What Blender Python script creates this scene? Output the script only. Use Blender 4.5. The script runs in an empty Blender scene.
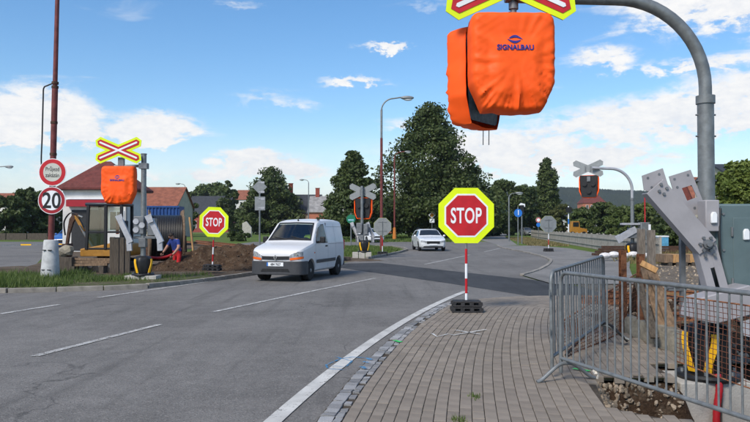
import bpy, bmesh, math, random
import numpy as np
from mathutils import Vector, Matrix, Euler, noise
from mathutils.geometry import tessellate_polygon

random.seed(7)
RNG = np.random.default_rng(11)
S = bpy.context.scene
C = S.collection
R = math.radians

# ------------------------------------------------------------------ camera
CAM_H = 1.6
FPX = 700.0                      # focal length in pixels of a 750 px wide picture
PITCH = math.atan(16.0 / FPX)    # horizon a little below the middle
cam_d = bpy.data.cameras.new('camera')
cam_d.sensor_width = 36.0
cam_d.lens = 36.0 * FPX / 750.0
cam_d.clip_start = 0.05
cam_d.clip_end = 9000
cam = bpy.data.objects.new('camera', cam_d)
C.objects.link(cam)
cam.location = (0, 0, CAM_H)
cam.rotation_euler = (math.pi / 2 + PITCH, 0, 0)
S.camera = cam
S.render.resolution_x, S.render.resolution_y = 1024, 576

# ------------------------------------------------------------------ sun, sky, exposure
SUN_EL, SUN_AZ = R(44), R(215)   # azimuth clockwise from +Y: behind the camera, to the left
sdir = Vector((math.cos(SUN_EL) * math.sin(SUN_AZ), math.cos(SUN_EL) * math.cos(SUN_AZ), math.sin(SUN_EL)))
sun_d = bpy.data.lights.new('sun', 'SUN')
sun_d.energy = 2.45
sun_d.angle = R(18)
sun_d.color = (1.0, 0.92, 0.80)
sun = bpy.data.objects.new('sun', sun_d)
C.objects.link(sun)
sun.rotation_euler = (-sdir).to_track_quat('-Z', 'Y').to_euler()
sun.location = (-20, -30, 40)

S.view_settings.view_transform = 'Standard'
S.view_settings.look = 'None'
S.view_settings.exposure = 0.6
S.view_settings.gamma = 1.0
S.view_settings.use_curve_mapping = False

world = bpy.data.worlds.new('World')
S.world = world
world.use_nodes = True
wt = world.node_tree
wt.nodes.clear()


class NB:
    """tiny node-graph helper"""
    def __init__(s, t): s.t = t
    def n(s, typ, **kw):
        nd = s.t.nodes.new(typ)
        for k, v in kw.items(): setattr(nd, k, v)
        return nd
    def l(s, a, b): s.t.links.new(a, b)
    def setin(s, sock, v):
        if hasattr(v, 'is_linked') or isinstance(v, bpy.types.NodeSocket): s.l(v, sock)
        else: sock.default_value = v
    def m(s, op, a, b=None, c=None, clamp=False):
        nd = s.n('ShaderNodeMath', operation=op); nd.use_clamp = clamp
        s.setin(nd.inputs[0], a)
        if b is not None: s.setin(nd.inputs[1], b)
        if c is not None: s.setin(nd.inputs[2], c)
        return nd.outputs[0]
    def mix(s, f, a, b, blend='MIX'):
        nd = s.n('ShaderNodeMix', data_type='RGBA', blend_type=blend)
        s.setin(nd.inputs[0], f)
        for i, v in ((6, a), (7, b)):
            if isinstance(v, (tuple, list)): nd.inputs[i].default_value = (*v[:3], 1)
            else: s.l(v, nd.inputs[i])
        return nd.outputs[2]
    def noise(s, vec, scale, detail=4, rough=.55, dist=0.0):
        nd = s.n('ShaderNodeTexNoise')
        nd.inputs['Scale'].default_value = scale
        nd.inputs['Detail'].default_value = detail
        nd.inputs['Roughness'].default_value = rough
        nd.inputs['Distortion'].default_value = dist
        if vec is not None: s.l(vec, nd.inputs['Vector'])
        return nd.outputs['Fac']
    def ramp(s, f, lo, hi, a=0.0, b=1.0, smooth=True):
        nd = s.n('ShaderNodeMapRange', interpolation_type='SMOOTHSTEP' if smooth else 'LINEAR')
        s.setin(nd.inputs[0], f)
        nd.inputs[1].default_value = lo; nd.inputs[2].default_value = hi
        nd.inputs[3].default_value = a; nd.inputs[4].default_value = b
        return nd.outputs[0]


def build_sky():
    b = NB(wt)
    out = b.n('ShaderNodeOutputWorld')
    sky = b.n('ShaderNodeTexSky', sky_type='NISHITA')
    sky.sun_disc = False
    sky.sun_elevation = SUN_EL
    sky.sun_rotation = SUN_AZ
    sky.air_density = 1.0
    sky.dust_density = 0.6
    sky.ozone_density = 2.2
    bg = b.n('ShaderNodeBackground'); bg.inputs[1].default_value = SKY_STRENGTH
    hs = b.n('ShaderNodeHueSaturation'); hs.inputs['Saturation'].default_value = 1.26
    b.l(sky.outputs[0], hs.inputs['Color'])
    b.l(hs.outputs[0], bg.inputs[0])
    tc = b.n('ShaderNodeTexCoord')
    nz = b.n('ShaderNodeVectorMath', operation='NORMALIZE'); b.l(tc.outputs['Generated'], nz.inputs[0])
    sp = b.n('ShaderNodeSeparateXYZ'); b.l(nz.outputs[0], sp.inputs[0])
    x, y, z = sp.outputs
    az = b.m('MULTIPLY', b.m('ARCTAN2', x, y), 180 / math.pi)
    el = b.m('MULTIPLY', b.m('ARCSINE', z), 180 / math.pi)
    # ragged edges: the sky coordinates are pushed about by noise, flattened as clouds are
    cv = b.n('ShaderNodeCombineXYZ'); b.l(az, cv.inputs[0]); b.l(b.m('MULTIPLY', el, 2.0), cv.inputs[1])
    vec = cv.outputs[0]
    n1 = b.noise(vec, .16, 7, .6)
    n2 = b.noise(vec, .5, 7, .62, .3)
    cv2 = b.n('ShaderNodeCombineXYZ'); b.l(b.m('MULTIPLY', az, .35), cv2.inputs[0]); b.l(b.m('MULTIPLY', el, 2.2), cv2.inputs[1]); cv2.inputs[2].default_value = 7
    n3 = b.noise(cv2.outputs[0], .22, 6, .6, .6)
    azw = b.m('ADD', az, b.m('MULTIPLY', b.m('SUBTRACT', n1, .5), 5.0))
    n4 = b.noise(vec, 1.5, 6, .65)
    elw = b.m('ADD', el, b.m('ADD', b.m('MULTIPLY', b.m('SUBTRACT', n2, .5), 2.6), b.m('MULTIPLY', b.m('SUBTRACT', n4, .5), 1.0)))
    # heaps of cumulus: azimuth, elevation, half sizes (degrees), weight
    heaps = [(-25.2, 8.7, 3.3, 1.7, 1.25), (-27.5, 7.2, 4.0, 1.5, 1.0), (-17.2, 7.9, 3.0, 1.1, 1.2), (-20, 6.9, 4.0, .8, .8), (-10.2, 5.7, 2.6, .85, 1.1), (-8.0, 4.6, 3.2, .7, .9), (-22, 4.3, 5, .8, .75), (-13.5, 4.0, 2.2, .6, .8),
             (-1.6, 11.8, 3.0, .55, .85), (1.2, 14.5, 2.0, .42, 1.0), (-8, 10.2, 4.5, 1.0, .42), (22, 8.3, 8.5, 1.7, 1.15), (9, 6.3, 5, 1.5, .95), (15, 5.2, 7, 1.2, .9),
             (27, 16.6, 6.5, 2.4, 1.2), (18.3, 13.0, 2.8, .8, .9), (24, 12.0, 5, .5, .6), (30, 9.5, 5, 2.2, 1.0), (12.0, 11.0, 3.0, .4, .45), (3, 8.5, 3, .6, .4), (5, 17.5, 5, .6, .35), (-11, 17.5, 3, .5, .35),
             (-40, 9, 6, 2.5, 1.2), (46, 12, 8, 3, 1.2), (-55, 7, 5, 2, 1.1), (60, 8, 7, 2.2, 1.1)]
    tot = None
    for a, e, rx, ry, w in heaps:
        dx = b.m('DIVIDE', b.m('SUBTRACT', azw, a), rx)
        dy = b.m('DIVIDE', b.m('SUBTRACT', elw, e), ry)
        d = b.m('ADD', b.m('MULTIPLY', dx, dx), b.m('MULTIPLY', dy, dy))
        g = b.m('MULTIPLY', b.m('POWER', math.e, b.m('MULTIPLY', d, -1.0)), w)
        tot = g if tot is None else b.m('ADD', tot, g)
    # everywhere else: scattered thin cloud
    thin = b.m('MULTIPLY', b.ramp(n3, .44, .80), b.ramp(el, 17, 34, .40, 1.25))
    veil = b.ramp(el, 0, 9, .85, 0.0)
    dens = b.m('ADD', b.m('MULTIPLY', tot, b.ramp(n2, .28, .62, .35, 1.15)), thin)
    dens = b.m('ADD', b.ramp(dens, .22, .74), b.m('MULTIPLY', veil, .75), clamp=True)
    dens = b.m('MULTIPLY', dens, .96)
    shade = b.ramp(b.m('ADD', b.m('ADD', b.m('MULTIPLY', n2, .5), b.m('MULTIPLY', n4, .35)), b.m('MULTIPLY', n1, .35)), .42, .74)
    ccol = b.mix(shade, (.80, .82, .86), (1.0, .98, .95))
    bg2 = b.n('ShaderNodeBackground'); bg2.inputs[1].default_value = CLOUD_STRENGTH
    b.l(ccol, bg2.inputs[0])
    ms = b.n('ShaderNodeMixShader')
    b.l(dens, ms.inputs[0]); b.l(bg.outputs[0], ms.inputs[1]); b.l(bg2.outputs[0], ms.inputs[2])
    b.l(ms.outputs[0], out.inputs[0])


SKY_STRENGTH, CLOUD_STRENGTH = 0.115, 0.70
build_sky()


# ------------------------------------------------------------------ where a picture point meets the ground
def G(px, py, z=0.0):
    u, v = (px - 375.0) / FPX, (211.0 - py) / FPX
    c, s = math.cos(PITCH), math.sin(PITCH)
    dy, dz = c - v * s, s + v * c
    t = (z - CAM_H) / dz
    return Vector((u * t, dy * t, z))


def P(px, py, Y):
    u, v = (px - 375.0) / FPX, (211.0 - py) / FPX
    c, s = math.cos(PITCH), math.sin(PITCH)
    dy, dz = c - v * s, s + v * c
    t = Y / dy
    return Vector((u * t, Y, CAM_H + dz * t))


# ------------------------------------------------------------------ materials
MATS = {}


def mat(name, col, rough=.6, metal=0.0, var=.12, scale=6.0, bump=0.0, bscale=60.0, col2=None, worldpos=False,
        spec=.4, island=0.0, dirt=0.0, coat=0.0, stretch=None, detail=5):
    if name in MATS: return MATS[name]
    m = bpy.data.materials.new(name); m.use_nodes = True
    t = m.node_tree; t.nodes.clear(); b = NB(t)
    out = b.n('ShaderNodeOutputMaterial'); p = b.n('ShaderNodeBsdfPrincipled')
    b.l(p.outputs[0], out.inputs[0])
    if worldpos: vec = b.n('ShaderNodeNewGeometry').outputs['Position']
    else: vec = b.n('ShaderNodeTexCoord').outputs['Object']
    if stretch:
        mp = b.n('ShaderNodeMapping'); mp.inputs['Scale'].default_value = stretch; b.l(vec, mp.inputs[0]); vec = mp.outputs[0]
    f = b.noise(vec, scale, detail, .6)
    f = b.ramp(f, .3, .7)
    lo = tuple(c * (1 - var) for c in col); hi = tuple(min(1, c * (1 + var)) for c in (col2 or col))
    c = b.mix(f, lo, hi)
    if island:
        gi = b.n('ShaderNodeNewGeometry').outputs['Random Per Island']
        oi = b.n('ShaderNodeObjectInfo').outputs['Random']
        r = b.m('FRACT', b.m('ADD', gi, b.m('MULTIPLY', oi, 3.7)))
        sc = b.ramp(r, 0, 1, 1 - island, 1 + island, smooth=False)
        vm = b.n('ShaderNodeVectorMath', operation='SCALE'); b.l(c, vm.inputs[0]); b.l(sc, vm.inputs['Scale']); c = vm.outputs[0]
    if dirt:
        d = b.noise(vec, scale * .37 + .7, 6, .65)
        c = b.mix(b.ramp(d, .5, .78, 0, dirt), c, (.07, .055, .04))
    b.l(c, p.inputs['Base Color'])
    rf = b.ramp(b.noise(vec, scale * 2.3, 3), .25, .75, max(.02, rough - .08), min(1, rough + .08))
    b.l(rf, p.inputs['Roughness'])
    p.inputs['Metallic'].default_value = metal
    p.inputs['Specular IOR Level'].default_value = spec
    if coat: p.inputs['Coat Weight'].default_value = coat; p.inputs['Coat Roughness'].default_value = .08
    if bump:
        bn = b.n('ShaderNodeBump'); bn.inputs['Strength'].default_value = min(1, bump * 2); bn.inputs['Distance'].default_value = .02
        b.l(b.noise(vec, bscale, 4), bn.inputs['Height']); b.l(bn.outputs[0], p.inputs['Normal'])
    MATS[name] = m
    return m


def asphalt(name, base, speck, patch, tint=(1, .98, .95), crack=.5):
    m = bpy.data.materials.new(name); m.use_nodes = True
    t = m.node_tree; t.nodes.clear(); b = NB(t)
    out = b.n('ShaderNodeOutputMaterial'); p = b.n('ShaderNodeBsdfPrincipled'); b.l(p.outputs[0], out.inputs[0])
    vec = b.n('ShaderNodeNewGeometry').outputs['Position']
    big = b.noise(vec, .35, 6, .62, .4)
    mid = b.noise(vec, 3.5, 5, .6)
    fine = b.noise(vec, 55, 3, .7)
    vor = b.n('ShaderNodeTexVoronoi'); vor.inputs['Scale'].default_value = 75; b.l(vec, vor.inputs['Vector'])
    k = b.m('ADD', b.m('MULTIPLY', b.ramp(big, .3, .7), patch), b.m('MULTIPLY', b.ramp(mid, .3, .7), patch * .55))
    k = b.m('ADD', k, b.m('MULTIPLY', b.ramp(fine, .3, .72), speck))
    lo = tuple(base * (1 - .38) * c for c in tint); hi = tuple(base * 1.5 * c for c in tint)
    c = b.mix(b.m('MULTIPLY', k, 1 / (patch * 1.55 + speck)), lo, hi)
    sep = b.n('ShaderNodeSeparateColor'); b.l(vor.outputs['Color'], sep.inputs[0])
    c = b.mix(b.ramp(sep.outputs[0], .78, 1.0, 0, .5), c, tuple(base * 2.1 * q for q in tint))
    c = b.mix(b.ramp(sep.outputs[1], .82, 1.0, 0, .55), c, tuple(base * .4 * q for q in tint))
    # sealed cracks and stains
    wv = b.n('ShaderNodeVectorMath', operation='ADD'); b.l(vec, wv.inputs[0])
    nn = b.n('ShaderNodeTexNoise'); nn.inputs['Scale'].default_value = 1.2; nn.inputs['Detail'].default_value = 4; b.l(vec, nn.inputs['Vector']); b.l(nn.outputs['Color'], wv.inputs[1])
    v2 = b.n('ShaderNodeTexVoronoi', feature='DISTANCE_TO_EDGE'); v2.inputs['Scale'].default_value = .28; b.l(wv.outputs[0], v2.inputs['Vector'])
    cr = b.m('MULTIPLY', b.ramp(v2.outputs['Distance'], .0, .006, 1, 0), b.ramp(b.noise(vec, .5, 3), .44, .58))
    c = b.mix(b.m('MULTIPLY', cr, crack), c, (.03, .03, .03))
    sv = b.n('ShaderNodeMapping'); sv.inputs['Rotation'].default_value = (0, 0, R(16)); sv.inputs['Scale'].default_value = (2.2, .12, 1); b.l(vec, sv.inputs[0])
    st = b.noise(sv.outputs[0], 1.3, 5, .6)
    c = b.mix(b.ramp(st, .52, .72, 0, .45), c, tuple(base * .5 * q for q in tint))
    c = b.mix(b.ramp(st, .26, .44, .30, 0), c, tuple(base * 1.6 * q for q in tint))
    b.l(c, p.inputs['Base Color'])
    p.inputs['Roughness'].default_value = .88
    p.inputs['Specular IOR Level'].default_value = .25
    bn = b.n('ShaderNodeBump'); bn.inputs['Strength'].default_value = .5; bn.inputs['Distance'].default_value = .008
    b.l(b.m('ADD', fine, b.m('MULTIPLY', vor.outputs['Distance'], .8)), bn.inputs['Height']); b.l(bn.outputs[0], p.inputs['Normal'])
    MATS[name] = m
    return m


def groundmat(name, stops, scale, bump=.6, fine=14):
    """patchy ground: stops = colours laid over each other by noise of different sizes"""
    m = bpy.data.materials.new(name); m.use_nodes = True
    t = m.node_tree; t.nodes.clear(); b = NB(t)
    out = b.n('ShaderNodeOutputMaterial'); p = b.n('ShaderNodeBsdfPrincipled'); b.l(p.outputs[0], out.inputs[0])
    vec = b.n('ShaderNodeNewGeometry').outputs['Position']
    c = b.mix(b.ramp(b.noise(vec, scale, 6, .65), .3, .7), stops[0], stops[1])
    for i, s in enumerate(stops[2:]):
        c = b.mix(b.ramp(b.noise(vec, scale * (2.7 + 3.1 * i), 7, .7, .3), .5, .66), c, s)
    fn = b.noise(vec, fine * 3, 5, .75)
    vm = b.n('ShaderNodeVectorMath', operation='SCALE'); b.l(c, vm.inputs[0]); b.l(b.ramp(fn, .25, .75, .55, 1.45), vm.inputs['Scale'])
    b.l(vm.outputs[0], p.inputs['Base Color'])
    p.inputs['Roughness'].default_value = .95
    p.inputs['Specular IOR Level'].default_value = .15
    bn = b.n('ShaderNodeBump'); bn.inputs['Strength'].default_value = bump; bn.inputs['Distance'].default_value = .05
    b.l(b.m('ADD', b.noise(vec, fine, 6, .7), fn), bn.inputs['Height']); b.l(bn.outputs[0], p.inputs['Normal'])
    MATS[name] = m
    return m


def paintmat(name, col, wear=.5, scale=9):
    """road paint worn through to nothing in places"""
    m = bpy.data.materials.new(name); m.use_nodes = True
    t = m.node_tree; t.nodes.clear(); b = NB(t)
    out = b.n('ShaderNodeOutputMaterial'); p = b.n('ShaderNodeBsdfPrincipled'); tr = b.n('ShaderNodeBsdfTransparent'); ms = b.n('ShaderNodeMixShader')
    vec = b.n('ShaderNodeNewGeometry').outputs['Position']
    f = b.noise(vec, scale, 8, .75)
    g = b.noise(vec, 60, 3, .7)
    k = b.m('ADD', b.m('MULTIPLY', f, .65), b.m('MULTIPLY', g, .35))
    b.l(b.ramp(k, wear - .09, wear + .05), ms.inputs[0])
    b.l(tr.outputs[0], ms.inputs[1]); b.l(p.outputs[0], ms.inputs[2]); b.l(ms.outputs[0], out.inputs[0])
    b.l(b.mix(b.ramp(b.noise(vec, 2.5, 5), .3, .7), tuple(c * .72 for c in col), col), p.inputs['Base Color'])
    p.inputs['Roughness'].default_value = .8
    MATS[name] = m
    return m


def leafmat(name, c1, c2, scale=.5):
    m = bpy.data.materials.new(name); m.use_nodes = True
    t = m.node_tree; t.nodes.clear(); b = NB(t)
    out = b.n('ShaderNodeOutputMaterial'); p = b.n('ShaderNodeBsdfPrincipled'); tl = b.n('ShaderNodeBsdfTranslucent'); ms = b.n('ShaderNodeMixShader')
    vec = b.n('ShaderNodeNewGeometry').outputs['Position']
    r = b.n('ShaderNodeNewGeometry').outputs['Random Per Island']
    f = b.m('ADD', b.m('MULTIPLY', b.ramp(b.noise(vec, scale, 4), .3, .7), .6), b.m('MULTIPLY', r, .4))
    c = b.mix(f, c1, c2)
    b.l(c, p.inputs['Base Color']); b.l(c, tl.inputs['Color'])
    p.inputs['Roughness'].default_value = .55; p.inputs['Specular IOR Level'].default_value = .3
    ms.inputs[0].default_value = .22
    b.l(p.outputs[0], ms.inputs[1]); b.l(tl.outputs[0], ms.inputs[2]); b.l(ms.outputs[0], out.inputs[0])
    MATS[name] = m
    return m


def glassmat(name, tint, mixf=.35):
    m = bpy.data.materials.new(name); m.use_nodes = True
    t = m.node_tree; t.nodes.clear(); b = NB(t)
    out = b.n('ShaderNodeOutputMaterial'); tr = b.n('ShaderNodeBsdfTransparent'); gl = b.n('ShaderNodeBsdfGlossy'); ms = b.n('ShaderNodeMixShader')
    tr.inputs[0].default_value = (*tint, 1); gl.inputs['Roughness'].default_value = .03
    fr = b.n('ShaderNodeFresnel'); fr.inputs[0].default_value = 1.5
    b.l(b.m('ADD', b.m('MULTIPLY', fr.outputs[0], .9), mixf * .3, clamp=True), ms.inputs[0])
    b.l(tr.outputs[0], ms.inputs[1]); b.l(gl.outputs[0], ms.inputs[2]); b.l(ms.outputs[0], out.inputs[0])
    MATS[name] = m
    return m


# ------------------------------------------------------------------ mesh building
class MB:
    def __init__(s): s.v = []; s.f = []; s.mi = []
    def add(s, vs, fs, M=None, mi=0):
        o = len(s.v)
        for p in vs:
            p = Vector(p)
            s.v.append(tuple(M @ p) if M is not None else tuple(p))
        for f in fs: s.f.append(tuple(i + o for i in f)); s.mi.append(mi)
        return s
    def box(s, c, d, rot=None, mi=0, taper=1.0):
        x, y, z = (q / 2 for q in d)
        vs = [(-x, -y, -z), (x, -y, -z), (x, y, -z), (-x, y, -z), (-x * taper, -y * taper, z), (x * taper, -y * taper, z), (x * taper, y * taper, z), (-x * taper, y * taper, z)]
        M = Matrix.Translation(Vector(c))
        if rot is not None: M = M @ (rot if isinstance(rot, Matrix) else Euler(rot).to_matrix().to_4x4())
        return s.add(vs, [(0, 3, 2, 1), (4, 5, 6, 7), (0, 1, 5, 4), (1, 2, 6, 5), (2, 3, 7, 6), (3, 0, 4, 7)], M, mi)
    def beam(s, p0, p1, w, h, up=(0, 0, 1), mi=0):
        p0, p1 = Vector(p0), Vector(p1); d = (p1 - p0); L = d.length; d.normalize(); up = Vector(up)
        if abs(d.dot(up)) > .98: up = Vector((0, 1, 0)) if abs(d.y) < .9 else Vector((1, 0, 0))
        x = d.cross(up).normalized(); u = x.cross(d)
        M = Matrix((x, d, u)).transposed().to_4x4(); M.translation = (p0 + p1) / 2
        return s.box((0, 0, 0), (w, L, h), None, mi) if False else s.add(
            [(-w/2, -L/2, -h/2), (w/2, -L/2, -h/2), (w/2, L/2, -h/2), (-w/2, L/2, -h/2), (-w/2, -L/2, h/2), (w/2, -L/2, h/2), (w/2, L/2, h/2), (-w/2, L/2, h/2)],
            [(0, 3, 2, 1), (4, 5, 6, 7), (0, 1, 5, 4), (1, 2, 6, 5), (2, 3, 7, 6), (3, 0, 4, 7)], M, mi)
    def tube(s, path, r, n=10, cap=True, mi=0, closed=False):
        pts = [Vector(p) for p in path]; N = len(pts)
        rs = r if isinstance(r, (list, tuple)) else [r] * N
        o = len(s.v); prev = None
        for i, p in enumerate(pts):
            if closed: d = pts[(i + 1) % N] - pts[i - 1]
            else: d = pts[min(i + 1, N - 1)] - pts[max(i - 1, 0)]
            d.normalize()
            if prev is None:
                a = Vector((0, 0, 1)) if abs(d.z) < .9 else Vector((1, 0, 0))
                u = d.cross(a).normalized()
            else:
                u = (prev - d * prev.dot(d)).normalized()
            prev = u; w = d.cross(u)
            for k in range(n):
                t = 2 * math.pi * k / n
                s.v.append(tuple(p + (u * math.cos(t) + w * math.sin(t)) * rs[i]))
        for i in range(N if closed else N - 1):
            j = (i + 1) % N
            for k in range(n):
                k2 = (k + 1) % n
                s.f.append((o + i * n + k, o + i * n + k2, o + j * n + k2, o + j * n + k)); s.mi.append(mi)
        if cap and not closed:
            s.f.append(tuple(o + k for k in range(n))[::-1]); s.mi.append(mi)
            s.f.append(tuple(o + (N - 1) * n + k for k in range(n))); s.mi.append(mi)
        return s
    def cyl(s, p0, p1, r0, r1=None, n=14, mi=0):
        return s.tube([p0, p1], [r0, r0 if r1 is None else r1], n, True, mi)
    def prism(s, pts, ext, mi=0):
        pts = [Vector(p) for p in pts]; e = Vector(ext); n = len(pts)
        tris = [tuple(t) for t in tessellate_polygon([pts])]
        fs = list(tris) + [tuple(i + n for i in t)[::-1] for t in tris] + [(i, i + n, (i + 1) % n + n, (i + 1) % n) for i in range(n)]
        return s.add(pts + [p + e for p in pts], fs, None, mi)
    def lathe(s, prof, n=20, c=(0, 0, 0), mi=0):
        o = len(s.v); c = Vector(c)
        for r, z in prof:
            for k in range(n):
                t = 2 * math.pi * k / n
                s.v.append((c.x + r * math.cos(t), c.y + r * math.sin(t), c.z + z))
        for i in range(len(prof) - 1):
            for k in range(n):
                k2 = (k + 1) % n
                s.f.append((o + i * n + k, o + i * n + k2, o + (i + 1) * n + k2, o + (i + 1) * n + k)); s.mi.append(mi)
        s.f.append(tuple(o + k for k in range(n))[::-1]); s.mi.append(mi)
        s.f.append(tuple(o + (len(prof) - 1) * n + k for k in range(n))); s.mi.append(mi)
        return s
    def disc(s, c, r, y0, y1, n=32, mi=0):
        """disc facing -Y"""
        return s.tube([(c[0], y0, c[1]), (c[0], y1, c[1])], r, n, True, mi)
    def ball(s, c, r, n=10, sc=(1, 1, 1), mi=0):
        o = len(s.v); c = Vector(c); m = n // 2 + 1
        for i in range(m + 1):
            ph = math.pi * i / m
            for k in range(n):
                t = 2 * math.pi * k / n
                s.v.append((c.x + r * sc[0] * math.sin(ph) * math.cos(t), c.y + r * sc[1] * math.sin(ph) * math.sin(t), c.z + r * sc[2] * math.cos(ph)))
        for i in range(m):
            for k in range(n):
                k2 = (k + 1) % n
                s.f.append((o + i * n + k, o + (i + 1) * n + k, o + (i + 1) * n + k2, o + i * n + k2)); s.mi.append(mi)
        return s
    def mesh(s, name, mats, smooth=35, fix=True):
        me = bpy.data.meshes.new(name)
        me.from_pydata(s.v, [], s.f)
        for m in (mats if isinstance(mats, (list, tuple)) else [mats]): me.materials.append(m)
        if any(s.mi): me.polygons.foreach_set('material_index', s.mi)
        if fix:
            bm = bmesh.new(); bm.from_mesh(me)
            bmesh.ops.recalc_face_normals(bm, faces=bm.faces); bm.to_mesh(me); bm.free()
        if smooth:
            me.polygons.foreach_set('use_smooth', [True] * len(me.polygons))
            me.set_sharp_from_angle(angle=R(smooth))
        me.update()
        return me
    def build(s, name, mats, parent=None, smooth=35, bevel=0, fix=True):
        o = bpy.data.objects.new(name, s.mesh(name, mats, smooth, fix))
        C.objects.link(o)
        if parent is not None: o.parent = parent
        if bevel:
            bv = o.modifiers.new('bevel', 'BEVEL'); bv.width = bevel; bv.segments = 2; bv.limit_method = 'ANGLE'; bv.angle_limit = R(40)
        return o


def tag(o, label, cat=None, group=None):
    o['label'] = label
    if cat: o['category'] = cat
    if group: o['group'] = group
    return o


def thing(name, label, cat, loc=(0, 0, 0), rotz=0.0, group=None):
    o = bpy.data.objects.new(name, None); o.empty_display_size = .2
    C.objects.link(o); o.location = loc; o.rotation_euler = (0, 0, rotz)
    return tag(o, label, cat, group)


def struct(o, kind='structure', label=None):
    o['kind'] = kind
    if label: o['label'] = label
    return o


def copy_tree(o, parent=None):
    c = o.copy(); C.objects.link(c); c.parent = parent
    for ch in list(o.children): copy_tree(ch, c)
    return c


def text_data(body, size, bold=0.0, xs=1.0, align='CENTER', spacing=1.0):
    """flat letters as (verts2d, faces), centred"""
    cu = bpy.data.curves.new('lettering', 'FONT'); cu.body = body; cu.size = size; cu.align_x = align; cu.align_y = 'CENTER'
    cu.offset = bold; cu.space_character = spacing; cu.resolution_u = 4; cu.fill_mode = 'FRONT'
    ob = bpy.data.objects.new('lettering', cu); C.objects.link(ob)
    dg = bpy.context.evaluated_depsgraph_get(); dg.update()
    me = ob.evaluated_get(dg).to_mesh()
    v = [(p.co.x * xs, p.co.y) for p in me.vertices]; f = [tuple(p.vertices) for p in me.polygons]
    ob.evaluated_get(dg).to_mesh_clear()
    bpy.data.objects.remove(ob); bpy.data.curves.remove(cu)
    xm = (min(p[0] for p in v) + max(p[0] for p in v)) / 2; ym = (min(p[1] for p in v) + max(p[1] for p in v)) / 2
    return [(a - xm, c - ym) for a, c in v], f


def text_obj(body, size, loc, m, parent, bold=0.0, xs=1.0, spacing=1.0, name='lettering'):
    v, f = text_data(body, size, bold, xs, spacing=spacing)
    mb = MB(); mb.add([(loc[0] + a, loc[1], loc[2] + c) for a, c in v], f)
    return mb.build(name, m, parent, smooth=0, fix=False)


def sheet(name, pts, z, m, kind='structure', holes=(), label=None, parent=None):
    outer = [Vector((p[0], p[1], z)) for p in pts]
    hs = [[Vector((p[0], p[1], z)) for p in h] for h in holes]
    allp = outer + [p for h in hs for p in h]
    tri = tessellate_polygon([outer] + hs)
    me = bpy.data.meshes.new(name); me.from_pydata([tuple(p) for p in allp], [], [tuple(t) for t in tri])
    bm = bmesh.new(); bm.from_mesh(me)
    for f in bm.faces:
        f.normal_update()
        if f.normal.z < 0: f.normal_flip()
    bm.to_mesh(me); bm.free()
    me.materials.append(m)
    o = bpy.data.objects.new(name, me); C.objects.link(o)
    if parent is not None: o.parent = parent
    else: struct(o, kind, label)
    return o


def catmull(pts, n=8):
    pts = [Vector((*p, 0)) if len(p) == 2 else Vector(p) for p in pts]; out = []
    for i in range(len(pts) - 1):
        p0, p1, p2, p3 = pts[max(i - 1, 0)], pts[i], pts[i + 1], pts[min(i + 2, len(pts) - 1)]
        for k in range(n):
            t = k / n
            out.append(.5 * ((2 * p1) + (p2 - p0) * t + (2 * p0 - 5 * p1 + 4 * p2 - p3) * t * t + (3 * p1 - p0 - 3 * p2 + p3) * t ** 3))
    out.append(pts[-1])
    return out


def ribbon(name, path, w, z, m, parent=None, kind='structure'):
    pts = [Vector((p[0], p[1], z)) for p in path]; mb = MB(); vs = []
    for i, p in enumerate(pts):
        d = pts[min(i + 1, len(pts) - 1)] - pts[max(i - 1, 0)]; d.normalize(); nrm = Vector((-d.y, d.x, 0))
        vs += [p + nrm * w / 2, p - nrm * w / 2]
    mb.add(vs, [(2 * i, 2 * i + 1, 2 * i + 3, 2 * i + 2) for i in range(len(pts) - 1)])
    o = mb.build(name, m, parent, smooth=0)
    if parent is None: struct(o, kind)
    return o


def inside(p, poly):
    x, y = p[0], p[1]; c = False; n = len(poly); j = n - 1
    for i in range(n):
        xi, yi = poly[i]; xj, yj = poly[j]
        if (yi > y) != (yj > y) and x < (xj - xi) * (y - yi) / (yj - yi) + xi: c = not c
        j = i
    return c


def edge_dist(p, poly):
    P2 = Vector((p[0], p[1])); best = 1e9
    for i in range(len(poly)):
        a = Vector(poly[i]); b = Vector(poly[(i + 1) % len(poly)]); d = b - a
        t = max(0, min(1, (P2 - a).dot(d) / d.length_squared)); best = min(best, (P2 - a - d * t).length)
    return best


def fbm(x, y, z=0, o=4): return noise.fractal(Vector((x, y, z)), 1.0, 2.0, o)
# ------------------------------------------------------------------ shared materials
A_ROAD = asphalt('asphalt', .152, .5, .6, tint=(1.0, .95, .885))
A_NEW = asphalt('new_asphalt', .05, .4, .5, tint=(.97, 1, 1.05), crack=.1)
A_WALK = asphalt('walk_asphalt', .19, .45, .5, tint=(1, .96, .9))
M_GRASS = groundmat('grass_ground', [(.065, .115, .02), (.12, .175, .036), (.15, .16, .05)], .35)
M_DIRT = groundmat('dirt_ground', [(.105, .075, .05), (.17, .128, .09), (.22, .185, .145), (.075, .055, .038)], .7, .9, 9)
M_SOIL = groundmat('dug_soil', [(.062, .037, .022), (.105, .066, .04), (.14, .1, .066)], 1.6, 1.0, 8)
M_GRAVEL = groundmat('gravel_ground', [(.20, .16, .12), (.27, .225, .175), (.12, .09, .065), (.32, .28, .23)], .9, 1.0, 16)
M_BED = groundmat('joint_sand', [(.06, .05, .04), (.095, .08, .063)], 6, .4, 30)
M_PAVER = mat('paver', (.232, .20, .165), .9, var=.12, scale=5, bump=.12, bscale=160, island=.10, spec=.2, dirt=.12)
M_SETT = mat('granite_sett', (.23, .245, .26), .8, var=.22, scale=18, bump=.2, bscale=90, island=.35, col2=(.32, .31, .30))
M_KERB = mat('kerb_stone', (.25, .23, .20), .9, var=.25, scale=5, bump=.2, bscale=70, island=.14, dirt=.4)
M_WHITE_PAINT = paintmat('white_road_paint', (.60, .59, .55), .425)
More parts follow.
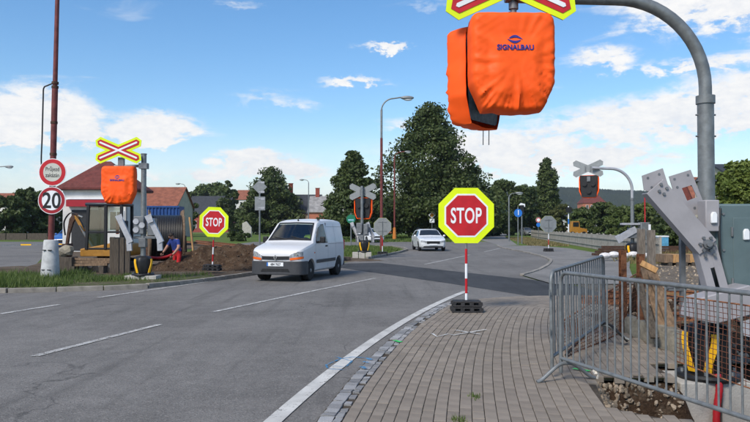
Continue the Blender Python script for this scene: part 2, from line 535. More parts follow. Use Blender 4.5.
M_WORN_PAINT = paintmat('worn_road_paint', (.56, .55, .52), .485)
M_BLUE_SPRAY = paintmat('blue_spray', (.05, .26, .50), .505, 14)
M_WHITE_SPRAY = paintmat('white_spray', (.66, .66, .63), .48, 12)
M_GREEN_SPRAY = paintmat('green_spray', (.03, .62, .12), .46, 12)
M_GALV = mat('galvanised_steel', (.195, .21, .215), .5, .4, var=.2, scale=9, bump=.03, bscale=50, dirt=.12)
M_GALV_L = mat('pale_galvanised_steel', (.42, .425, .45), .48, .3, var=.12, scale=7, bump=.02, dirt=.1)
M_GALV_D = mat('dark_galvanised_steel', (.17, .18, .19), .5, .4, var=.2, scale=8)
M_RUST = mat('rusty_steel', (.15, .055, .028), .85, .1, var=.45, scale=14, bump=.2, bscale=90, col2=(.24, .10, .045))
M_RUSTD = mat('dark_rust', (.075, .04, .027), .85, .1, var=.4, scale=12, bump=.2, bscale=60)
M_REDPOLE = mat('red_oxide_paint', (.15, .033, .03), .6, var=.3, scale=7, bump=.06, dirt=.3)
M_CONC = mat('concrete', (.42, .40, .36), .9, var=.16, scale=5, bump=.16, bscale=45, dirt=.22)
M_CONC_OLD = mat('old_concrete', (.24, .215, .165), .95, var=.35, scale=4, bump=.4, bscale=24, dirt=.5)
M_CONC_W = mat('whitewashed_concrete', (.46, .47, .47), .85, var=.18, scale=5, bump=.08, dirt=.3)
M_ORANGE = mat('orange_cloth', (1.0, .11, .010), .62, var=.05, scale=3, spec=.25)
M_BLACKP = mat('black_plastic', (.012, .012, .013), .5, var=.3, scale=12, bump=.05)
M_RUBBER = mat('recycled_rubber', (.028, .028, .03), .8, var=.35, scale=20, bump=.2, bscale=120, dirt=.15)
M_TYRE = mat('tyre', (.012, .012, .012), .85, var=.2, scale=20)
M_FLUO = mat('fluorescent_yellow_film', (.70, .86, .004), .45, var=.05, scale=3, dirt=.05)
M_SIGNRED = mat('sign_red', (.48, .012, .02), .42, var=.12, scale=5, dirt=.08)
M_DKRED = mat('dark_sign_red', (.33, .012, .022), .4, var=.06, scale=4)
M_SIGNWHITE = mat('sign_white', (.78, .80, .82), .4, var=.05, scale=3, dirt=.08)
M_SIGNGREY = mat('faded_sign_white', (.52, .52, .46), .5, var=.06, scale=3)
M_SIGNBLUE = mat('sign_blue', (.02, .16, .55), .4, var=.05)
M_SIGNBLACK = mat('sign_black', (.012, .012, .014), .5, var=.05)
M_SIGNBACK = mat('sign_back_grey', (.25, .265, .27), .55, .35, var=.1, scale=6)
M_LOGO = mat('logo_blue', (.02, .022, .20), .6, var=.03)
M_YELLOW = mat('machine_yellow', (.36, .17, .022), .5, var=.15, scale=6, dirt=.35)
M_CABLEY = mat('hose_yellow', (.85, .45, .01), .5, var=.08)
M_CABLEB = mat('cable_black', (.013, .013, .014), .45, var=.2, scale=30)
M_WOOD = mat('weathered_wood', (.20, .135, .085), .9, var=.35, scale=4, bump=.25, bscale=26, stretch=(6, 6, 1))
M_WOODL = mat('fresh_wood', (.42, .24, .10), .85, var=.28, scale=4, bump=.15, bscale=26, stretch=(5, 5, 1))
M_WOODD = mat('tarred_wood', (.085, .07, .055), .9, var=.4, scale=5, bump=.3, bscale=30, stretch=(6, 6, .7))
M_BARK = mat('bark', (.075, .055, .042), .95, var=.35, scale=6, bump=.4, bscale=22, stretch=(3, 3, .6))
M_TEAL = mat('teal_cabinet_paint', (.105, .152, .160), .5, var=.1, scale=3, bump=.01, dirt=.12)
M_ARM = mat('grey_lilac_paint', (.315, .305, .32), .5, var=.08, scale=4, dirt=.12)
M_REDPIPE = mat('red_conduit', (.42, .012, .018), .5, var=.1)
M_VANWHITE = mat('van_white_paint', (.62, .625, .63), .42, var=.02, scale=2, coat=.25, spec=.4)
M_CARWHITE = mat('car_white_paint', (.70, .72, .73), .25, var=.02, coat=.6)
M_GLASS = glassmat('clear_glass', (.62, .68, .66), .30)
M_DGLASS = mat('dark_glass', (.018, .022, .025), .06, var=.1, spec=.9)
M_BUMPER = mat('grey_bumper_plastic', (.045, .047, .052), .6, var=.1, scale=8)
M_LAMP = mat('headlamp_lens', (.30, .32, .34), .1, var=.45, scale=16, spec=.9, coat=.8)
M_AMBER = mat('amber_lens', (.75, .13, .012), .2, var=.1, coat=.6)
M_CHROME = mat('chrome', (.62, .63, .65), .18, .95, var=.05)
M_BLUEPAINT = mat('blue_paint', (.018, .07, .24), .5, var=.15, dirt=.2)
M_SKIN = mat('skin', (.42, .22, .15), .6, var=.08, scale=20)
M_HAIR = mat('dark_hair', (.018, .013, .01), .7, var=.3, scale=40)
M_SHIRT = mat('blue_shirt', (.02, .045, .22), .9, var=.2, scale=12, bump=.2, bscale=20)
M_TROUSER = mat('red_trousers', (.42, .015, .02), .9, var=.2, scale=12, bump=.2, bscale=20)
M_HIVIS = mat('hi_vis_cloth', (.55, .80, .10), .8, var=.1, scale=10)
M_SEAT = mat('seat_cloth', (.04, .042, .047), .9, var=.2)
M_DASH = mat('dashboard_plastic', (.025, .026, .028), .7, var=.15)

# ------------------------------------------------------------------ ground
PIT = [(2.30, 7.42), (2.04, 6.24), (2.40, 5.86), (2.80, 5.60), (4.4, 5.1), (4.8, 8.25), (3.22, 8.15), (3.15, 7.42)]
GX = 3500.0
sheet('ground', [(-GX, -400), (GX, -400), (GX, 5200), (-GX, 5200)], 0.0, M_GRASS, holes=[PIT], label='grassy flat ground')

# kerb curve of the paved corner: straight, arc, then along the track
K_T0 = Vector((math.sin(R(16.5)), math.cos(R(16.5))))
K_R, K_R1 = 3.2, 50.0
K_P = Vector((1.34, 14.0))
K_N = Vector((K_T0.y, -K_T0.x))
K_C, K_C1 = K_P + K_N * K_R, K_P + K_N * K_R1
T_DIR = Vector((.41, -.912)).normalized()      # along the track towards the camera's right
K_TURN = math.acos(max(-1, min(1, K_T0.dot(T_DIR))))


def kerb(s, d=0.0):
    """point and heading at distance s along (s = 0 where the tight bend begins), d metres inside"""
    r, c = (K_R1, K_C1) if s <= 0 else (K_R, K_C)
    a = min(s / r, K_TURN)
    rad = -K_N * math.cos(a) + K_T0 * math.sin(a)
    tan = K_T0 * math.cos(a) + K_N * math.sin(a)
    p = c + rad * (r - d)
    if s / r > K_TURN: p = p + T_DIR * (s - r * K_TURN)
    return p, tan


def kpts(s0, s1, n, d=0.0):
    return [tuple(kerb(s0 + (s1 - s0) * i / n, d)[0]) for i in range(n + 1)]


S_END = K_R * K_TURN + 2.6
right_edge = kpts(-23, 4.4, 40) + [(4.9, 19.2), (4.8, 22.9), (6.1, 26), (7.6, 30.5), (8.65, 35), (9.4, 43), (9.7, 53), (10.5, 60), (11.4, 68), (12.0, 76)]
left_edge = [(8, 76), (0, 75), (-13, 75), (-13, 60), (-8, 59.5), (0, 58), (1.8, 54), (2.2, 48.7), (1.7, 44.5), (.9, 40.2), (0, 36.6), (-1.2, 32), (-2.3, 28), (-3.3, 25.5), (-3.9, 23.8), (-4.6, 21.4),
             (-5.3, 19.6), (-6.0, 18.35), (-6.9, 17.75), (-9.1, 17.05), (-11.0, 17.6), (-12.0, 21), (-14.5, 30), (-18.4, 39), (-23, 55), (-26, 76), (-70, 76), (-120, 60), (-90, -8)]
road = sheet('road', right_edge + left_edge, .004, A_ROAD, label='grey asphalt road bending through the level crossing')
# dark new asphalt across the crossing
tn = Vector((-T_DIR.y, T_DIR.x))
def gp_(px, py): g_ = G(px, py); return (g_.x, g_.y)
q = Vector((-.84, 29.3))
def trk(t, o): return tuple(q + T_DIR * t + tn * o)
sheet('asphalt_patch', [trk(-1.2, -1.2), trk(4, -1.25), trk(9.5, -1.2), trk(14.2, -1.35), trk(15.0, 1.1), trk(10, 1.75), trk(4, 1.7), trk(-1.4, 1.75)], .008, A_NEW, label='dark fresh asphalt strip filled across the rails')
sheet('path', [(11.4, 68), (10.6, 60), (12.6, 62), (16.6, 86), (23, 124), (40, 200), (36, 200), (20.5, 124), (13.0, 86)], .006, A_WALK, label='pale path leading away beyond the bend')
sheet('far_pavement', [(4.82, 22.9), (6.12, 26), (7.62, 30.5), (8.67, 35), (9.42, 43), (9.72, 53), (10.5, 59.5), (13.6, 59), (14.4, 52), (13.4, 42), (12.2, 33.5), (9.8, 27), (7.2, 19.4), (4.92, 19.3)], .03, A_WALK, label='pale pavement beside the picket fence')
sheet('side_yard', [(-11, 17.9), (-6.9, 18.2), (-5.2, 20.6), (-3.6, 25.4), (-2.8, 29), (-6, 40), (-14, 46), (-22, 50), (-14.5, 30), (-12.2, 21)], .012, M_DIRT, label='bare dug-up earth beside the crossing')
sheet('works_yard', [(5.4, 16.8), (5.6, 19.4), (7.4, 19.3), (10.0, 26.6), (12.6, 33), (30, 36), (40, 10), (20, -6), (9, -6), (4.85, 5), (4.85, 8.3), (3.65, 8.3), (3.75, 11.5)], .010, M_GRAVEL, label='gravelly torn-up ground on the works side of the track')
sheet('dirt_patch', [gp_(-20, 268), gp_(20, 266), gp_(44, 268), gp_(45, 276), gp_(20, 283), gp_(-20, 286)], .0075, M_DIRT, label='bare dirt edge of the side street')
sheet('far_street', [(-160, 205), (20, 205), (20, 236), (-160, 236)], .006, A_WALK, label='far street where cars are parked')

# kerb of the far pavement, in stones
def kerb_stones(path, parentname, label, w=.14, h=.13, L=1.0, top=.12, m=M_KERB):
    par = ribbon(parentname, path, w * .8, .006, M_BED); par['label'] = label
    cum = [0]
    for a, b in zip(path, path[1:]): cum.append(cum[-1] + (Vector(b[:2]) - Vector(a[:2])).length)
    tot = cum[-1]; n = int(tot / L); me = None
    mb = MB(); mb.box((0, 0, 0), (w, .985, h)); base = None
    for i in range(n):
        s = (i + .5) * tot / n
        k = max(j for j in range(len(cum)) if cum[j] <= s); k = min(k, len(path) - 2)
        a, b = Vector(path[k][:2]), Vector(path[k + 1][:2]); t = (s - cum[k]) / max(1e-6, cum[k + 1] - cum[k])
        p = a.lerp(b, t); d = (b - a).normalized()
        if base is None:
            o = base = mb.build('kerb_stone', m, par, smooth=0, bevel=.012)
        else:
            o = base.copy(); C.objects.link(o); o.parent = par
        o.location = (p.x, p.y, top - h / 2 + random.uniform(-.006, .006)); o.scale = (1, tot / n, 1)
        o.rotation_euler = (random.uniform(-.01, .01), random.uniform(-.02, .02), -math.atan2(d.x, d.y) + random.uniform(-.008, .008))
    return par


lk = [tuple(p[:2]) for p in catmull([(-11.0, 17.55), (-9.1, 17.05), (-6.9, 17.75), (-6.0, 18.35), (-5.3, 19.6), (-4.6, 21.4), (-3.9, 23.8), (-3.3, 25.4)], 4)]
kerb_stones(lk, 'kerb_verge', 'worn kerb along the grass verge')
rk = [tuple(p[:2]) for p in catmull([(4.8, 22.9), (6.1, 26), (7.6, 30.5), (8.65, 35), (9.4, 43), (9.7, 53), (10.5, 60)], 5)]
kerb_stones(rk, 'kerb_bend', 'kerb following the far bend', L=1.4, top=.07)
ik = [tuple(p[:2]) for p in catmull([(-.4, 34.8), (.9, 40.2), (1.7, 44.5), (2.2, 48.7), (1.8, 54), (0, 58)], 5)]
kerb_stones(ik, 'kerb_island', 'kerb round the grass corner past the crossing', L=1.4)

# ------------------------------------------------------------------ road markings
def mark(name, path, w, m=M_WHITE_PAINT, z=.013):
    o = ribbon(name, path, w, z, m, parent=road); return o


def gp(px, py): g = G(px, py); return (g.x, g.y)


lp = np.array([gp(275.5, 422), gp(318.6, 380), gp(349.5, 360), gp(374.5, 340), gp(398, 326.4), gp(424, 311), gp(444, 300), gp(468, 291)])
pf = np.polyfit(lp[:, 1], lp[:, 0], 2)
mark('edge_line', [(float(np.polyval(pf, 3.0)) + (yy - 3.0) * .10 if yy < 3.0 else float(np.polyval(pf, yy)), yy) for yy in np.linspace(-5, 17.4, 60)], .15)
mark('centre_dash', [gp(34, 357), gp(160, 325)], .11, M_WORN_PAINT)
mark('centre_dash', [gp(213, 312.5), gp(300, 294), gp(375, 278.5)], .11, M_WORN_PAINT)
mark('centre_dash', [(-5.2, 4.6), (-4.55, 7.3)], .11, M_WORN_PAINT)
mark('edge_line', [gp(0, 314.5), gp(59, 305)], .12, M_WORN_PAINT)
mark('edge_line', [gp(98, 298), gp(180, 286), gp(252, 275.5)], .12, M_WORN_PAINT)
mark('centre_dash', [gp(425, 264.5), gp(470, 255)], .12, M_WORN_PAINT)
mark('centre_dash', [gp(484, 252), gp(500, 248.5)], .12, M_WORN_PAINT)

# ------------------------------------------------------------------ paved corner
walk_out = kpts(-23, S_END, 70, .09)
walk_poly = walk_out + [(5.0, 13.2), (4.9, 10), (5.0, 8.6), (5.2, 5), (5.6, -8)]
bed = sheet('pavement', walk_poly, .007, M_BED, holes=[PIT], label='curved brown block pavement inside the road bend')
PW, PL, PT = .105, .21, .06
cell = []
for row in range(0, 43):
    d = .10 + PW * (row + .5)
    r_in = K_R - d
    s = -13.5 + (row % 2) * PL / 2
    while s < S_END:
        # step so that the paver length stays true on the inner rows
        if s > -.1 and r_in < .35: break
        fac = 1.0 if (s <= 0 or s > K_R * K_TURN) else K_R / r_in
        p, tdir = kerb(s + PL * fac / 2, d)
        s += PL * fac
        if p.y < 3.6: continue
        if inside(p, PIT) or edge_dist(p, PIT) < .03: continue
        if p.x > 3.72 and p.y < 12.6: continue
        if p.y > 12.6 and (p - K_C).dot(T_DIR) > 1.5: continue
        cell.append((p.x, p.y, math.atan2(-tdir.x, tdir.y), row))
# pavers right of the rows, beyond the pit, follow the same rows (near part only)
for row in range(36 - 5, 36): pass


def in_view(x, y): return y > .5 and abs(x / y) < .56 and (y / 1.6) < 1e3 and (FPX * 1.6 / y) < 205


vis = sorted([c for c in cell if in_view(c[0], c[1])], key=lambda c: c[0] ** 2 + c[1] ** 2)
near, rest = vis[:300], vis[300:]
rest += [c for c in cell if not in_view(c[0], c[1])]


def paver_mb(w, l, t):
    c = .0035; mb = MB(); x, y = w / 2, l / 2
    vs = [(-x, -y, -t), (x, -y, -t), (x, y, -t), (-x, y, -t), (-x, -y, -c), (x, -y, -c), (x, y, -c), (-x, y, -c),
          (-x + c, -y + c, 0), (x - c, -y + c, 0), (x - c, y - c, 0), (-x + c, y - c, 0)]
    fs = [(0, 1, 5, 4), (1, 2, 6, 5), (2, 3, 7, 6), (3, 0, 4, 7), (4, 5, 9, 8), (5, 6, 10, 9), (6, 7, 11, 10), (7, 4, 8, 11), (8, 9, 10, 11)]
    return vs, fs


PV, PF = paver_mb(PW - .0055, PL - .001, PT)
pm = MB(); pm.add(PV, PF); pme = pm.mesh('paver', M_PAVER, smooth=0, fix=False)


def pave_xf(c):
    x, y, a, row = c
    und = .010 * fbm(x * .7, y * .7, 3) + random.uniform(-.0018, .0018)
    return Matrix.Translation((x, y, .028 + und)) @ Euler((random.gauss(0, .006), random.gauss(0, .006), a + random.gauss(0, .006))).to_matrix().to_4x4()


for c in near:
    o = bpy.data.objects.new('paver', pme); C.objects.link(o); o.parent = bed; o.matrix_local = pave_xf(c)
mb = MB()
for c in rest: mb.add(PV, PF, pave_xf(c))
o = mb.build('distant_pavers', M_PAVER, bed, smooth=0, fix=False); o['kind'] = 'stuff'

# granite setts of the gutter
gut = ribbon('gutter', kpts(-23, 1.4, 40, .0), .24, .0085, M_BED); gut['label'] = 'gutter strip of small granite setts'
sv = []
for col, dd in ((0, -.045), (2, .055)):
    s = -10.5
    while s < .9:
        L = random.uniform(.10, .16) if col < 2 else random.uniform(.08, .12)
        if not (col == 2 and random.random() < .25) and not (random.random() < .04):
            p, tdir = kerb(s + L / 2, dd)
            sv.append((p.x, p.y, math.atan2(-tdir.x, tdir.y), L, .115 if col < 2 else .062))
        s += L + .012
sv.sort(key=lambda c: c[0] ** 2 + c[1] ** 2)
sett_vars = []
for k in range(5):
    v, f = paver_mb(1, 1, .08); m2 = MB()
    rr = random.Random(k)
    v = [(a + rr.uniform(-.05, .05), b + rr.uniform(-.05, .05), z + (rr.uniform(-.006, .003) if z > -.05 else 0)) for a, b, z in v]
    m2.add([(a * (1 if z < -.001 else .90), b * (1 if z < -.001 else .92), z) for a, b, z in v], f)
    sett_vars.append(m2.mesh('sett', M_SETT, smooth=0, fix=False))
for i, (x, y, a, L, w) in enumerate(sv[:290]):
    o = bpy.data.objects.new('sett', sett_vars[i % 5]); C.objects.link(o); o.parent = gut
    o.location = (x, y, .024 + random.uniform(-.004, .004)); o.rotation_euler = (random.gauss(0, .03), random.gauss(0, .03), a + random.gauss(0, .03)); o.scale = (w, L, 1)
if len(sv) > 290:
    m2 = MB(); v, f = paver_mb(1, 1, .08)
    for x, y, a, L, w in sv[290:]:
        m2.add(v, f, Matrix.Translation((x, y, .024)) @ Euler((0, 0, a)).to_matrix().to_4x4() @ Matrix.Diagonal((w, L, 1, 1)))
    o = m2.build('distant_setts', M_SETT, gut, smooth=0, fix=False); o['kind'] = 'stuff'

# survey marks sprayed on the pavement and road
def spray(name, lines, w, z, m, parent):
    mb = MB()
    for path in lines:
        pts = [Vector((p[0], p[1], z)) for p in path]; vs = []
        for i, p in enumerate(pts):
            d = (pts[min(i + 1, len(pts) - 1)] - pts[max(i - 1, 0)]).normalized(); n2 = Vector((-d.y, d.x, 0)); vs += [p + n2 * w / 2, p - n2 * w / 2]
        mb.add(vs, [(2 * i, 2 * i + 1, 2 * i + 3, 2 * i + 2) for i in range(len(pts) - 1)])
    return mb.build(name, m, parent, smooth=0)


spray('white_cross_mark', [[gp(456, 332.8), gp(481, 337)], [gp(455, 337.5), gp(486, 332)], [gp(432, 336), gp(437, 339.5), gp(448, 336.6), gp(455, 338)]], .042, .042, M_WHITE_SPRAY, bed)
spray('blue_marks', [[gp(326, 366), gp(340, 360), gp(352, 358), gp(371, 359)], [gp(336, 358), gp(352, 362), gp(346, 368), gp(333, 367)], [gp(326, 366), gp(328, 370), gp(345, 371)]], .026, .0145, M_BLUE_SPRAY, road)
spray('green_mark', [[gp(394, 343), gp(401, 345)]], .07, .042, M_GREEN_SPRAY, gut)
spray('green_mark', [[gp(573, 372), gp(590, 374.5)], [gp(580, 371.5), gp(585, 375)]], .05, .042, M_GREEN_SPRAY, bed)
mk = spray('blue_marks', [[gp(366, 361.5), gp(372, 363)], [gp(363, 365), gp(369, 366)], [gp(361, 370), gp(366, 372)]], .06, .042, M_BLUE_SPRAY, gut)

# ------------------------------------------------------------------ the dug pit round the signal foundation
def pit_z(x, y):
    e = edge_dist((x, y), PIT)
    if not inside((x, y), PIT): return -.055
    steep = .28
    t = min(1, e / steep); t = t * t * (3 - 2 * t)
    dep = .50 if x > 2.6 else .30
    return -.06 - dep * t + .07 * fbm(x * 4, y * 4, 1) * t + .03 * fbm(x * 13, y * 13, 2)


mb = MB(); nx, ny = 66, 78; x0, x1, y0, y1 = 1.85, 5.0, 4.95, 8.7
vs = []
for j in range(ny + 1):
    for i in range(nx + 1):
        x, y = x0 + (x1 - x0) * i / nx, y0 + (y1 - y0) * j / ny; vs.append((x, y, pit_z(x, y)))
mb.add(vs, [(j * (nx + 1) + i, j * (nx + 1) + i + 1, (j + 1) * (nx + 1) + i + 1, (j + 1) * (nx + 1) + i) for j in range(ny) for i in range(nx)])
pit = mb.build('pit', M_SOIL, None, smooth=60, fix=False); struct(pit, label='dug pit of brown soil and broken stone')


def rock_mesh(seed, m):
    rr = random.Random(seed); bm = bmesh.new(); bmesh.ops.create_icosphere(bm, subdivisions=1, radius=1)
    for v in bm.verts: v.co *= rr.uniform(.65, 1.15)
    me = bpy.data.meshes.new('stone'); bm.to_mesh(me); bm.free(); me.materials.append(m); return me


M_STONE = mat('broken_stone', (.27, .215, .155), .9, var=.3, scale=3, bump=.3, bscale=9, island=.4)
def scatter(name, n, samp, size, parent=None, m=M_STONE, label=None):
    rocks = [rock_mesh(s, m) for s in range(4)]; data = [([tuple(v.co) for v in r.vertices], [tuple(p.vertices) for p in r.polygons]) for r in rocks]
    mb = MB()
    for i in range(n):
        x, y, z = samp(); k = size * random.uniform(.4, 1.0) ** 1.5
        mb.add(*data[i % 4], Matrix.Translation((x, y, z)) @ Euler((random.random() * 6, random.random() * 6, random.random() * 6)).to_matrix().to_4x4() @ Matrix.Diagonal((k, k * random.uniform(.6, 1), k * random.uniform(.45, .8), 1)))
    for r in rocks: bpy.data.meshes.remove(r)
    o = mb.build(name, m, parent, smooth=0, fix=False); o['kind'] = 'stuff'
    if label: o['label'] = label
    return o


def samp_pit():
    while True:
        x, y = random.uniform(2.02, 3.2), random.uniform(5.7, 7.5)
        if inside((x, y), PIT) and (x < 2.75 or random.random() < .4): return x, y, pit_z(x, y) + .004
scatter('stones', 1300, samp_pit, .048, pit)


def samp_yard():
    y = random.uniform(8, 34) ; x = random.uniform(.19, .56) * y + .5
    while not (x > 4.2 and (y < 13 or x > 5.7 + max(0, y - 17) * .46)): x = random.uniform(.19, .60) * y + .6
    return x, y, .012
scatter('works_rubble', 900, samp_yard, .075, label='loose stones scattered over the works ground')
# ------------------------------------------------------------------ signs
def octa(r, y0, y1, zc=0.0):
    """octagon of across-flats 2r in the XZ plane"""
    rr = r / math.cos(math.pi / 8); mb = MB()
    mb.prism([(rr * math.cos(math.pi / 8 + k * math.pi / 4), y0, zc + rr * math.sin(math.pi / 8 + k * math.pi / 4)) for k in range(8)], (0, y1 - y0, 0)); return mb


def rubber_base(par, z=0.0, n=2, w=.56, d=.42, h=.10):
    for k in range(n):
        mb = MB(); zz = z + k * (h + .006); wk = w - .03 * k; dk = d - .03 * k
        mb.box((0, 0, zz + .014), (wk, dk, .028)); mb.box((0, 0, zz + h - .016), (wk - .03, dk - .03, .030))
        for q in (-.46, -.155, .155, .46):
            for sy in (-1, 1): mb.box((q * wk, sy * (dk / 2 - .05), zz + h * .5), (.075, .07, h * .62))
        mb.box((0, 0, zz + h * .5), (wk - .16, dk - .22, h * .6)); mb.box((0, 0, zz + h + .002), (.13, .13, .012))
        mb.build('base_plate', M_RUBBER, par, bevel=.006)


def striped_post(par, z0, z1, n, r=.024, y=0.0, first_red=False, m_up=None, top=None):
    for k in range(n):
        a, b_ = z0 + (z1 - z0) * k / n, z0 + (z1 - z0) * (k + 1) / n
        red = (k % 2 == 0) == first_red
        MB().cyl((0, y, a), (0, y, b_ - .0005), r, n=16).build('post_band', M_SIGNRED if red else M_SIGNWHITE, par)
    if top: MB().cyl((0, y, z1), (0, y, top), r * .92, n=16).build('post', m_up or M_GALV, par)


def stop_sign(loc, rotz, label, sign_z, base=True, group=None, bands=4, lean=0.0, R_=.515):
    t = thing('stop_sign', label, 'stop sign', loc, rotz, group)
    if lean: t.rotation_euler.y = lean
    if base: rubber_base(t)
    striped_post(t, .06, sign_z - .62 if sign_z > 1.3 else .9, bands, y=.03, first_red=False, top=sign_z + .3)
    p = octa(R_, 0.0, .012, sign_z).build('sign_plate', M_FLUO, t, smooth=0); tag(p, 'fluorescent yellow octagonal backing plate')
    back = octa(R_ - .004, .0125, .016, sign_z).build('plate_back', M_SIGNBACK, p, smooth=0)
    octa(R_ * .785, -.003, 0.0, sign_z).build('white_rim', M_SIGNWHITE, p, smooth=0)
    octa(R_ * .725, -.006, -.003, sign_z).build('red_face', M_SIGNRED, p, smooth=0)
    text_obj('STOP', .40, (0, -.0085, sign_z), M_SIGNWHITE, p, bold=.008, xs=.58, spacing=1.06)
    for dz in (-.25, .25):
        mb = MB(); mb.box((0, .022, sign_z + dz), (.5, .016, .03)); mb.build('bracket', M_GALV_D, t)
    return t


g = G(466.5, 311.5, .03)
stop_sign((g.x, g.y, .03), R(-2), 'large yellow bordered stop sign standing on the block pavement corner', 1.6 + (227 - 215.5) * g.y / FPX - .03)
g = G(212, 270.5, .1)
stop_sign((g.x, g.y, .10), R(-7), 'yellow bordered stop sign in front of the dug soil mound on the left', 1.6 + (227 - 222) * g.y / FPX - .1, lean=R(2))


# ------------------------------------------------------------------ crossing signals
def arm_poly(L, w, tip, ang, y, n=1):
    c, s = math.cos(ang), math.sin(ang)
    pts = [(-L / 2, 0), (-L / 2 + tip, -w / 2), (L / 2 - tip, -w / 2), (L / 2, 0), (L / 2 - tip, w / 2), (-L / 2 + tip, w / 2)]
    return [(a * c - b * s, y, a * s + b * c) for a, b in pts]


def cross_sign(par, x, y, z, W=1.46, H=.82, border=True):
    ang = math.atan2(H - .26, W - .16); L = W / math.cos(ang) * .985
    out = None
    mb = MB()
    mb.prism(arm_poly(L, .30, .09, ang, .004), (0, .010, 0)); mb.prism(arm_poly(L, .30, .09, -ang, .0045), (0, .011, 0))
    mb.v = [(a + x, b + y, c + z) for a, b, c in mb.v]
    back = mb.build('cross_plate', M_SIGNBACK, par, smooth=0)
    k = 0
    for nm, w, L2, tip, m in (('border', .30, L, .09, M_FLUO if border else M_SIGNWHITE), ('red_band', .170, L - .13, .06, M_SIGNRED), ('white_stripe', .052, L - .25, .022, M_SIGNWHITE)):
        for sg in (1, -1):
            mb = MB(); mb.prism(arm_poly(L2, w, tip, sg * ang, -.0035 * k - .002), (0, .0025, 0))
            mb.v = [(a + x, b + y, c + z) for a, b, c in mb.v]; mb.build(nm, m, back, smooth=0); k += 1
    for sx in (-.12, .12): mb = MB(); mb.box((x + sx, y + .03, z - .02), (.05, .03, .24)); mb.build('bracket', M_GALV_D, back)
    return back


def bag_half(v, W=.475):
    pts = [(0, .70), (.05, .76), (.28, .985), (.4, 1.0), (.85, 1.0), (.93, .975), (.975, .92), (1, .83)]
    for (a, wa), (b_, wb) in zip(pts, pts[1:]):
        if v <= b_: return W * (wa + (wb - wa) * (v - a) / (b_ - a))
    return W * pts[-1][1]


def bag_front(u, v, H=1.1, D=.17, seed=0, W=.475):
    """depth of the cloth towards the viewer for u in -1..1, v in 0..1"""
    au = min(1, abs(u)); edge = (1 - au ** 16) ** .5 * (1 - abs(2 * v - 1) ** 24) ** .5
    base = D * edge
    # the lamps and their hoods push the cloth out; creases run from them to the corners
    x, z = u * bag_half(v, W), (v - .5) * H
    cu, cv_ = x - .02, z + .03
    r = math.hypot(cu, cv_); th = math.atan2(cv_, cu)
    plate = max(abs(cu) / .25, abs(cv_ + .06) / .30)
    pk = max(0, min(1, 1 - (plate - .70) / .6)); base += .045 * pk * pk * (3 - 2 * pk) * edge
    low = max(0, 1 - v * 1.4)
    calm = 1 - .8 * max(0, 1 - math.hypot(x / .30, (z - .17) / .16)) ** .5
    def ridge(a, b_, c): return max(0.0, 1 - 2.6 * abs(noise.noise(Vector((a, b_, c))))) ** 2
    ray = ridge(math.cos(th) * 3.6 + seed, math.sin(th) * 3.6, r * .9)
    ray2 = ridge(math.cos(th) * 8.0 + seed, math.sin(th) * 8.0 + 3, r * 1.2 + 4)
    side = min(1, max(0, abs(x) / .40 - .35))
    cre = (ray * (.010 + .030 * low) + ray2 * (.004 + .018 * low)) * min(1, r * 2.6)
    cre += ridge(x * 3.5 + z * 5.5, z * 2.0 - x, seed + 9) * (.004 + .012 * side)
    cre += ridge(x * 7 - z * 9, z * 3.0, seed + 2) * (.002 + .007 * side)
    cre += .006 * noise.noise(Vector((x * 3, z * 3, seed + 5)))
    cre *= calm
    return base + cre * min(1, edge * 1.6)


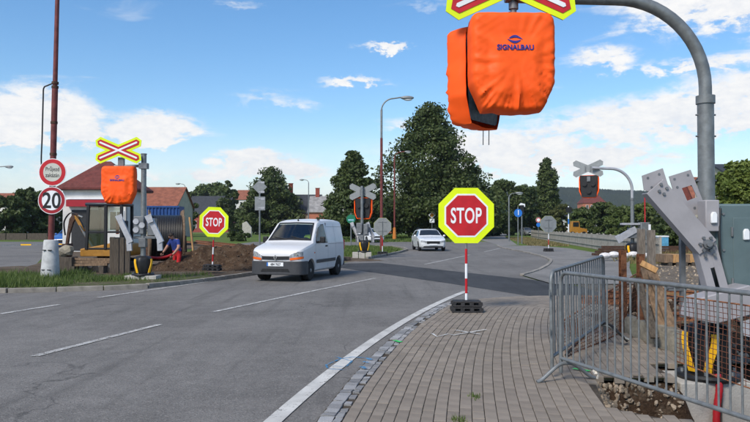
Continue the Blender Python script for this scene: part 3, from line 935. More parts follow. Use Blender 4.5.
def orange_cover(label, loc, rotz, seed, logo=True, W=.475, H=1.1, D=.17, res=64, tilt=0.0, group=None, hem=.05):
    t = thing('orange_cover', label, 'signal cover', loc, rotz, group); t.rotation_euler.y = tilt
    mb = MB(); n = res; vs = []
    for j in range(n + 1):
        v = .5 - .5 * math.cos(math.pi * j / n) if True else j / n
        for i in range(n + 1):
            u = math.sin(math.pi * (i / n - .5))
            sag = -.025 * (1 - abs(u)) * (1 - v) ** 3 + .02 * noise.noise(Vector((u * 2.5, seed, 1))) * (1 - v) ** 4
            ov = 0.035 * noise.noise(Vector((v * 4, seed + 2.2, u)))
            vs.append((u * bag_half(v, W) * (1 + .012 * noise.noise(Vector((v * 7, seed, 3)))), -bag_front(u, v, H, D, seed, W), (v - .5) * H + sag))
    fs = [(j * (n + 1) + i, j * (n + 1) + i + 1, (j + 1) * (n + 1) + i + 1, (j + 1) * (n + 1) + i) for j in range(n) for i in range(n)]
    # hem turned back behind the board
    rim = [i for i in range(n + 1)] + [j * (n + 1) + n for j in range(1, n + 1)] + [n * (n + 1) + i for i in range(n - 1, -1, -1)] + [j * (n + 1) for j in range(n - 1, 0, -1)]
    o = len(vs); m = len(rim)
    for k, ri in enumerate(rim):
        a, b_, c = vs[ri]; vs.append((a, .085 + .012 * noise.noise(Vector((k * .2, seed, 0))), c))
    for k, ri in enumerate(rim):
        a, b_, c = vs[ri]; w = hem * (1 + .24 * noise.noise(Vector((k * .3, seed, 5)))); L = math.hypot(a, c) or 1
        vs.append((a * (1 - w / L), .095, c * (1 - w / L)))
    for k in range(m):
        k2 = (k + 1) % m
        fs.append((rim[k], rim[k2], o + k2, o + k)); fs.append((o + k, o + k2, o + m + k2, o + m + k))
    mb.add(vs, fs); mb.build('cloth', M_ORANGE, t, smooth=70)
    if logo:
        def put(pts, off=.004):
            out = []
            for a, c in pts:
                v = c / H + .5; u = a / bag_half(v, W); out.append((a, -bag_front(u, v, H, D, seed, W) - off, c))
            return out
        lx, lz = -.0, .125
        tv, tf = text_data('SIGNALBAU', .080, .003, .95)
        mb = MB(); mb.add(put([(a + lx, c + lz) for a, c in tv], .007), tf); mb.build('lettering', M_LOGO, t, smooth=0, fix=False)
        # S-shaped double swoosh above the name
        mb = MB()
        for sg in (1, -1):
            up, dn = [], []
            for k in range(15):
                a = k / 14; th = math.pi * (1.0 * a) 
                X = sg * (-.075 + .15 * a); Z = sg * (.030 * math.sin(th) + .010 - .012 * a)
                w = .013 * math.sin(math.pi * min(1, a * 1.05)) ** .6 + .002
                up.append((X + lx + sg * .01, Z + lz + .095 + w)); dn.append((X + lx + sg * .01, Z + lz + .095 - w))
            pts = put(up + dn, .007); mb.add(pts, [(k, k + 1, 15 + k + 1, 15 + k) for k in range(14)])
        mb.build('emblem', M_LOGO, t, smooth=0, fix=False)
    return t


def light_board(par, loc, rotz, W=.42, H=1.0, facing=True):
    """the covered lamp board: dark plate with rounded corners, three lamp tubs behind"""
    mt = Matrix.Translation(Vector(loc)) @ Euler((0, 0, rotz)).to_matrix().to_4x4()
    mb = MB(); pts = []
    for cx, cz, a0 in ((1, 1, 0), (-1, 1, 90), (-1, -1, 180), (1, -1, 270)):
        for k in range(5):
            a = R(a0 + k * 22.5); ww = W if cz > 0 else W * .86
            pts.append((cx * (ww - .08) + .08 * math.cos(a), .06, cz * (H / 2 - .08) + .08 * math.sin(a)))
    mb.prism(pts, (0, .02, 0)); mb.v = [tuple(mt @ Vector(p)) for p in mb.v]
    bd = mb.build('light_board', M_BLACKP, par, smooth=0)
    for x, z in ((-.2, .12), (.2, .12), (0, -.25)):
        mb = MB(); mb.tube([(x, .08, z), (x, .17, z)], .115, 18)
        mb.v = [tuple(mt @ Vector(p)) for p in mb.v]; mb.build('lamp_housing', M_BLACKP, bd)
    mb = MB(); mb.box((0, .10, .36), (.16, .06, .24)); mb.v = [tuple(mt @ Vector(p)) for p in mb.v]; mb.build('clamp', M_GALV_D, bd)
    return bd


def arch_path(x_end, rad, z_top, z_low, n=14, sgn=-1):
    """vertical at x = 0 up to z_top-rad, quarter bend, then horizontal to x_end"""
    p = [(0, 0, z_low), (0, 0, z_top - rad)]
    for k in range(1, n + 1):
        a = math.pi / 2 * k / n
        p.append((sgn * rad * (1 - math.cos(a)), 0, z_top - rad + rad * math.sin(a)))
    p.append((x_end, 0, z_top + .03))
    return p


# signal A, the near one on the right
AX, AY = 3.72, 7.85
A = thing('arched_signal', 'tall grey pole whose arch carries the nearest crossing signal over the pavement', 'crossing signal', (AX, AY, .0))
MB().tube([(0, 0, .02), (0, 0, 3.05)], .088, 24).build('pole', M_GALV, A)
mb = MB(); mb.tube(arch_path(-2.25, 1.0, 4.17, 2.9), .069, 18); mb.build('arch', M_GALV, A)
MB().tube([(0, 0, 2.985), (0, 0, 3.075)], .102, 24).build('collar', M_GALV, A)
for zz in (2.12, 2.62, 2.86):
    for sx in (-1, 1): MB().cyl((sx * .085, 0, zz), (sx * .112, 0, zz), .010, n=8).build('bolt', M_GALV_D, A)
cross_sign(A, -2.27 + .06, -.12, 4.33, 1.47, .86)
mb = MB(); mb.cyl((-2.16, -.02, 4.25), (-2.16, -.02, 3.86), .035, n=12); mb.cyl((-2.16, -.02, 4.05), (-2.16, -.02, 4.12), .055, n=12); mb.box((-2.16, -.02, 3.97), (.17, .1, .06)); mb.build('hanger', M_GALV_D, A)
mb = MB(); mb.cyl((-2.16, .02, 4.02), (-2.5, .45, 4.0), .028, n=10); mb.build('hanger_arm', M_GALV_D, A)
light_board(A, (-2.20, -.05, 3.43), 0)
orange_cover('big orange cloth cover facing us on the nearest signal, blue lettering on it', (-2.20 + AX, AY - .06, 3.43), R(2), 3)
# second head, turned away to the left
ang = math.atan2(.81, .58)
hx, hy = -2.50, .44
light_board(A, (hx, hy, 3.33), R(234))
orange_cover('orange cloth cover seen edge-on behind the big cover, black board showing', (AX + hx, AY + hy, 3.33), R(234), 8, logo=False, res=48, hem=.012)
for dx in (.10, .17): MB().tube([(hx + dx, hy + .22 + k * .004, 2.80 - .05 * k) for k in range(5)], .006, 6).build('cable', M_GALV_D, A)

def foundation(loc, size, label, notch=True, rotz=0):
    t = thing('foundation_block', label, 'concrete block', loc, rotz)
    mb = MB(); w, d, h = size
    if notch:
        mb.box((-w * .245, 0, 0), (w * .49 - .03, d, h)); mb.box((w * .245 + .02, 0, 0), (w * .49 - .05, d, h)); mb.box((0, d * .12, -.004), (.10, d * .76, h - .01))
    else: mb.box((0, 0, 0), (w, d, h))
    mb.build('block', M_CONC, t, smooth=0, bevel=.014); return t


foundation((3.63, 7.78, -.34), (.84, .66, .58), 'pale concrete foundation block in the pit under the arched signal')


def base_wrap(loc, rotz, label, s=1.0, group=None, bands=(-137, -43, 60, 120)):
    """black pole-foot housing bound with yellow bands"""
    t = thing('pole_foot_housing', label, 'pole base', loc, rotz, group); t.scale = (s, s, s)
    mb = MB(); mb.lathe([(.33, 0), (.34, .03), (.33, .06), (.24, .075)], 28); mb.build('flange', M_BLACKP, t)
    mb = MB(); n = 32; prof = [(.215, .07), (.235, .14), (.25, .26), (.255, .42), (.245, .52), (.19, .58), (.11, .60)]; o = 0
    vs = []
    for r, z in prof:
        for k in range(n):
            a = 2 * math.pi * k / n; rr = r * (1 + .05 * math.cos(6 * a) + .03 * noise.noise(Vector((a * 2, z * 5, 1)))); vs.append((rr * math.cos(a), rr * math.sin(a), z))
    mb.add(vs, [(i * n + k, i * n + (k + 1) % n, (i + 1) * n + (k + 1) % n, (i + 1) * n + k) for i in range(len(prof) - 1) for k in range(n)]); mb.build('housing', M_BLACKP, t)
    for a in (R(b_) for b_ in bands):
        mb = MB(); L = []; w = .042
        for k in range(9):
            q = k / 8; z = .09 + .42 * q; r = np.interp(z, [p[1] for p in prof], [p[0] for p in prof]) * 1.09 + .016
            aa = a + (.13 if a < R(-120) else -.15) * (math.cos(q * math.pi * 1.1)) * .9
            L.append((r, aa, z))
        vs = []
        for r, aa, z in L:
            da = w / r
            for dr, dd in ((0, -da), (.016, -da * .8), (.016, da * .8), (0, da)): vs.append(((r + dr) * math.cos(aa + dd), (r + dr) * math.sin(aa + dd), z))
        fs = [(4 * i + k, 4 * i + (k + 1) % 4, 4 * i + 4 + (k + 1) % 4, 4 * i + 4 + k) for i in range(8) for k in range(4)] + [(3, 2, 1, 0), (32, 33, 34, 35)]
        mb.add(vs, fs); mb.build('yellow_band', M_CABLEY, t)
    for a in range(0, 360, 60): MB().cyl((.285 * math.cos(R(a)), .285 * math.sin(R(a)), .06), (.285 * math.cos(R(a)), .285 * math.sin(R(a)), .1), .018, n=6).build('bolt', M_GALV, t)
    return t


base_wrap((AX - .06, AY - .12, -.048), 0, 'black housing with yellow bands at the foot of the arched pole', 1.0, bands=(-160, -108, 60))
g = thing('conduit', 'red plastic conduit dropping down the front of the concrete block', 'pipe', (3.60, 7.40, -.52))
mb = MB(); path = catmull([(0.03, .06, .56), (.03, .02, .42), (-.01, .0, .2), (-.03, -.03, -.06)], 8)
mb.tube([tuple(p) for p in path], [.036 + .003 * (i % 2) for i in range(len(path))], 14); mb.build('pipe', M_REDPIPE, g)


# ------------------------------------------------------------------ barrier drives (booms taken off)
def channel(par, name, p0, p1, w, y, dep=.11, m=M_ARM, slot=None, tail=0.0):
    """open sheet-metal arm in the XZ plane, folded flanges towards the back"""
    p0, p1 = Vector((p0[0], 0, p0[1])), Vector((p1[0], 0, p1[1])); d = (p1 - p0).normalized(); n = Vector((d.z, 0, -d.x))
    mb = MB(); th = .012
    a, b_, c, e = p0 + n * w / 2, p0 - n * w / 2, p1 - n * w / 2, p1 + n * w / 2
    Y = Vector((0, y, 0))
    if slot:
        s0, s1, sw = slot; L = (p1 - p0).length
        for lo, hi, l0, l1 in ((-w / 2, -sw / 2, 0, 1), (sw / 2, w / 2, 0, 1), (-sw / 2, sw / 2, 0, s0), (-sw / 2, sw / 2, s1, 1)):
            pts = [p0 + d * L * l0 + n * lo + Y, p0 + d * L * l1 + n * lo + Y, p0 + d * L * l1 + n * hi + Y, p0 + d * L * l0 + n * hi + Y]
            mb.prism(pts, (0, th, 0))
    else: mb.prism([a + Y, b_ + Y, c + Y, e + Y], (0, th, 0))
    for q0, q1, sg in ((a, e, -1), (b_, c, 1)):
        mb.prism([q0 + Y + Vector((0, th, 0)), q1 + Y + Vector((0, th, 0)), q1 + Y + n * sg * th + Vector((0, th, 0)), q0 + Y + n * sg * th + Vector((0, th, 0))], (0, dep, 0))
    return mb.build(name, m, par, smooth=0, bevel=.004)


def bolts(par, pts, y, r=.013):
    for x, z in pts: MB().tube([(x, y - .016, z), (x, y, z)], r, 8).build('bolt', M_GALV_D, par)


def plate_with_hole(par, name, poly, hole, y, m=M_ARM, th=.012):
    outer = [Vector((x, y, z)) for x, z in poly]; inner = [Vector((x, y, z)) for x, z in hole]
    tri = tessellate_polygon([outer, inner]); allp = outer + inner; n = len(allp)
    mb = MB(); vs = allp + [p + Vector((0, th, 0)) for p in allp]
    fs = [tuple(t) for t in tri] + [tuple(i + n for i in t)[::-1] for t in tri]
    no = len(outer)
    fs += [(i, (i + 1) % no, (i + 1) % no + n, i + n) for i in range(no)]
    ni = len(inner)
    fs += [(no + i, no + (i + 1) % ni, no + (i + 1) % ni + n, no + i + n) for i in range(ni)]
    mb.add(vs, fs); return mb.build(name, m, par, smooth=0)


# drive A
D_ = thing('barrier_drive', 'large grey barrier drive with a bent arm and teal cabinet at the right edge', 'barrier drive', (AX - .20, AY, 0))
channel(D_, 'arm', (-.56, 2.03), (-.005, 1.385), .235, -.46, .13)
channel(D_, 'arm', (-.02, 1.43), (.16, .74), .215, -.455 + .016, .13, slot=(.38, .80, .045))
bolts(D_, [(-.50, 2.05), (-.44, 2.01), (-.52, 1.98), (-.47, 1.95)], -.462, .016)
bolts(D_, [(-.055, 1.36), (.045, 1.375), (-.04, 1.30), (.06, 1.31)], -.462, .018)
mb = MB(); mb.tube([(-.02, -.50, 1.42), (-.02, -.40, 1.42)], .05, 8); mb.tube([(-.02, -.53, 1.42), (-.02, -.50, 1.42)], .028, 10)
mb.build('pivot', M_GALV_D, D_)
for k in range(6): a = R(60 * k); MB().tube([(-.02 + .075 * math.cos(a), -.485, 1.42 + .075 * math.sin(a)), (-.02 + .075 * math.cos(a), -.455, 1.42 + .075 * math.sin(a))], .017, 6).build('bolt', M_GALV_D, D_)
def rot2(pts, c, a): return [(c[0] + (x - c[0]) * math.cos(a) - (z - c[1]) * math.sin(a), c[1] + (x - c[0]) * math.sin(a) + (z - c[1]) * math.cos(a)) for x, z in pts]
pl = [(-.68, 2.145), (-.46, 2.225), (-.37, 1.93), (-.55, 1.90), (-.615, 1.98), (-.66, 1.99)]
mb = MB(); mb.prism([(x, -.42, z) for x, z in pl], (0, .014, 0)); p_ = mb.build('mounting_plate', M_ARM, D_, smooth=0)
for x, z in ((-.62, 2.12), (-.50, 2.16), (-.45, 2.06), (-.58, 2.02)): MB().tube([(x, -.4225, z), (x, -.4195, z)], .014, 10).build('bolt_hole', M_GALV_D, p_)
pl2 = [(-.26, 2.16), (-.02, 2.235), (.14, 1.82), (.07, 1.74), (-.09, 1.71), (-.19, 1.92)]
hl = [(-.12, 2.03), (-.01, 2.065), (.05, 1.93), (-.06, 1.89)]
p2_ = plate_with_hole(D_, 'mounting_plate', pl2, hl, -.10)
for x, z in ((-.20, 2.13), (-.05, 2.175), (-.17, 2.04), (.02, 1.81), (.09, 1.85)): MB().tube([(x, -.1025, z), (x, -.0995, z)], .015, 10).build('bolt_hole', M_GALV_D, p2_)
channel(D_, 'arm', (-.17, 1.86), (.12, 1.50), .17, .12, .10, m=M_GALV_L)
mb = MB(); mb.box((.09, -.27, 1.72), (.15, .2, .34)); mb.build('gear_box', M_ARM, D_, bevel=.012)
mb = MB(); pts = [(.165, 1.80), (.20, 1.85), (.98, 1.85), (1.02, 1.81), (1.02, .62), (.40, .62), (.15, 1.45)]
mb.prism([(x, -.30, z) for x, z in pts], (0, .42, 0)); cb = mb.build('cabinet', M_TEAL, D_, bevel=.022)
for x, z in ((.095, 1.70), (.475, 1.52)):
    mb = MB(); yy = -.33 if x > .2 else -.40
    mb.prism([(x - .032, yy, z - .06), (x + .032, yy, z - .06), (x + .032, yy, z + .035), (x + .018, yy, z + .06), (x - .018, yy, z + .06), (x - .032, yy, z + .035)], (0, .032, 0)); mb.build('white_cap', M_SIGNWHITE, cb, bevel=.008)
mb = MB()
for k in range(1): mb.box((.62, -.304, 1.25), (.56, .006, .9))
mb.build('cabinet_door', M_TEAL, cb, bevel=.003)
for z in (1.55, 1.0): mb = MB(); mb.tube([(.325, -.312, z - .05), (.325, -.312, z + .05)], .012, 8); mb.build('hinge', M_GALV_D, cb)
mb = MB(); mb.tube([(.20, -.31, 1.80), (.16, -.36, 1.6), (.17, -.36, 1.2), (.22, -.33, .8)], .014, 8); mb.build('cable', M_CABLEB, cb)
for z in (1.74, 1.35): mb = MB(); mb.tube([(.235, -.312, z), (.235, -.30, z)], .014, 8); mb.build('screw', M_GALV_D, cb)
mb = MB(); pts = [(-.20, .86), (.335, 1.0), (.42, .97), (.46, .72), (.0, .60), (-.26, .66)]
mb.prism([(x, -.62, z) for x, z in pts], (0, .30, 0)); mb.build('lower_hood', M_ARM, D_, bevel=.012)
mb = MB(); mb.prism([(.26, -.60, .62), (.40, -.60, .66), (.37, -.60, .46), (.29, -.60, .48)], (0, .02, 0)); mb.build('bracket', M_GALV_L, D_)
mb = MB(); mb.box((-.10, -.05, 1.05), (.05, .06, .9)); mb.box((-.17, -.06, .92), (.2, .05, .05)); mb.tube([(-.28, -.06, .93), (-.15, -.06, .93)], .03, 10); mb.build('locking_bar', M_GALV_D, D_)


def small_drive(loc, rotz, label, arms, sx=1.0):
    t = thing('barrier_drive', label, 'barrier drive', loc, rotz); t.scale = (sx, 1, 1)
    mb = MB(); mb.box((-.10, .05, 1.55), (.30, .30, .52)); mb.build('gear_box', M_GALV_D, t, bevel=.02); mb = MB(); mb.box((.24, .08, 1.50), (.22, .26, .5)); mb.build('counterweight_box', M_GALV_D, t, bevel=.02)
    for x, z in ((-.17, 1.66), (-.17, 1.42), (.0, 1.55)): MB().tube([(x, -.13, z), (x, -.09, z)], .085, 16).build('round_cover', M_GALV_L, t)
    for x0 in arms:
        channel(t, 'arm', (x0 - .16, 1.72), (x0 + .16, 1.06), .15, -.30 if x0 < 0 else -.2, .09, m=M_GALV_L)
        channel(t, 'arm', (x0 + .10, 1.12), (x0 + .12, .82), .14, -.28 if x0 < 0 else -.18, .09, m=M_GALV_L)
        mb = MB(); mb.prism([(x0 - .30, -.26, 1.80), (x0 - .12, -.26, 1.88), (x0 - .05, -.26, 1.66), (x0 - .2, -.26, 1.6)], (0, .012, 0)); mb.build('mounting_plate', M_GALV_L, t)
    mb = MB(); mb.box((0.05, .02, 1.20), (.62, .10, .08)); mb.box((0, .0, 1.05), (.2, .2, .26)); mb.build('bracket', M_GALV_D, t, bevel=.008)
    return t


# ------------------------------------------------------------------ crowd barriers
def crowd_barrier(p0, p1, label, z0=.03, z1=.03, feet=(True, True), H=1.1, pitch=.112):
    a, b_ = Vector((*p0, z0)), Vector((*p1, z1)); L = (b_.xy - a.xy).length
    t = thing('crowd_barrier', label, 'crowd barrier', a, math.atan2(b_.y - a.y, b_.x - a.x), 'steel crowd barriers round the pit')
    t.rotation_euler.y = -math.atan2(z1 - z0, L)
    r = .0195; rad = .11; path = [(0, 0, .06)]
    path.append((0, 0, H - rad))
    for k in range(1, 7): q_ = math.pi / 2 * k / 6; path.append((rad * (1 - math.cos(q_)), 0, H - rad + rad * math.sin(q_)))
    for k in range(0, 7): q_ = math.pi / 2 * k / 6; path.append((L - rad + rad * math.sin(q_), 0, H - rad + rad * math.cos(q_)))
    path.append((L, 0, .06))
    MB().tube(path, r, 12).build('frame', M_GALV, t)
    MB().tube([(0, 0, .21), (L, 0, .21)], r * .95, 12).build('bottom_rail', M_GALV, t)
    n = int(L / pitch); base = None
    for k in range(1, n):
        x = L * k / n
        mb_z = H - .01 if rad < x < L - rad else H - .05
        if base is None: base = o = MB().tube([(0, 0, .22), (0, 0, H - .015)], .0085, 8).build('bar', M_GALV, t)
        else: o = base.copy(); C.objects.link(o); o.parent = t
        o.location = (x, random.uniform(-.001, .001), 0)
    for k, fx in enumerate((.10, L - .10)):
        if feet[k]:
            path = catmull([(fx, -.34, .004), (fx, -.27, .035), (fx, -.10, .155), (fx, 0, .175), (fx, .10, .155), (fx, .27, .035), (fx, .34, .004)], 5)
            mb = MB(); mb.tube([tuple(p) for p in path], .019, 10); mb.tube([(fx, 0, .165), (fx, 0, .215)], .016, 8); mb.build('foot', M_GALV, t)
    mb = MB(); mb.tube([(-.02, 0, .45), (-.055, 0, .45), (-.055, 0, .52)], .008, 6); mb.tube([(-.02, 0, .85), (-.055, 0, .85), (-.055, 0, .92)], .008, 6); mb.build('hook', M_GALV, t)
    return t


crowd_barrier((1.93, 7.30), (2.77, 4.62), 'near steel crowd barrier running to the right edge past the pit')
crowd_barrier((1.86, 7.38), (3.12, 9.55), 'steel crowd barrier running away towards the rails', .03, .11, feet=(False, True))
g = thing('tape_knot', 'small white tape knot tied to the bottom rail of the near barrier', 'tape', (2.11, 6.72, .21))
mb = MB(); mb.ball((0, 0, 0), .026, 8, (1.1, 1.2, 1)); mb.box((.012, -.02, -.03), (.02, .004, .05), (0, .4, .5)); mb.box((-.02, -.022, .015), (.04, .004, .02), (0, .5, .2)); mb.build('knot', mat('tape_white', (.68, .63, .55), .8, var=.2, scale=30), g)


# ------------------------------------------------------------------ rusty mesh, posts, planks, slabs
M_RUSTM = mat('rusty_wire', (.12, .045, .025), .85, var=.4, scale=20)
def mesh_panel(label, tl, tr, bl, br, nu, nv, r=.0042, frame=True, m=None):
    tl, tr, bl, br = (Vector(p) for p in (tl, tr, bl, br))
    t = thing('rebar_mesh', label, 'steel mesh', (bl + br) / 2)
    o = (bl + br) / 2
    def pt(u, v):
        a = bl.lerp(br, u).lerp(tl.lerp(tr, u), v); k = .03 * fbm(u * 2, v * 2, nu)
        return a - o + Vector((k, k, 0))
    mb = MB()
    for i in range(nu + 1): mb.tube([pt(i / nu, v / 5) for v in range(6)], r, 4)
    for j in range(nv + 1): mb.tube([pt(u / 8, j / nv) for u in range(9)], r, 4)
    mb.build('wire_grid', m or M_RUST, t)
    if frame:
        MB().tube([pt(u / 8, 1) for u in range(9)], r * 2.6, 6).build('top_rod', M_RUST, t)
        MB().tube([pt(u / 8, 0) for u in range(9)], r * 2.2, 6).build('bottom_rod', M_RUST, t)
    return t


b0, b1 = G(566, 357, .03), G(634, 327, .03)
mesh_panel('rusty mesh panel leaning behind the receding crowd barrier', P(561, 322, b0.y), P(641, 271, b1.y - .1), b0, b1, 40, 12)
mesh_panel('rusty mesh panel in front of the pole housing at the right', P(676, 296, 7.05), P(775, 309, 6.25), P(676, 361, 7.05), P(775, 398, 6.25), 22, 14, r=.0032, m=M_RUSTM)
for px, py, Yd, lb in ((622.5, 250, 10.6, 'rusty steel post farther from the plank stack'), (640.5, 254, 10.1, 'rusty steel post beside the leaning planks')):
    top = P(px, py, Yd); t = thing('steel_post', lb, 'post', (top.x, Yd, 0))
    mb = MB(); w = .085; mb.box((0, -.035, top.z / 2), (w, .012, top.z)); mb.box((0, .035, top.z / 2), (w, .012, top.z)); mb.box((0, 0, top.z / 2), (.012, .06, top.z)); mb.build('beam', M_RUST, t, smooth=0)
    t.rotation_euler.z = R(12)
for i, (pa, pb, w, m, lb) in enumerate([((645, 268), (664, 333), .13, M_WOOD, 'brown top plank of the stack leaning by the rusty post'), ((652, 272), (676, 338), .13, M_WOOD, 'weathered plank leaning just right of the brown one'),
                                   ((637, 278), (655, 338), .11, M_WOODD, 'dark plank leaning left of the brown one'), ((641, 263), (657, 271), .085, M_WOODL, 'short pale board laid across the rusty posts')]):
    Yt = 9.9 - .12 * i; a = P(pa[0], pa[1], Yt); bq = P(pb[0], pb[1], Yt - .55 if i < 3 else Yt - .1)
    t = thing('plank', lb, 'plank', bq); mb = MB(); mb.beam(a - bq, (0, 0, 0), w, .035, up=(0, -1, .3)); mb.build('board', m, t, smooth=0, bevel=.003)
# mossy slab edging on the far side of the blocks
t = thing('concrete_edging', 'mossy old concrete edging between paving and works ground', 'kerb', (3.86, 9.9, 0), 0)
for k, (ya, yb) in enumerate(((-1.5, -.45), (-.43, .62), (.64, 1.7))):
    mb = MB(); n = 10; vs = []
    prof = [(-.11, -.1), (-.115, .25), (-.09, .29), (.09, .285), (.115, .25), (.11, -.1)]
    for i in range(n + 1):
        y = ya + (yb - ya) * i / n
        for x, z in prof: vs.append((x + .015 * fbm(y * 6, x * 9, k), y, z + (.022 * fbm(y * 5, z * 5, k + 4) if z > 0 else 0) - .02 * k))
    m_ = len(prof)
    fs = [(i * m_ + j, i * m_ + j + 1, (i + 1) * m_ + j + 1, (i + 1) * m_ + j) for i in range(n) for j in range(m_ - 1)] + [tuple(range(m_))[::-1], tuple(n * m_ + j for j in range(m_))]
    mb.add(vs, fs); mb.build('slab', M_CONC_OLD, t, smooth=50)
t = thing('hose', 'black cable looping over the paving behind the rusty mesh', 'cable', G(565, 352, .03))
o = t.location
MB().tube([tuple(p - o) for p in catmull([G(566, 355, .06), P(580, 340, 9.0), P(598, 325, 9.4), P(610, 325, 9.4), P(620, 334, 9.2), G(627, 341, .06)], 8)], .016, 8).build('cable', M_CABLEB, t)
t = thing('cable', 'black cable trailing over the works ground behind the housing', 'cable', (4.3, 8.4, .0))
MB().tube([tuple(p) for p in catmull([(-.5, .1, .5), (-.2, .2, .62), (.1, .1, .45), (.25, -.1, .1), (.5, -.3, .03)], 8)], .02, 8).build('sheath', M_CABLEB, t)

# ------------------------------------------------------------------ railway track
def track(label, t0, t1, z=0.0, name='railway_track'):
    par = thing(name, label, 'railway track', tuple(q + T_DIR * (t0 + t1) / 2) + (z,), math.atan2(T_DIR.y, T_DIR.x)); L = abs(t1 - t0)
    prof = [(-.065, 0), (-.065, .012), (-.012, .03), (-.010, .105), (-.035, .118), (-.035, .15), (.035, .15), (.035, .118), (.010, .105), (.012, .03), (.065, .012), (.065, 0)]
    for s in (-1, 1):
        mb = MB(); mb.prism([(-L / 2, s * .74 + a, .13 + b_) for a, b_ in prof], (L, 0, 0)); mb.build('rail', M_RUST, par, smooth=0)
    n = int(L / .62); base = None
    for k in range(n):
        if base is None:
            m3 = MB(); m3.box((0, 0, .065), (.24, 2.4, .14)); base = o = m3.build('sleeper', M_WOODD, par, smooth=0, bevel=.01)
        else: o = base.copy(); C.objects.link(o); o.parent = par
        o.location = (-L / 2 + (k + .5) * L / n, random.uniform(-.04, .04), random.uniform(-.01, .01)); o.rotation_euler.z = random.uniform(-.02, .02)
    return par


track('rusty railway track on sleepers running to the right of the crossing', 15.4, 40)
track('rusty railway track running away to the left beyond the soil mound', -42, -3.2, .06)
# ------------------------------------------------------------------ vehicles
class Body:
    """lofted car body, nose towards +x; stations: x, z_bottom, z_top, half width, half width at top, belt height, corner radius"""
    def __init__(s, st): s.st = sorted(st, key=lambda r: -r[0])
    def at(s, x):
        xs = [-r[0] for r in s.st]
        return [np.interp(-x, xs, [r[k] for r in s.st]) for k in range(1, 7)]
    def section(s, x):
        zb, zt, hw, ht, belt, r = s.at(x)
        bl = min(belt, zt - r * 1.2)
        if zt - r * 1.2 <= belt: ht = hw - .01
        return [(0, zb), (hw - .10, zb), (hw - .03, zb + .06), (hw - .005, zb + .2), (hw, (zb + bl) / 2 + .06), (hw - .004, bl - .04), (hw - .015, bl + .02),
                (ht + (hw - ht) * .12, zt - r), (ht - r * .28, zt - r * .34), (ht - r, zt - r * .06), (ht * .62, zt), (0, zt + .012)]
    def side(s, x, z):
        sec = s.section(x); pts = [(p[1], p[0]) for p in sec[2:9]]
        return np.interp(z, [p[0] for p in pts], [p[1] for p in pts])
    def top(s, x, y):
        sec = s.section(x); pts = [(p[0], p[1]) for p in sec[::-1] if p[1] > s.at(x)[1] - s.at(x)[5] * 1.01]
        return np.interp(abs(y), [p[0] for p in pts], [p[1] for p in pts])
    def loft(s, skip=None):
        xs = sorted({r[0] for r in s.st} | {x + 0 for x in np.linspace(s.st[-1][0], s.st[0][0], 34)}, reverse=True)
        mb = MB(); n = 12; ring = []
        for x in xs:
            sec = s.section(x); full = [(x, p[0], p[1]) for p in sec] + [(x, -p[0], p[1]) for p in sec[-2:0:-1]]
            ring.append(len(mb.v)); mb.v += full
        m = 2 * n - 2
        for i in range(len(xs) - 1):
            xm = (xs[i] + xs[i + 1]) / 2
            for k in range(m):
                if skip and skip(xm, k, n): continue
                mb.f.append((ring[i] + k, ring[i] + (k + 1) % m, ring[i + 1] + (k + 1) % m, ring[i + 1] + k)); mb.mi.append(0)
        mb.f.append(tuple(ring[0] + k for k in range(m))); mb.mi.append(0)
        mb.f.append(tuple(ring[-1] + k for k in range(m))[::-1]); mb.mi.append(0)
        return mb
    def side_patch(s, poly, sg, off=.006, th=.012, nx=10):
        """poly in (x, z); follows the body side"""
        xs = [p[0] for p in poly]; x0, x1 = min(xs), max(xs); mb = MB(); rows = []
        cols = nx + 1
        for i in range(cols):
            x = x0 + (x1 - x0) * i / nx; x_ = min(max(x, x0 + 1e-4), x1 - 1e-4); zs = []
            for (ax, az), (bx, bz) in zip(poly, poly[1:] + poly[:1]):
                if (ax - x_) * (bx - x_) <= 0 and ax != bx: zs.append(az + (bz - az) * (x_ - ax) / (bx - ax))
            lo, hi = min(zs), max(zs); rows.append((x, lo, hi))
        nz = 4; vs = []
        for x, lo, hi in rows:
            for j in range(nz + 1): z = lo + (hi - lo) * j / nz; vs.append((x, sg * (s.side(x, z) + off), z))
        fs = [(i * (nz + 1) + j, (i + 1) * (nz + 1) + j, (i + 1) * (nz + 1) + j + 1, i * (nz + 1) + j + 1) for i in range(cols - 1) for j in range(nz)]
        mb.add(vs, fs); return mb


def wheel(par, x, y, r, w=.18, rim=M_GALV, hub=None, spokes=0):
    sg = 1 if y > 0 else -1
    mb = MB(); prof = [(r * .60, -w / 2), (r * .93, -w / 2), (r, -w * .36), (r, w * .36), (r * .93, w / 2), (r * .60, w / 2)]
    mb.lathe(prof, 28); mb.v = [(x + a, y + c * 1.0, r + b_) for a, b_, c in mb.v]
    wh = mb.build('wheel', M_TYRE, par, smooth=40)
    mb = MB(); mb.lathe([(r * .62, -.02), (r * .60, .02), (r * .5, .03), (r * .2, .035), (r * .12, .05)], 24); mb.v = [(x + a, y + sg * (w / 2 - .035) + sg * c, r + b_) for a, b_, c in mb.v]
    rm = mb.build('rim', rim, wh)
    if spokes:
        mb = MB()
        for k in range(spokes):
            a = 2 * math.pi * k / spokes; mb.beam((x + .1 * r * math.cos(a), y + sg * (w / 2), r + .1 * r * math.sin(a)), (x + .58 * r * math.cos(a), y + sg * (w / 2 + .002), r + .58 * r * math.sin(a)), .05, .02, up=(0, 1, 0))
        mb.build('spoke', M_CHROME, rm)
    return wh


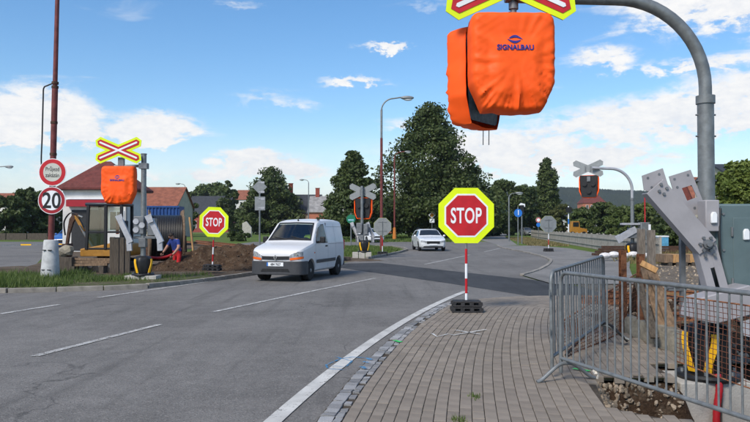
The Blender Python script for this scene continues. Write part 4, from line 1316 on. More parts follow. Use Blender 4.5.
def bool_cut(o, cutters):
    par, o.parent = o.parent, None          # cut at the origin, in the body's own space
    for cmb in cutters:
        c = cmb.build('cutter', M_TYRE, None, smooth=0); m = o.modifiers.new('cut', 'BOOLEAN'); m.object = c; m.operation = 'DIFFERENCE'; m.solver = 'EXACT'
        dg = bpy.context.evaluated_depsgraph_get(); dg.update(); me = bpy.data.meshes.new_from_object(o.evaluated_get(dg))
        o.modifiers.clear(); o.data = me; bpy.data.objects.remove(c)
    o.parent = par
    o.data.polygons.foreach_set('use_smooth', [True] * len(o.data.polygons)); o.data.set_sharp_from_angle(angle=R(32))


def face_patch(par, name, pts, m, off_dir=(1, 0, 0), th=.02, bevel=0.0):
    mb = MB(); mb.prism(pts, Vector(off_dir) * th); return mb.build(name, m, par, smooth=30, bevel=bevel)


def front_strip(ys, z0, z1, xf, th=.05, n=12):
    """a band wrapped round the nose: xf(y) gives the surface"""
    mb = MB(); vs = []
    for i in range(n + 1):
        y = ys[0] + (ys[1] - ys[0]) * i / n; x = xf(y)
        za, zb = (z0(y), z1(y)) if callable(z0) else (z0, z1)
        vs += [(x - th, y, za), (x, y, za), (x, y, zb), (x - th, y, zb)]
    fs = [(4 * i + k, 4 * i + (k + 1) % 4, 4 * i + 4 + (k + 1) % 4, 4 * i + 4 + k) for i in range(n) for k in range(4)] + [(3, 2, 1, 0), tuple(4 * n + k for k in range(4))]
    mb.add(vs, fs); return mb


M_DGLASS2 = mat('tinted_glass', (.012, .014, .015), .12, var=.1, spec=.35)
# --- the white van
VAZ = R(15.5)
fax = Vector((-2.70, 21.15)); vdir = Vector((-math.sin(VAZ), -math.cos(VAZ)))
vc = fax - vdir * 1.27                     # body centre
V = thing('van', 'small white panel van driving towards us over the crossing', 'van', (vc.x, vc.y, .006), math.atan2(vdir.y, vdir.x))
# x, zb, zt, hw, ht, belt, r
vb = Body([(1.995, .42, .78, .55, .54, .9, .05), (1.97, .34, .86, .66, .65, .92, .06), (1.92, .30, .93, .745, .735, .95, .07), (1.82, .27, .975, .80, .785, .97, .08), (1.62, .25, 1.03, .825, .81, 1.0, .09), (1.30, .24, 1.085, .83, .81, 1.03, .09),
           (1.02, .24, 1.135, .832, .80, 1.06, .08), (.88, .24, 1.26, .832, .77, 1.08, .09), (.36, .24, 1.725, .832, .69, 1.1, .11), (.20, .24, 1.79, .832, .685, 1.1, .12), (-.1, .24, 1.825, .832, .685, 1.1, .12), (-.7, .24, 1.85, .832, .69, 1.1, .11), (-1.4, .24, 1.835, .832, .69, 1.1, .11),
           (-1.86, .26, 1.80, .825, .68, 1.1, .10), (-1.95, .30, 1.74, .80, .66, 1.1, .10), (-1.99, .36, 1.62, .76, .63, 1.1, .10)])
def van_skip(x, k, n):
    kk = k if k < n - 1 else 2 * n - 3 - k
    return (.40 < x < .90) and kk >= 9
body = vb.loft().build('body', M_VANWHITE, V, smooth=32)
WX = (1.27, -1.33); WR = .30
bool_cut(body, [MB().tube([(x, sg * .60, .30), (x, sg * 1.1, .30)], WR + .055, 28) for x in WX for sg in (1, -1)])
bm = bmesh.new(); bm.from_mesh(body.data)          # open the windscreen aperture
dead = [f for f in bm.faces if .40 < f.calc_center_median().x < .90 and f.calc_center_median().z > 1.15 and abs(f.calc_center_median().y) < vb.at(f.calc_center_median().x)[3] - vb.at(f.calc_center_median().x)[5] * .9 and f.normal.z > .3]
bmesh.ops.delete(bm, geom=dead, context='FACES'); bm.to_mesh(body.data); bm.free()
for x in WX:
    for sg in (1, -1): wheel(V, x, sg * .725, WR, rim=M_GALV_D)
for x in WX:
    for sg in (1, -1): MB().tube([(x, sg * .585, .30), (x, sg * .60, .30)], WR + .05, 20).build('wheel_well', M_TYRE, V)
xf = lambda y: float(np.interp(abs(y), [0, .30, .45, .55, .66, .745, .80, .825], [2.022, 2.02, 2.012, 2.000, 1.975, 1.925, 1.825, 1.62])) + .006
xb = lambda y: float(np.interp(abs(y), [0, .30, .45, .58, .69, .775, .83, .845], [2.045, 2.043, 2.035, 2.022, 1.995, 1.945, 1.845, 1.70]))
bp = front_strip((-.845, .845), .20, .60, xb, .16, 32).build('front_bumper', M_BUMPER, V, bevel=.03)
face_patch(bp, 'air_intake', [(2.048, -.45, .30), (2.048, .45, .30), (2.048, .40, .38), (2.048, -.40, .38)], M_BLACKP, (1, 0, 0), .006)
pl = face_patch(bp, 'number_plate', [(2.049, -.26, .455), (2.049, .26, .455), (2.049, .26, .565), (2.049, -.26, .565)], M_SIGNWHITE, (1, 0, 0), .008)
face_patch(pl, 'blue_strip', [(2.058, -.26, .455), (2.058, -.22, .455), (2.058, -.22, .565), (2.058, -.26, .565)], M_SIGNBLUE, (1, 0, 0), .002)
tv, tf = text_data('6B4 7627', .095, .003, .86); mb = MB(); mb.add([(2.0605, a + .02, c + .51) for a, c in tv], tf); mb.build('lettering', M_SIGNBLACK, pl, smooth=0, fix=False)
gr = front_strip((-.44, .44), lambda y: .64 + .02 * abs(y), lambda y: .735 + .02 * abs(y), lambda y: xf(y) - .004, .03, 12).build('grille', M_BLACKP, V)
for k in range(1): front_strip((-.44, .44), lambda y: .685 + .02 * abs(y), lambda y: .692 + .02 * abs(y), lambda y: xf(y), .02, 12).build('grille_bar', M_BUMPER, gr)
em = MB(); em.prism([(2.034, 0, .615), (2.034, -.05, .70), (2.034, 0, .785), (2.034, .05, .70)], (.014, 0, 0)); em.build('emblem', M_CHROME, V)
em = MB(); em.prism([(2.049, 0, .645), (2.049, -.025, .70), (2.049, 0, .755), (2.049, .025, .70)], (.003, 0, 0)); em.build('emblem_centre', M_BLACKP, V)
for sg in (1, -1):
    lf = front_strip((sg * .43, sg * .79), lambda y: .645 + .10 * max(0, (abs(y) - .44)), lambda y: .76 + .12 * math.sin(min(1, (abs(y) - .43) / .28) * math.pi / 2), lambda y: xf(y) + .004, .05, 12).build('headlight', M_LAMP, V, bevel=.008)
    front_strip((sg * .45, sg * .80), lambda y: .625 + .12 * max(0, (abs(y) - .44)), lambda y: .69 + .12 * max(0, (abs(y) - .44)), lambda y: xf(y) + .010, .04, 10).build('indicator', M_AMBER, lf)
    mb = MB(); mb.tube([(1.93, sg * .62, .80), (xf(.62) + .006, sg * .62, .80)], .058, 16); mb.build('reflector', M_CHROME, lf)
    # side window, mirror, handle, rubbing strip, seams
    dw = vb.side_patch([(.80, 1.13), (.62, 1.40), (.40, 1.585), (.22, 1.645), (-.12, 1.66), (-.16, 1.60), (-.17, 1.12)], sg, .006).build('door_window', M_DGLASS2, V)
    vb.side_patch([(.84, 1.10), (.63, 1.42), (.40, 1.615), (.22, 1.675), (-.14, 1.69), (-.19, 1.60), (-.20, 1.09)], sg, .003).build('window_seal', M_BLACKP, dw)
    mb = MB(); mb.box((.60, sg * .95, 1.20), (.10, .17, .20)); mb.box((.60, sg * .85, 1.14), (.07, .10, .06)); mb.build('wing_mirror', M_BLACKP, V, bevel=.035)
    vb.side_patch([(.84, .50), (.84, .60), (-.94, .60), (-.94, .50)], sg, .022, nx=14).build('rubbing_strip', M_BUMPER, V)
    mb = MB(); y = sg * (vb.side(-.06, 1.0) + .012); mb.box((-.06, y, 1.0), (.16, .03, .045)); mb.build('door_handle', M_BLACKP, V, bevel=.008)
    sm = MB()
    for x, z0, z1 in ((.90, .36, 1.12), (-.235, .34, 1.74), (-1.0, .6, 1.72)):
        vs = []
        for j in range(13):
            z = z0 + (z1 - z0) * j / 12; y = sg * (vb.side(x, z) + .0025); vs += [(x - .004, y, z), (x + .004, y, z)]
        sm.add(vs, [(2 * j, 2 * j + 1, 2 * j + 3, 2 * j + 2) for j in range(12)])
    for z in (1.06, 1.60):
        vs = []
        for j in range(13):
            x = -.26 - 1.55 * j / 12; y = sg * (vb.side(x, z) + .0025); vs += [(x, y, z - .004), (x, y, z + .004)]
        sm.add(vs, [(2 * j, 2 * j + 1, 2 * j + 3, 2 * j + 2) for j in range(12)])
    sm.build('panel_seam', M_BUMPER, V)
    mb = MB(); mb.ball((.98, sg * (vb.side(.98, .82)), .82), .03, 8, (1.4, .4, .8)); mb.build('side_repeater', M_AMBER, V)
    mb = MB(); mb.box((-1.95, sg * .80, 1.0), (.06, .04, .32)); mb.build('tail_light', M_SIGNRED, V, bevel=.01)
rb = MB(); rb.box((-1.97, 0, .42), (.14, 1.60, .24)); rb.build('rear_bumper', M_BUMPER, V, bevel=.03)
# windscreen, sealed all round, wipers
def wpts(x, off, e=0.0, n=10):
    ht = vb.at(x)[3] - vb.at(x)[5] * .95 - e
    return [(x, -ht + 2 * ht * i / n, vb.top(x, min(abs(-ht + 2 * ht * i / n), ht)) + off) for i in range(n + 1)]
mb = MB(); vs = []; xs_ = np.linspace(.93, .37, 7)
for x in xs_: vs += wpts(x, .004)
mb.add(vs, [(i * 11 + k, i * 11 + k + 1, (i + 1) * 11 + k + 1, (i + 1) * 11 + k) for i in range(6) for k in range(10)]); ws = mb.build('windscreen', M_GLASS, V, smooth=60)
mb = MB()
for x0, x1 in ((.97, .90), (.40, .355)):
    a, b_ = wpts(x0, .008), wpts(x1, .008); mb.add(a + b_, [(k, k + 1, 11 + k + 1, 11 + k) for k in range(10)])
for sg in (0, 10):
    pr = [wpts(x, .008)[sg] for x in xs_]; pi = [wpts(x, .008, .045)[sg] for x in xs_]; mb.add(pr + pi, [(k, k + 1, 7 + k + 1, 7 + k) for k in range(6)])
mb.build('windscreen_seal', M_BLACKP, ws)
mb = MB()
for y0, y1 in ((.52, .02), (-.05, -.55)):
    mb.tube([(.96, y0, vb.top(.96, y0) + .02), (.86, y1, vb.top(.86, y1) + .016)], .009, 6)
mb.build('wiper', M_BLACKP, V)
mb = MB(); mb.tube([(.25, .0, 1.80), (.18, 0, 1.93)], .006, 6); mb.ball((.25, 0, 1.81), .03, 8); mb.build('aerial', M_BLACKP, V)
mb = MB(); mb.box((.05, .60, 1.825), (.10, .06, .035)); mb.box((.05, -.60, 1.825), (.10, .06, .035)); mb.build('roof_bar_mount', M_BLACKP, V)
# cab interior
mb = MB(); mb.box((.80, 0, 1.02), (.5, 1.46, .16)); mb.box((.6, .38, 1.10), (.16, .36, .08)); mb.build('dashboard', M_DASH, V, bevel=.03)
mb = MB(); mb.box((-.28, 0, 1.05), (.03, 1.44, 1.35)); mb.box((.2, 0, .36), (1.2, 1.5, .05)); mb.build('bulkhead', M_DASH, V)
for y in (.36, -.36):
    mb = MB(); mb.box((.12, y, .70), (.48, .48, .16)); mb.box((-.14, y, 1.05), (.14, .46, .66), (0, -.18, 0)); mb.box((-.22, y, 1.45), (.09, .24, .18)); mb.build('seat', M_SEAT, V, bevel=.04)
sw = MB(); cpt = Vector((.46, .36, 1.12)); ax = Vector((-.78, 0, .62)).normalized(); ux = Vector((0, 1, 0)); uy = ax.cross(ux)
sw.tube([cpt + (ux * math.cos(a) + uy * math.sin(a)) * .18 for a in np.linspace(0, 2 * math.pi, 20, endpoint=False)], .016, 8, closed=True)
sw.beam(cpt - ux * .17, cpt + ux * .17, .03, .03); sw.tube([cpt, cpt - ax * .2], .025, 8); sw.build('steering_wheel', M_DASH, V)


# ------------------------------------------------------------------ people
def skin_body(name, joints, edges, radii, mats_of, parent, sub=2):
    """one continuous figure grown round a skeleton; mats_of(co) picks the material slot"""
    me = bpy.data.meshes.new(name); me.from_pydata(joints, edges, []); o = bpy.data.objects.new(name, me); C.objects.link(o)
    sk = o.modifiers.new('skin', 'SKIN'); sk.use_smooth_shade = True
    if not me.skin_vertices: me.attributes.new('skin', 'FLOAT', 'POINT')
    for i, r in enumerate(radii):
        r = r if isinstance(r, tuple) else (r, r); me.skin_vertices[0].data[i].radius = r
    me.skin_vertices[0].data[0].use_root = True
    ss = o.modifiers.new('sub', 'SUBSURF'); ss.levels = sub; ss.render_levels = sub
    dg = bpy.context.evaluated_depsgraph_get(); dg.update(); m2 = bpy.data.meshes.new_from_object(o.evaluated_get(dg))
    o.modifiers.clear(); o.data = m2
    mats, fn = mats_of; m2.materials.clear()
    for m in mats: m2.materials.append(m)
    for p in m2.polygons: p.material_index = fn(p.center); p.use_smooth = True
    o.parent = parent; return o


def head_detail(par, c, fwd, r=.105, cap=None):
    """hair, ears and nose for a head centred at c looking along fwd"""
    f = Vector(fwd).normalized(); up = Vector((0, 0, 1)); up = (up - f * up.dot(f)).normalized(); s_ = f.cross(up); c = Vector(c)
    mb = MB(); n = 14; vs = []
    for i in range(7):
        ph = R(100) * i / 6
        for k in range(n):
            t = 2 * math.pi * k / n; d = up * math.cos(ph) + (f * math.cos(t) * .95 + s_ * math.sin(t)) * math.sin(ph)
            if i == 6 and math.cos(t) > .2: d = (d + up * .45).normalized()
            vs.append(c + Vector(d) * (r * 1.10) - f * .012)
    mb.add(vs, [(i * n + k, (i + 1) * n + k, (i + 1) * n + (k + 1) % n, i * n + (k + 1) % n) for i in range(6) for k in range(n)]); mb.build('hair', cap or M_HAIR, par, smooth=60)
    mb = MB()
    for sg in (1, -1): mb.ball(c + s_ * sg * r * .93 - up * .01, .028, 8, (.6, .6, 1.1))
    mb.ball(c + f * r * .98 - up * .015, .02, 8, (1, 1, 1.3)); mb.build('face_features', M_SKIN, par)
    mb = MB()
    for sg in (1, -1): mb.ball(c + f * r * .92 + s_ * sg * .035 + up * .012, .010, 6)
    mb.build('eyes', M_HAIR, par); mb = MB(); mb.ball(c + f * r * .90 - up * .055, .018, 8, (1, 1, .35)); mb.build('mouth', mat('lips', (.3, .1, .08), .6), par)


def fingers(par, wrist, d, up, m=M_SKIN, s=1.0):
    d = Vector(d).normalized(); up = Vector(up); sd = d.cross(up).normalized(); nrm = sd.cross(d)
    mb = MB()
    for k, (off, L) in enumerate(((-.030, .062), (-.010, .074), (.010, .07), (.030, .055))):
        a = Vector(wrist) + d * .085 + sd * off; mb.tube([a, a + d * L * .55 - nrm * .006, a + d * L - nrm * .03], [.0095, .009, .0075], 6)
    a = Vector(wrist) + d * .03 - sd * .035; mb.tube([a, a + d * .035 - sd * .025, a + d * .065 - sd * .03 - nrm * .012], [.011, .010, .008], 6)
    return mb.build('fingers', m, par)


# the driver of the van
DR = thing('person', 'driver in a yellow hi-vis vest behind the windscreen of the white van', 'person', V.location, V.rotation_euler.z)
J = [(.02, .36, .80), (0, .36, 1.02), (-.03, .36, 1.24), (-.02, .36, 1.36), (.0, .36, 1.44), (.02, .36, 1.56), (-.03, .55, 1.29), (.10, .62, 1.08), (.40, .50, 1.17), (-.03, .17, 1.29), (.10, .10, 1.08), (.40, .22, 1.17), (.30, .46, .80), (.50, .46, .55), (.30, .26, .80), (.50, .26, .55)]
E = [(0, 1), (1, 2), (2, 3), (3, 4), (4, 5), (2, 6), (6, 7), (7, 8), (2, 9), (9, 10), (10, 11), (0, 12), (12, 13), (0, 14), (14, 15)]
Rr = [(.16, .13), (.16, .12), (.17, .12), .065, .085, .085, .075, .055, .035, .075, .055, .035, .09, .06, .09, .06]
def drv(c): return 0 if (c.z > 1.36 or c.x > .27 and c.z > .95) else 1
skin_body('body', J, E, Rr, ([M_SKIN, M_HIVIS], drv), DR)
head_detail(DR, (.02, .36, 1.53), (1, 0, 0), .10)
fingers(DR, (.39, .50, 1.17), (.6, -.3, .4), (0, 0, 1)); fingers(DR, (.39, .22, 1.17), (.6, .3, .4), (0, 0, 1))


# --- estate and saloon cars
def car(label, loc, head, paint, dims=(4.66, 1.81, 1.46), estate=True, group=None, detail=True, plate=None):
    L, W, H = dims; h = L / 2; w = W / 2
    t = thing('car', label, 'car', loc, math.atan2(head[1], head[0]), group)
    k = H / 1.46
    rear = [(-h + .55, .22, H - .06, w, w * .74, .92 * k, .10), (-h + .28, .26, H - .34 * k, w * .97, w * .75, .92 * k, .10), (-h + .12, .32, 1.02 * k, w * .95, w * .9, .92 * k, .08), (-h, .42, .9 * k, w * .88, w * .86, .88 * k, .07)] if estate else \
           [(-h + 1.25, .22, H - .12, w, w * .72, .92 * k, .10), (-h + .72, .24, 1.06 * k, w * .98, w * .9, .93 * k, .08), (-h + .2, .30, 1.02 * k, w * .95, w * .88, .92 * k, .08), (-h, .42, .92 * k, w * .87, w * .84, .9 * k, .07)]
    bb = Body([(h, .38, .62 * k, w * .60, w * .58, .75 * k, .05), (h - .05, .30, .70 * k, w * .78, w * .77, .78 * k, .06), (h - .18, .25, .76 * k, w * .90, w * .89, .8 * k, .07), (h - .45, .22, .84 * k, w * .97, w * .95, .84 * k, .08), (h - .9, .2, .91 * k, w, w * .96, .88 * k, .08), (h - 1.30, .2, .97 * k, w, w * .93, .92 * k, .08),
               (h - 1.45, .2, 1.05 * k, w, w * .88, .92 * k, .08), (h - 2.05, .2, H - .07, w, w * .73, .92 * k, .10), (h - 2.5, .2, H, w, w * .72, .92 * k, .11), (h - 3.2, .2, H - .01, w, w * .72, .92 * k, .11)] + rear)
    body = bb.loft().build('body', paint, t, smooth=32)
    wr = .315; wx = (h - .88, -h + 1.02)
    bool_cut(body, [MB().tube([(x, sg * (w - .24), wr), (x, sg * (w + .2), wr)], wr + .05, 22) for x in wx for sg in (1, -1)])
    for x in wx:
        for sg in (1, -1): wheel(t, x, sg * (w - .105), wr, rim=M_CHROME if detail else M_GALV)
    # glass laid over the body
    def wp(x, off): hh = bb.at(x)[3] - bb.at(x)[5] * .9; return [(x, -hh + 2 * hh * i / 8, bb.top(x, min(hh, abs(-hh + 2 * hh * i / 8))) + off) for i in range(9)]
    mb = MB(); xs_ = np.linspace(h - 1.42, h - 2.03, 6); vs = []
    for x in xs_: vs += wp(x, .006)
    mb.add(vs, [(i * 9 + q_, i * 9 + q_ + 1, (i + 1) * 9 + q_ + 1, (i + 1) * 9 + q_) for i in range(5) for q_ in range(8)]); mb.build('windscreen', M_DGLASS, t, smooth=60)
    xr0, xr1 = (-h + .5, -h + .2) if estate else (-h + 1.2, -h + .78)
    mb = MB(); vs = []
    for x in np.linspace(xr0, xr1, 4): vs += wp(x, .006)
    mb.add(vs, [(i * 9 + q_, i * 9 + q_ + 1, (i + 1) * 9 + q_ + 1, (i + 1) * 9 + q_) for i in range(3) for q_ in range(8)]); mb.build('rear_window', M_DGLASS, t, smooth=60)
    xe = -h + .75 if estate else -h + 1.45
    for sg in (1, -1):
        z0 = .96 * k; z1 = H - .13
        for a, b_ in ((h - 1.50, h - 2.42), (h - 2.47, h - 3.28), (h - 3.33, xe)):
            if a - b_ < .2: continue
            if a > h - 1.6: poly = [(a, z0), (h - 2.0, z1 - .02), (b_, z1), (b_, z0)]
            elif b_ == xe: poly = [(a, z0), (a, z1), (b_ + .35, z1 - .03), (b_, z0 + .06)]
            else: poly = [(a, z0), (a, z1), (b_, z1), (b_, z0)]
            bb.side_patch(poly, sg, .006).build('side_window', M_DGLASS, t)
        mb = MB(); mb.ball((h - 1.62, sg * (w + .09), 1.0 * k), .10, 10, (.6, .9, .75)); mb.build('wing_mirror', paint, t)
        nose = lambda y: float(np.interp(abs(y) / w, [0, .45, .60, .78, .90, .97, 1.0], [h + .012, h + .010, h, h - .05, h - .18, h - .45, h - .7])) + .008
        front_strip((sg * w * .50, sg * w * .89), lambda y: .575 * k + .06 * (abs(y) - w * .5), lambda y: .675 * k + .14 * (abs(y) - w * .5), lambda y: nose(y), .06, 8).build('headlight', M_LAMP, t)
        mb = MB(); mb.box((-h + .02, sg * w * .78, .80 * k), (.05, w * .25, .14)); mb.build('tail_light', M_SIGNRED, t)
        if estate and detail:
            mb = MB(); mb.tube([(h - 2.4, sg * w * .64, H + .02), (h - 2.5, sg * w * .64, H + .06), (-h + .9, sg * w * .64, H + .05), (-h + .75, sg * w * .64, H)], .016, 6); mb.build('roof_rail', M_BLACKP, t)
    nose = lambda y: float(np.interp(abs(y) / w, [0, .45, .60, .78, .90, .97, 1.0], [h + .012, h + .010, h, h - .05, h - .18, h - .45, h - .7])) + .012
    g_ = front_strip((-w * .47, w * .47), .50 * k, .65 * k, lambda y: nose(y), .05, 8).build('grille', M_BLACKP, t)
    front_strip((-w * .50, w * .50), .655 * k, .675 * k, lambda y: nose(y) + .004, .05, 8).build('grille_trim', M_CHROME, g_)
    front_strip((-w * .70, w * .70), .24, .34, lambda y: nose(y) + .004, .06, 8).build('air_intake', M_BLACKP, t)
    n_ = front_strip((-.26, .26), .40, .50, lambda y: h + .022, .02, 2).build('number_plate', M_SIGNWHITE, t)
    return t


car('white estate car coming towards us beyond the crossing', (3.65, 48.2, .006), (.075, -.997), M_CARWHITE)
# ------------------------------------------------------------------ left: embankment, mound, verge
def height_patch(name, fn, x0, x1, y0, y1, nx, ny, m, smooth=60):
    mb = MB(); vs = [(x0 + (x1 - x0) * i / nx, y0 + (y1 - y0) * j / ny) for j in range(ny + 1) for i in range(nx + 1)]
    mb.add([(x, y, fn(x, y)) for x, y in vs], [(j * (nx + 1) + i, j * (nx + 1) + i + 1, (j + 1) * (nx + 1) + i + 1, (j + 1) * (nx + 1) + i) for j in range(ny) for i in range(nx)])
    return mb.build(name, m, None, smooth=smooth, fix=False)


mb = MB(); vs = []; nn = 60
for i in range(nn + 1):
    t_ = -44 + 42.5 * i / nn; k = min(1, max(0, (-t_ - 1.5) / 4)); k = k * k * (3 - 2 * k)
    for o_, z in ((-3.4, -.03), (-2.2, .06), (-1.5, .10), (0, .10), (1.5, .10), (2.4, .06), (3.8, -.03)):
        a = q + T_DIR * t_ + tn * o_; vs.append((a.x, a.y, z * k - .02 + .05 * k * fbm(t_ * .8, o_ * 1.3, 2)))
mb.add(vs, [(i * 7 + j, i * 7 + j + 1, (i + 1) * 7 + j + 1, (i + 1) * 7 + j) for i in range(nn) for j in range(6)])
struct(mb.build('embankment', M_DIRT, None, smooth=60), label='low ballast embankment under the left track')


def mound_z(x, y):
    z = 0
    for cx, cy, rx, ry, h in ((-5.6, 27.6, 1.9, 1.3, .72), (-6.9, 27.0, 1.2, 1.0, .45), (-4.2, 27.4, 1.2, 1.1, .45), (-3.2, 26.6, .9, .8, .25), (-7.9, 26.2, .9, .8, .22)):
        d = ((x - cx) / rx) ** 2 + ((y - cy) / ry) ** 2; z = max(z, h * math.exp(-d * 1.1)) if z == 0 else z + h * math.exp(-d * 1.1) * .75
    return z * (1 + .25 * fbm(x * 2, y * 2, 7)) + .05 * fbm(x * 6, y * 6, 3) - .02
m_ = height_patch('soil_mound', mound_z, -9.3, -2.0, 24.9, 30.0, 90, 64, M_SOIL); tag(m_, 'heap of dug brown soil beside the rails', 'soil heap')
def samp_mound():
    x, y = random.uniform(-8.6, -2.6), random.uniform(25.2, 28.5); return x, y, mound_z(x, y) + .01
scatter('clods', 420, samp_mound, .07, m_, m=mat('soil_clod', (.10, .065, .042), .95, var=.3, scale=4, island=.4))

VERGE = [(-11.6, 17.75), (-9.1, 17.15), (-6.95, 17.85), (-6.1, 18.4), (-5.4, 19.65), (-4.75, 21.4), (-5.4, 22.3), (-7.5, 21.5), (-10.0, 23.5), (-12.4, 23.0)]
def verge_z(x, y):
    if not inside((x, y), VERGE): return -.05
    return min(.11, .02 + edge_dist((x, y), VERGE) * .9) + .02 * fbm(x * 2, y * 2, 4)
M_VERGE = groundmat('verge_ground', [(.06, .085, .025), (.12, .125, .055), (.17, .14, .10), (.10, .085, .06)], 1.2, .7, 12)
vg = height_patch('verge', verge_z, -12.6, -4.6, 16.9, 23.8, 80, 70, M_VERGE); struct(vg, label='rough grass verge at the corner')


def grass_blades(name, n, samp, hgt, m, w=.012, label=None, parent=None):
    mb = MB(); vs = np.zeros((n * 3, 3))
    for i in range(n):
        x, y, z, k = samp(); a = random.random() * 6.28; L = hgt * k * random.uniform(.5, 1.2); lx, ly = random.gauss(0, .35) * L, random.gauss(0, .35) * L
        vs[3 * i] = (x - w * math.cos(a), y - w * math.sin(a), z - .01); vs[3 * i + 1] = (x + w * math.cos(a), y + w * math.sin(a), z - .01); vs[3 * i + 2] = (x + lx, y + ly, z + L)
    me = bpy.data.meshes.new(name); me.vertices.add(n * 3); me.vertices.foreach_set('co', vs.ravel()); me.loops.add(n * 3); me.loops.foreach_set('vertex_index', np.arange(n * 3))
    me.polygons.add(n); me.polygons.foreach_set('loop_start', np.arange(0, n * 3, 3)); me.polygons.foreach_set('loop_total', np.full(n, 3)); me.materials.append(m); me.update(); me.validate()
    o = bpy.data.objects.new(name, me); C.objects.link(o); o['kind'] = 'stuff'
    if label: o['label'] = label
    if parent: o.parent = parent
    return o


M_BLADE = leafmat('grass_blade', (.045, .085, .016), (.14, .19, .045), 1.5)
M_BLADE_DRY = leafmat('dry_grass_blade', (.16, .13, .05), (.24, .20, .09), 1.5)
def samp_verge():
    while True:
        x, y = random.uniform(-12, -5), random.uniform(17.2, 22.5)
        if inside((x, y), VERGE):
            d = fbm(x * .9, y * .9, 9) + (.55 if x < -7.8 and y < 21 else -.25) + (.3 if x < -9 else 0)
            if random.random() < d + .25: return x, y, verge_z(x, y), 1.3 if x < -9.0 and random.random() < .5 else .8
grass_blades('grass', 9000, samp_verge, .17, M_BLADE, .011, 'rough grass growing round the concrete pole foot')
def samp_isl():
    while True:
        y = random.uniform(37.5, 58); x = random.uniform(-8, 2.4)
        if x < np.interp(y, [36, 40, 45, 49, 54, 58], [-.6, .6, 1.5, 2.0, 1.6, -.2]) - .2: return x, y, 0, 1
grass_blades('grass', 14000, samp_isl, .16, M_BLADE, .03, 'mown grass on the corner past the crossing')
def samp_far():
    y = random.uniform(74, 130); return random.uniform(-.06, .13) * y, y, 0, 1
grass_blades('grass', 9000, samp_far, .25, M_BLADE, .06, 'grass under the big trees beyond the bend')
def samp_strip():
    y = random.uniform(58, 104); return np.interp(y, [34, 105], [13, 23]) - random.uniform(.2, 3.5), y, 0, 1
grass_blades('grass', 5000, samp_strip, .2, M_BLADE_DRY, .05, 'dry grass strip along the foot of the picket fence')
def samp_right():
    y = random.uniform(30, 46); return random.uniform(.34, .6) * y + random.uniform(0, 3), y, 0, 1
grass_blades('grass', 9000, samp_right, .35, M_BLADE_DRY, .035, 'tall dry grass behind the works ground')
def samp_tuft(c):
    def f():
        return c[0] + random.gauss(0, .03), c[1] + random.gauss(0, .05), .03, 1
    return f
for px, py, lb in ((475, 397, 'green weed tuft growing in a paving joint'), (459, 420, 'weed tuft in the joint at the picture bottom')):
    g = G(px, py, .03); grass_blades('weeds', 60, samp_tuft((g.x, g.y)), .035, M_BLADE, .006, lb)

# ------------------------------------------------------------------ left sign pole
g = G(50, 279, .08); px_, py_ = g.x, g.y
def up(py): return 1.6 + (227 - py) * py_ / FPX - .08
L = thing('sign_pole', 'tall dark red pole in a whitewashed concrete foot carrying two round signs', 'pole', (px_, py_, .08)); L.rotation_euler.y = R(.9)
mb = MB(); mb.lathe([(.27, -.1), (.27, .05), (.235, .55), (.20, 1.10), (.185, 1.14), (.10, 1.15)], 24); ft = mb.build('concrete_foot', M_CONC_W, L, smooth=40)
for z, a in ((.28, 20), (.85, 20)):
    for dx in (-.09, .07): mb = MB(); mb.box((dx, -.24 + .03 * z, z), (.10, .05, .022)); mb.build('lifting_slot', M_BLACKP, ft)
MB().tube([(0, 0, .4), (0, 0, 5.6)], .085, 16).build('lower_pole', M_REDPOLE, L)
MB().tube([(0, 0, 5.6), (0, 0, 10.6)], [.068, .055], 16).build('upper_pole', M_REDPOLE, L)
for z in (5.6, 5.72, 4.55, 3.62): MB().tube([(0, 0, z), (0, 0, z + .07)], .098, 16).build('collar', M_RUSTD, L)
mb = MB(); mb.tube([tuple(p) for p in catmull([(-.05, 0, 5.75), (-.22, 0, 5.68), (-.33, 0, 5.6), (-.34, 0, 5.3), (-.34, 0, 4.2), (-.34, 0, 3.35), (-.20, -.03, 3.25), (-.09, -.05, 3.25)], 5)], .022, 8); mb.build('conduit', M_SIGNBLACK, L)


def round_sign(par, x, z, r, y, red, face, ring=.16, lines=(), size=.2, bold=.0, rim=True, xs=1.0):
    p = MB().disc((x, z), r, y, y + .014).build('sign_plate', M_SIGNWHITE, par, smooth=30)
    MB().disc((x, z), r * .985, y + .0145, y + .018).build('plate_back', M_SIGNBACK, p)
    MB().disc((x, z), r * .955, y - .003, y).build('red_ring', red, p)
    MB().disc((x, z), r * (1 - ring * 1.75), y - .006, y - .003).build('face', face, p)
    for k, (tx, dz, s) in enumerate(lines): text_obj(tx, s, (x, y - .0085, z + dz), M_SIGNBLACK, p, bold=bold, xs=xs)
    return p
r_ = 13.7 * py_ / FPX
round_sign(L, .05, up(172.5), r_, -.13, M_SIGNRED, M_SIGNGREY, .19, (('Průjezd', .085, .165), ('zakázán', -.085, .165)), bold=.0015, xs=.80)
round_sign(L, .05, up(200.5), r_, -.13, M_DKRED, M_SIGNWHITE, .16, (('20', 0, .64),), bold=.012, xs=.86)
for z in (up(172.5), up(200.5)):
    mb = MB(); mb.box((0.02, -.10, z), (.34, .05, .05)); mb.tube([(0, 0, z - .03), (0, 0, z + .03)], .10, 14); mb.build('bracket', M_GALV_D, L)

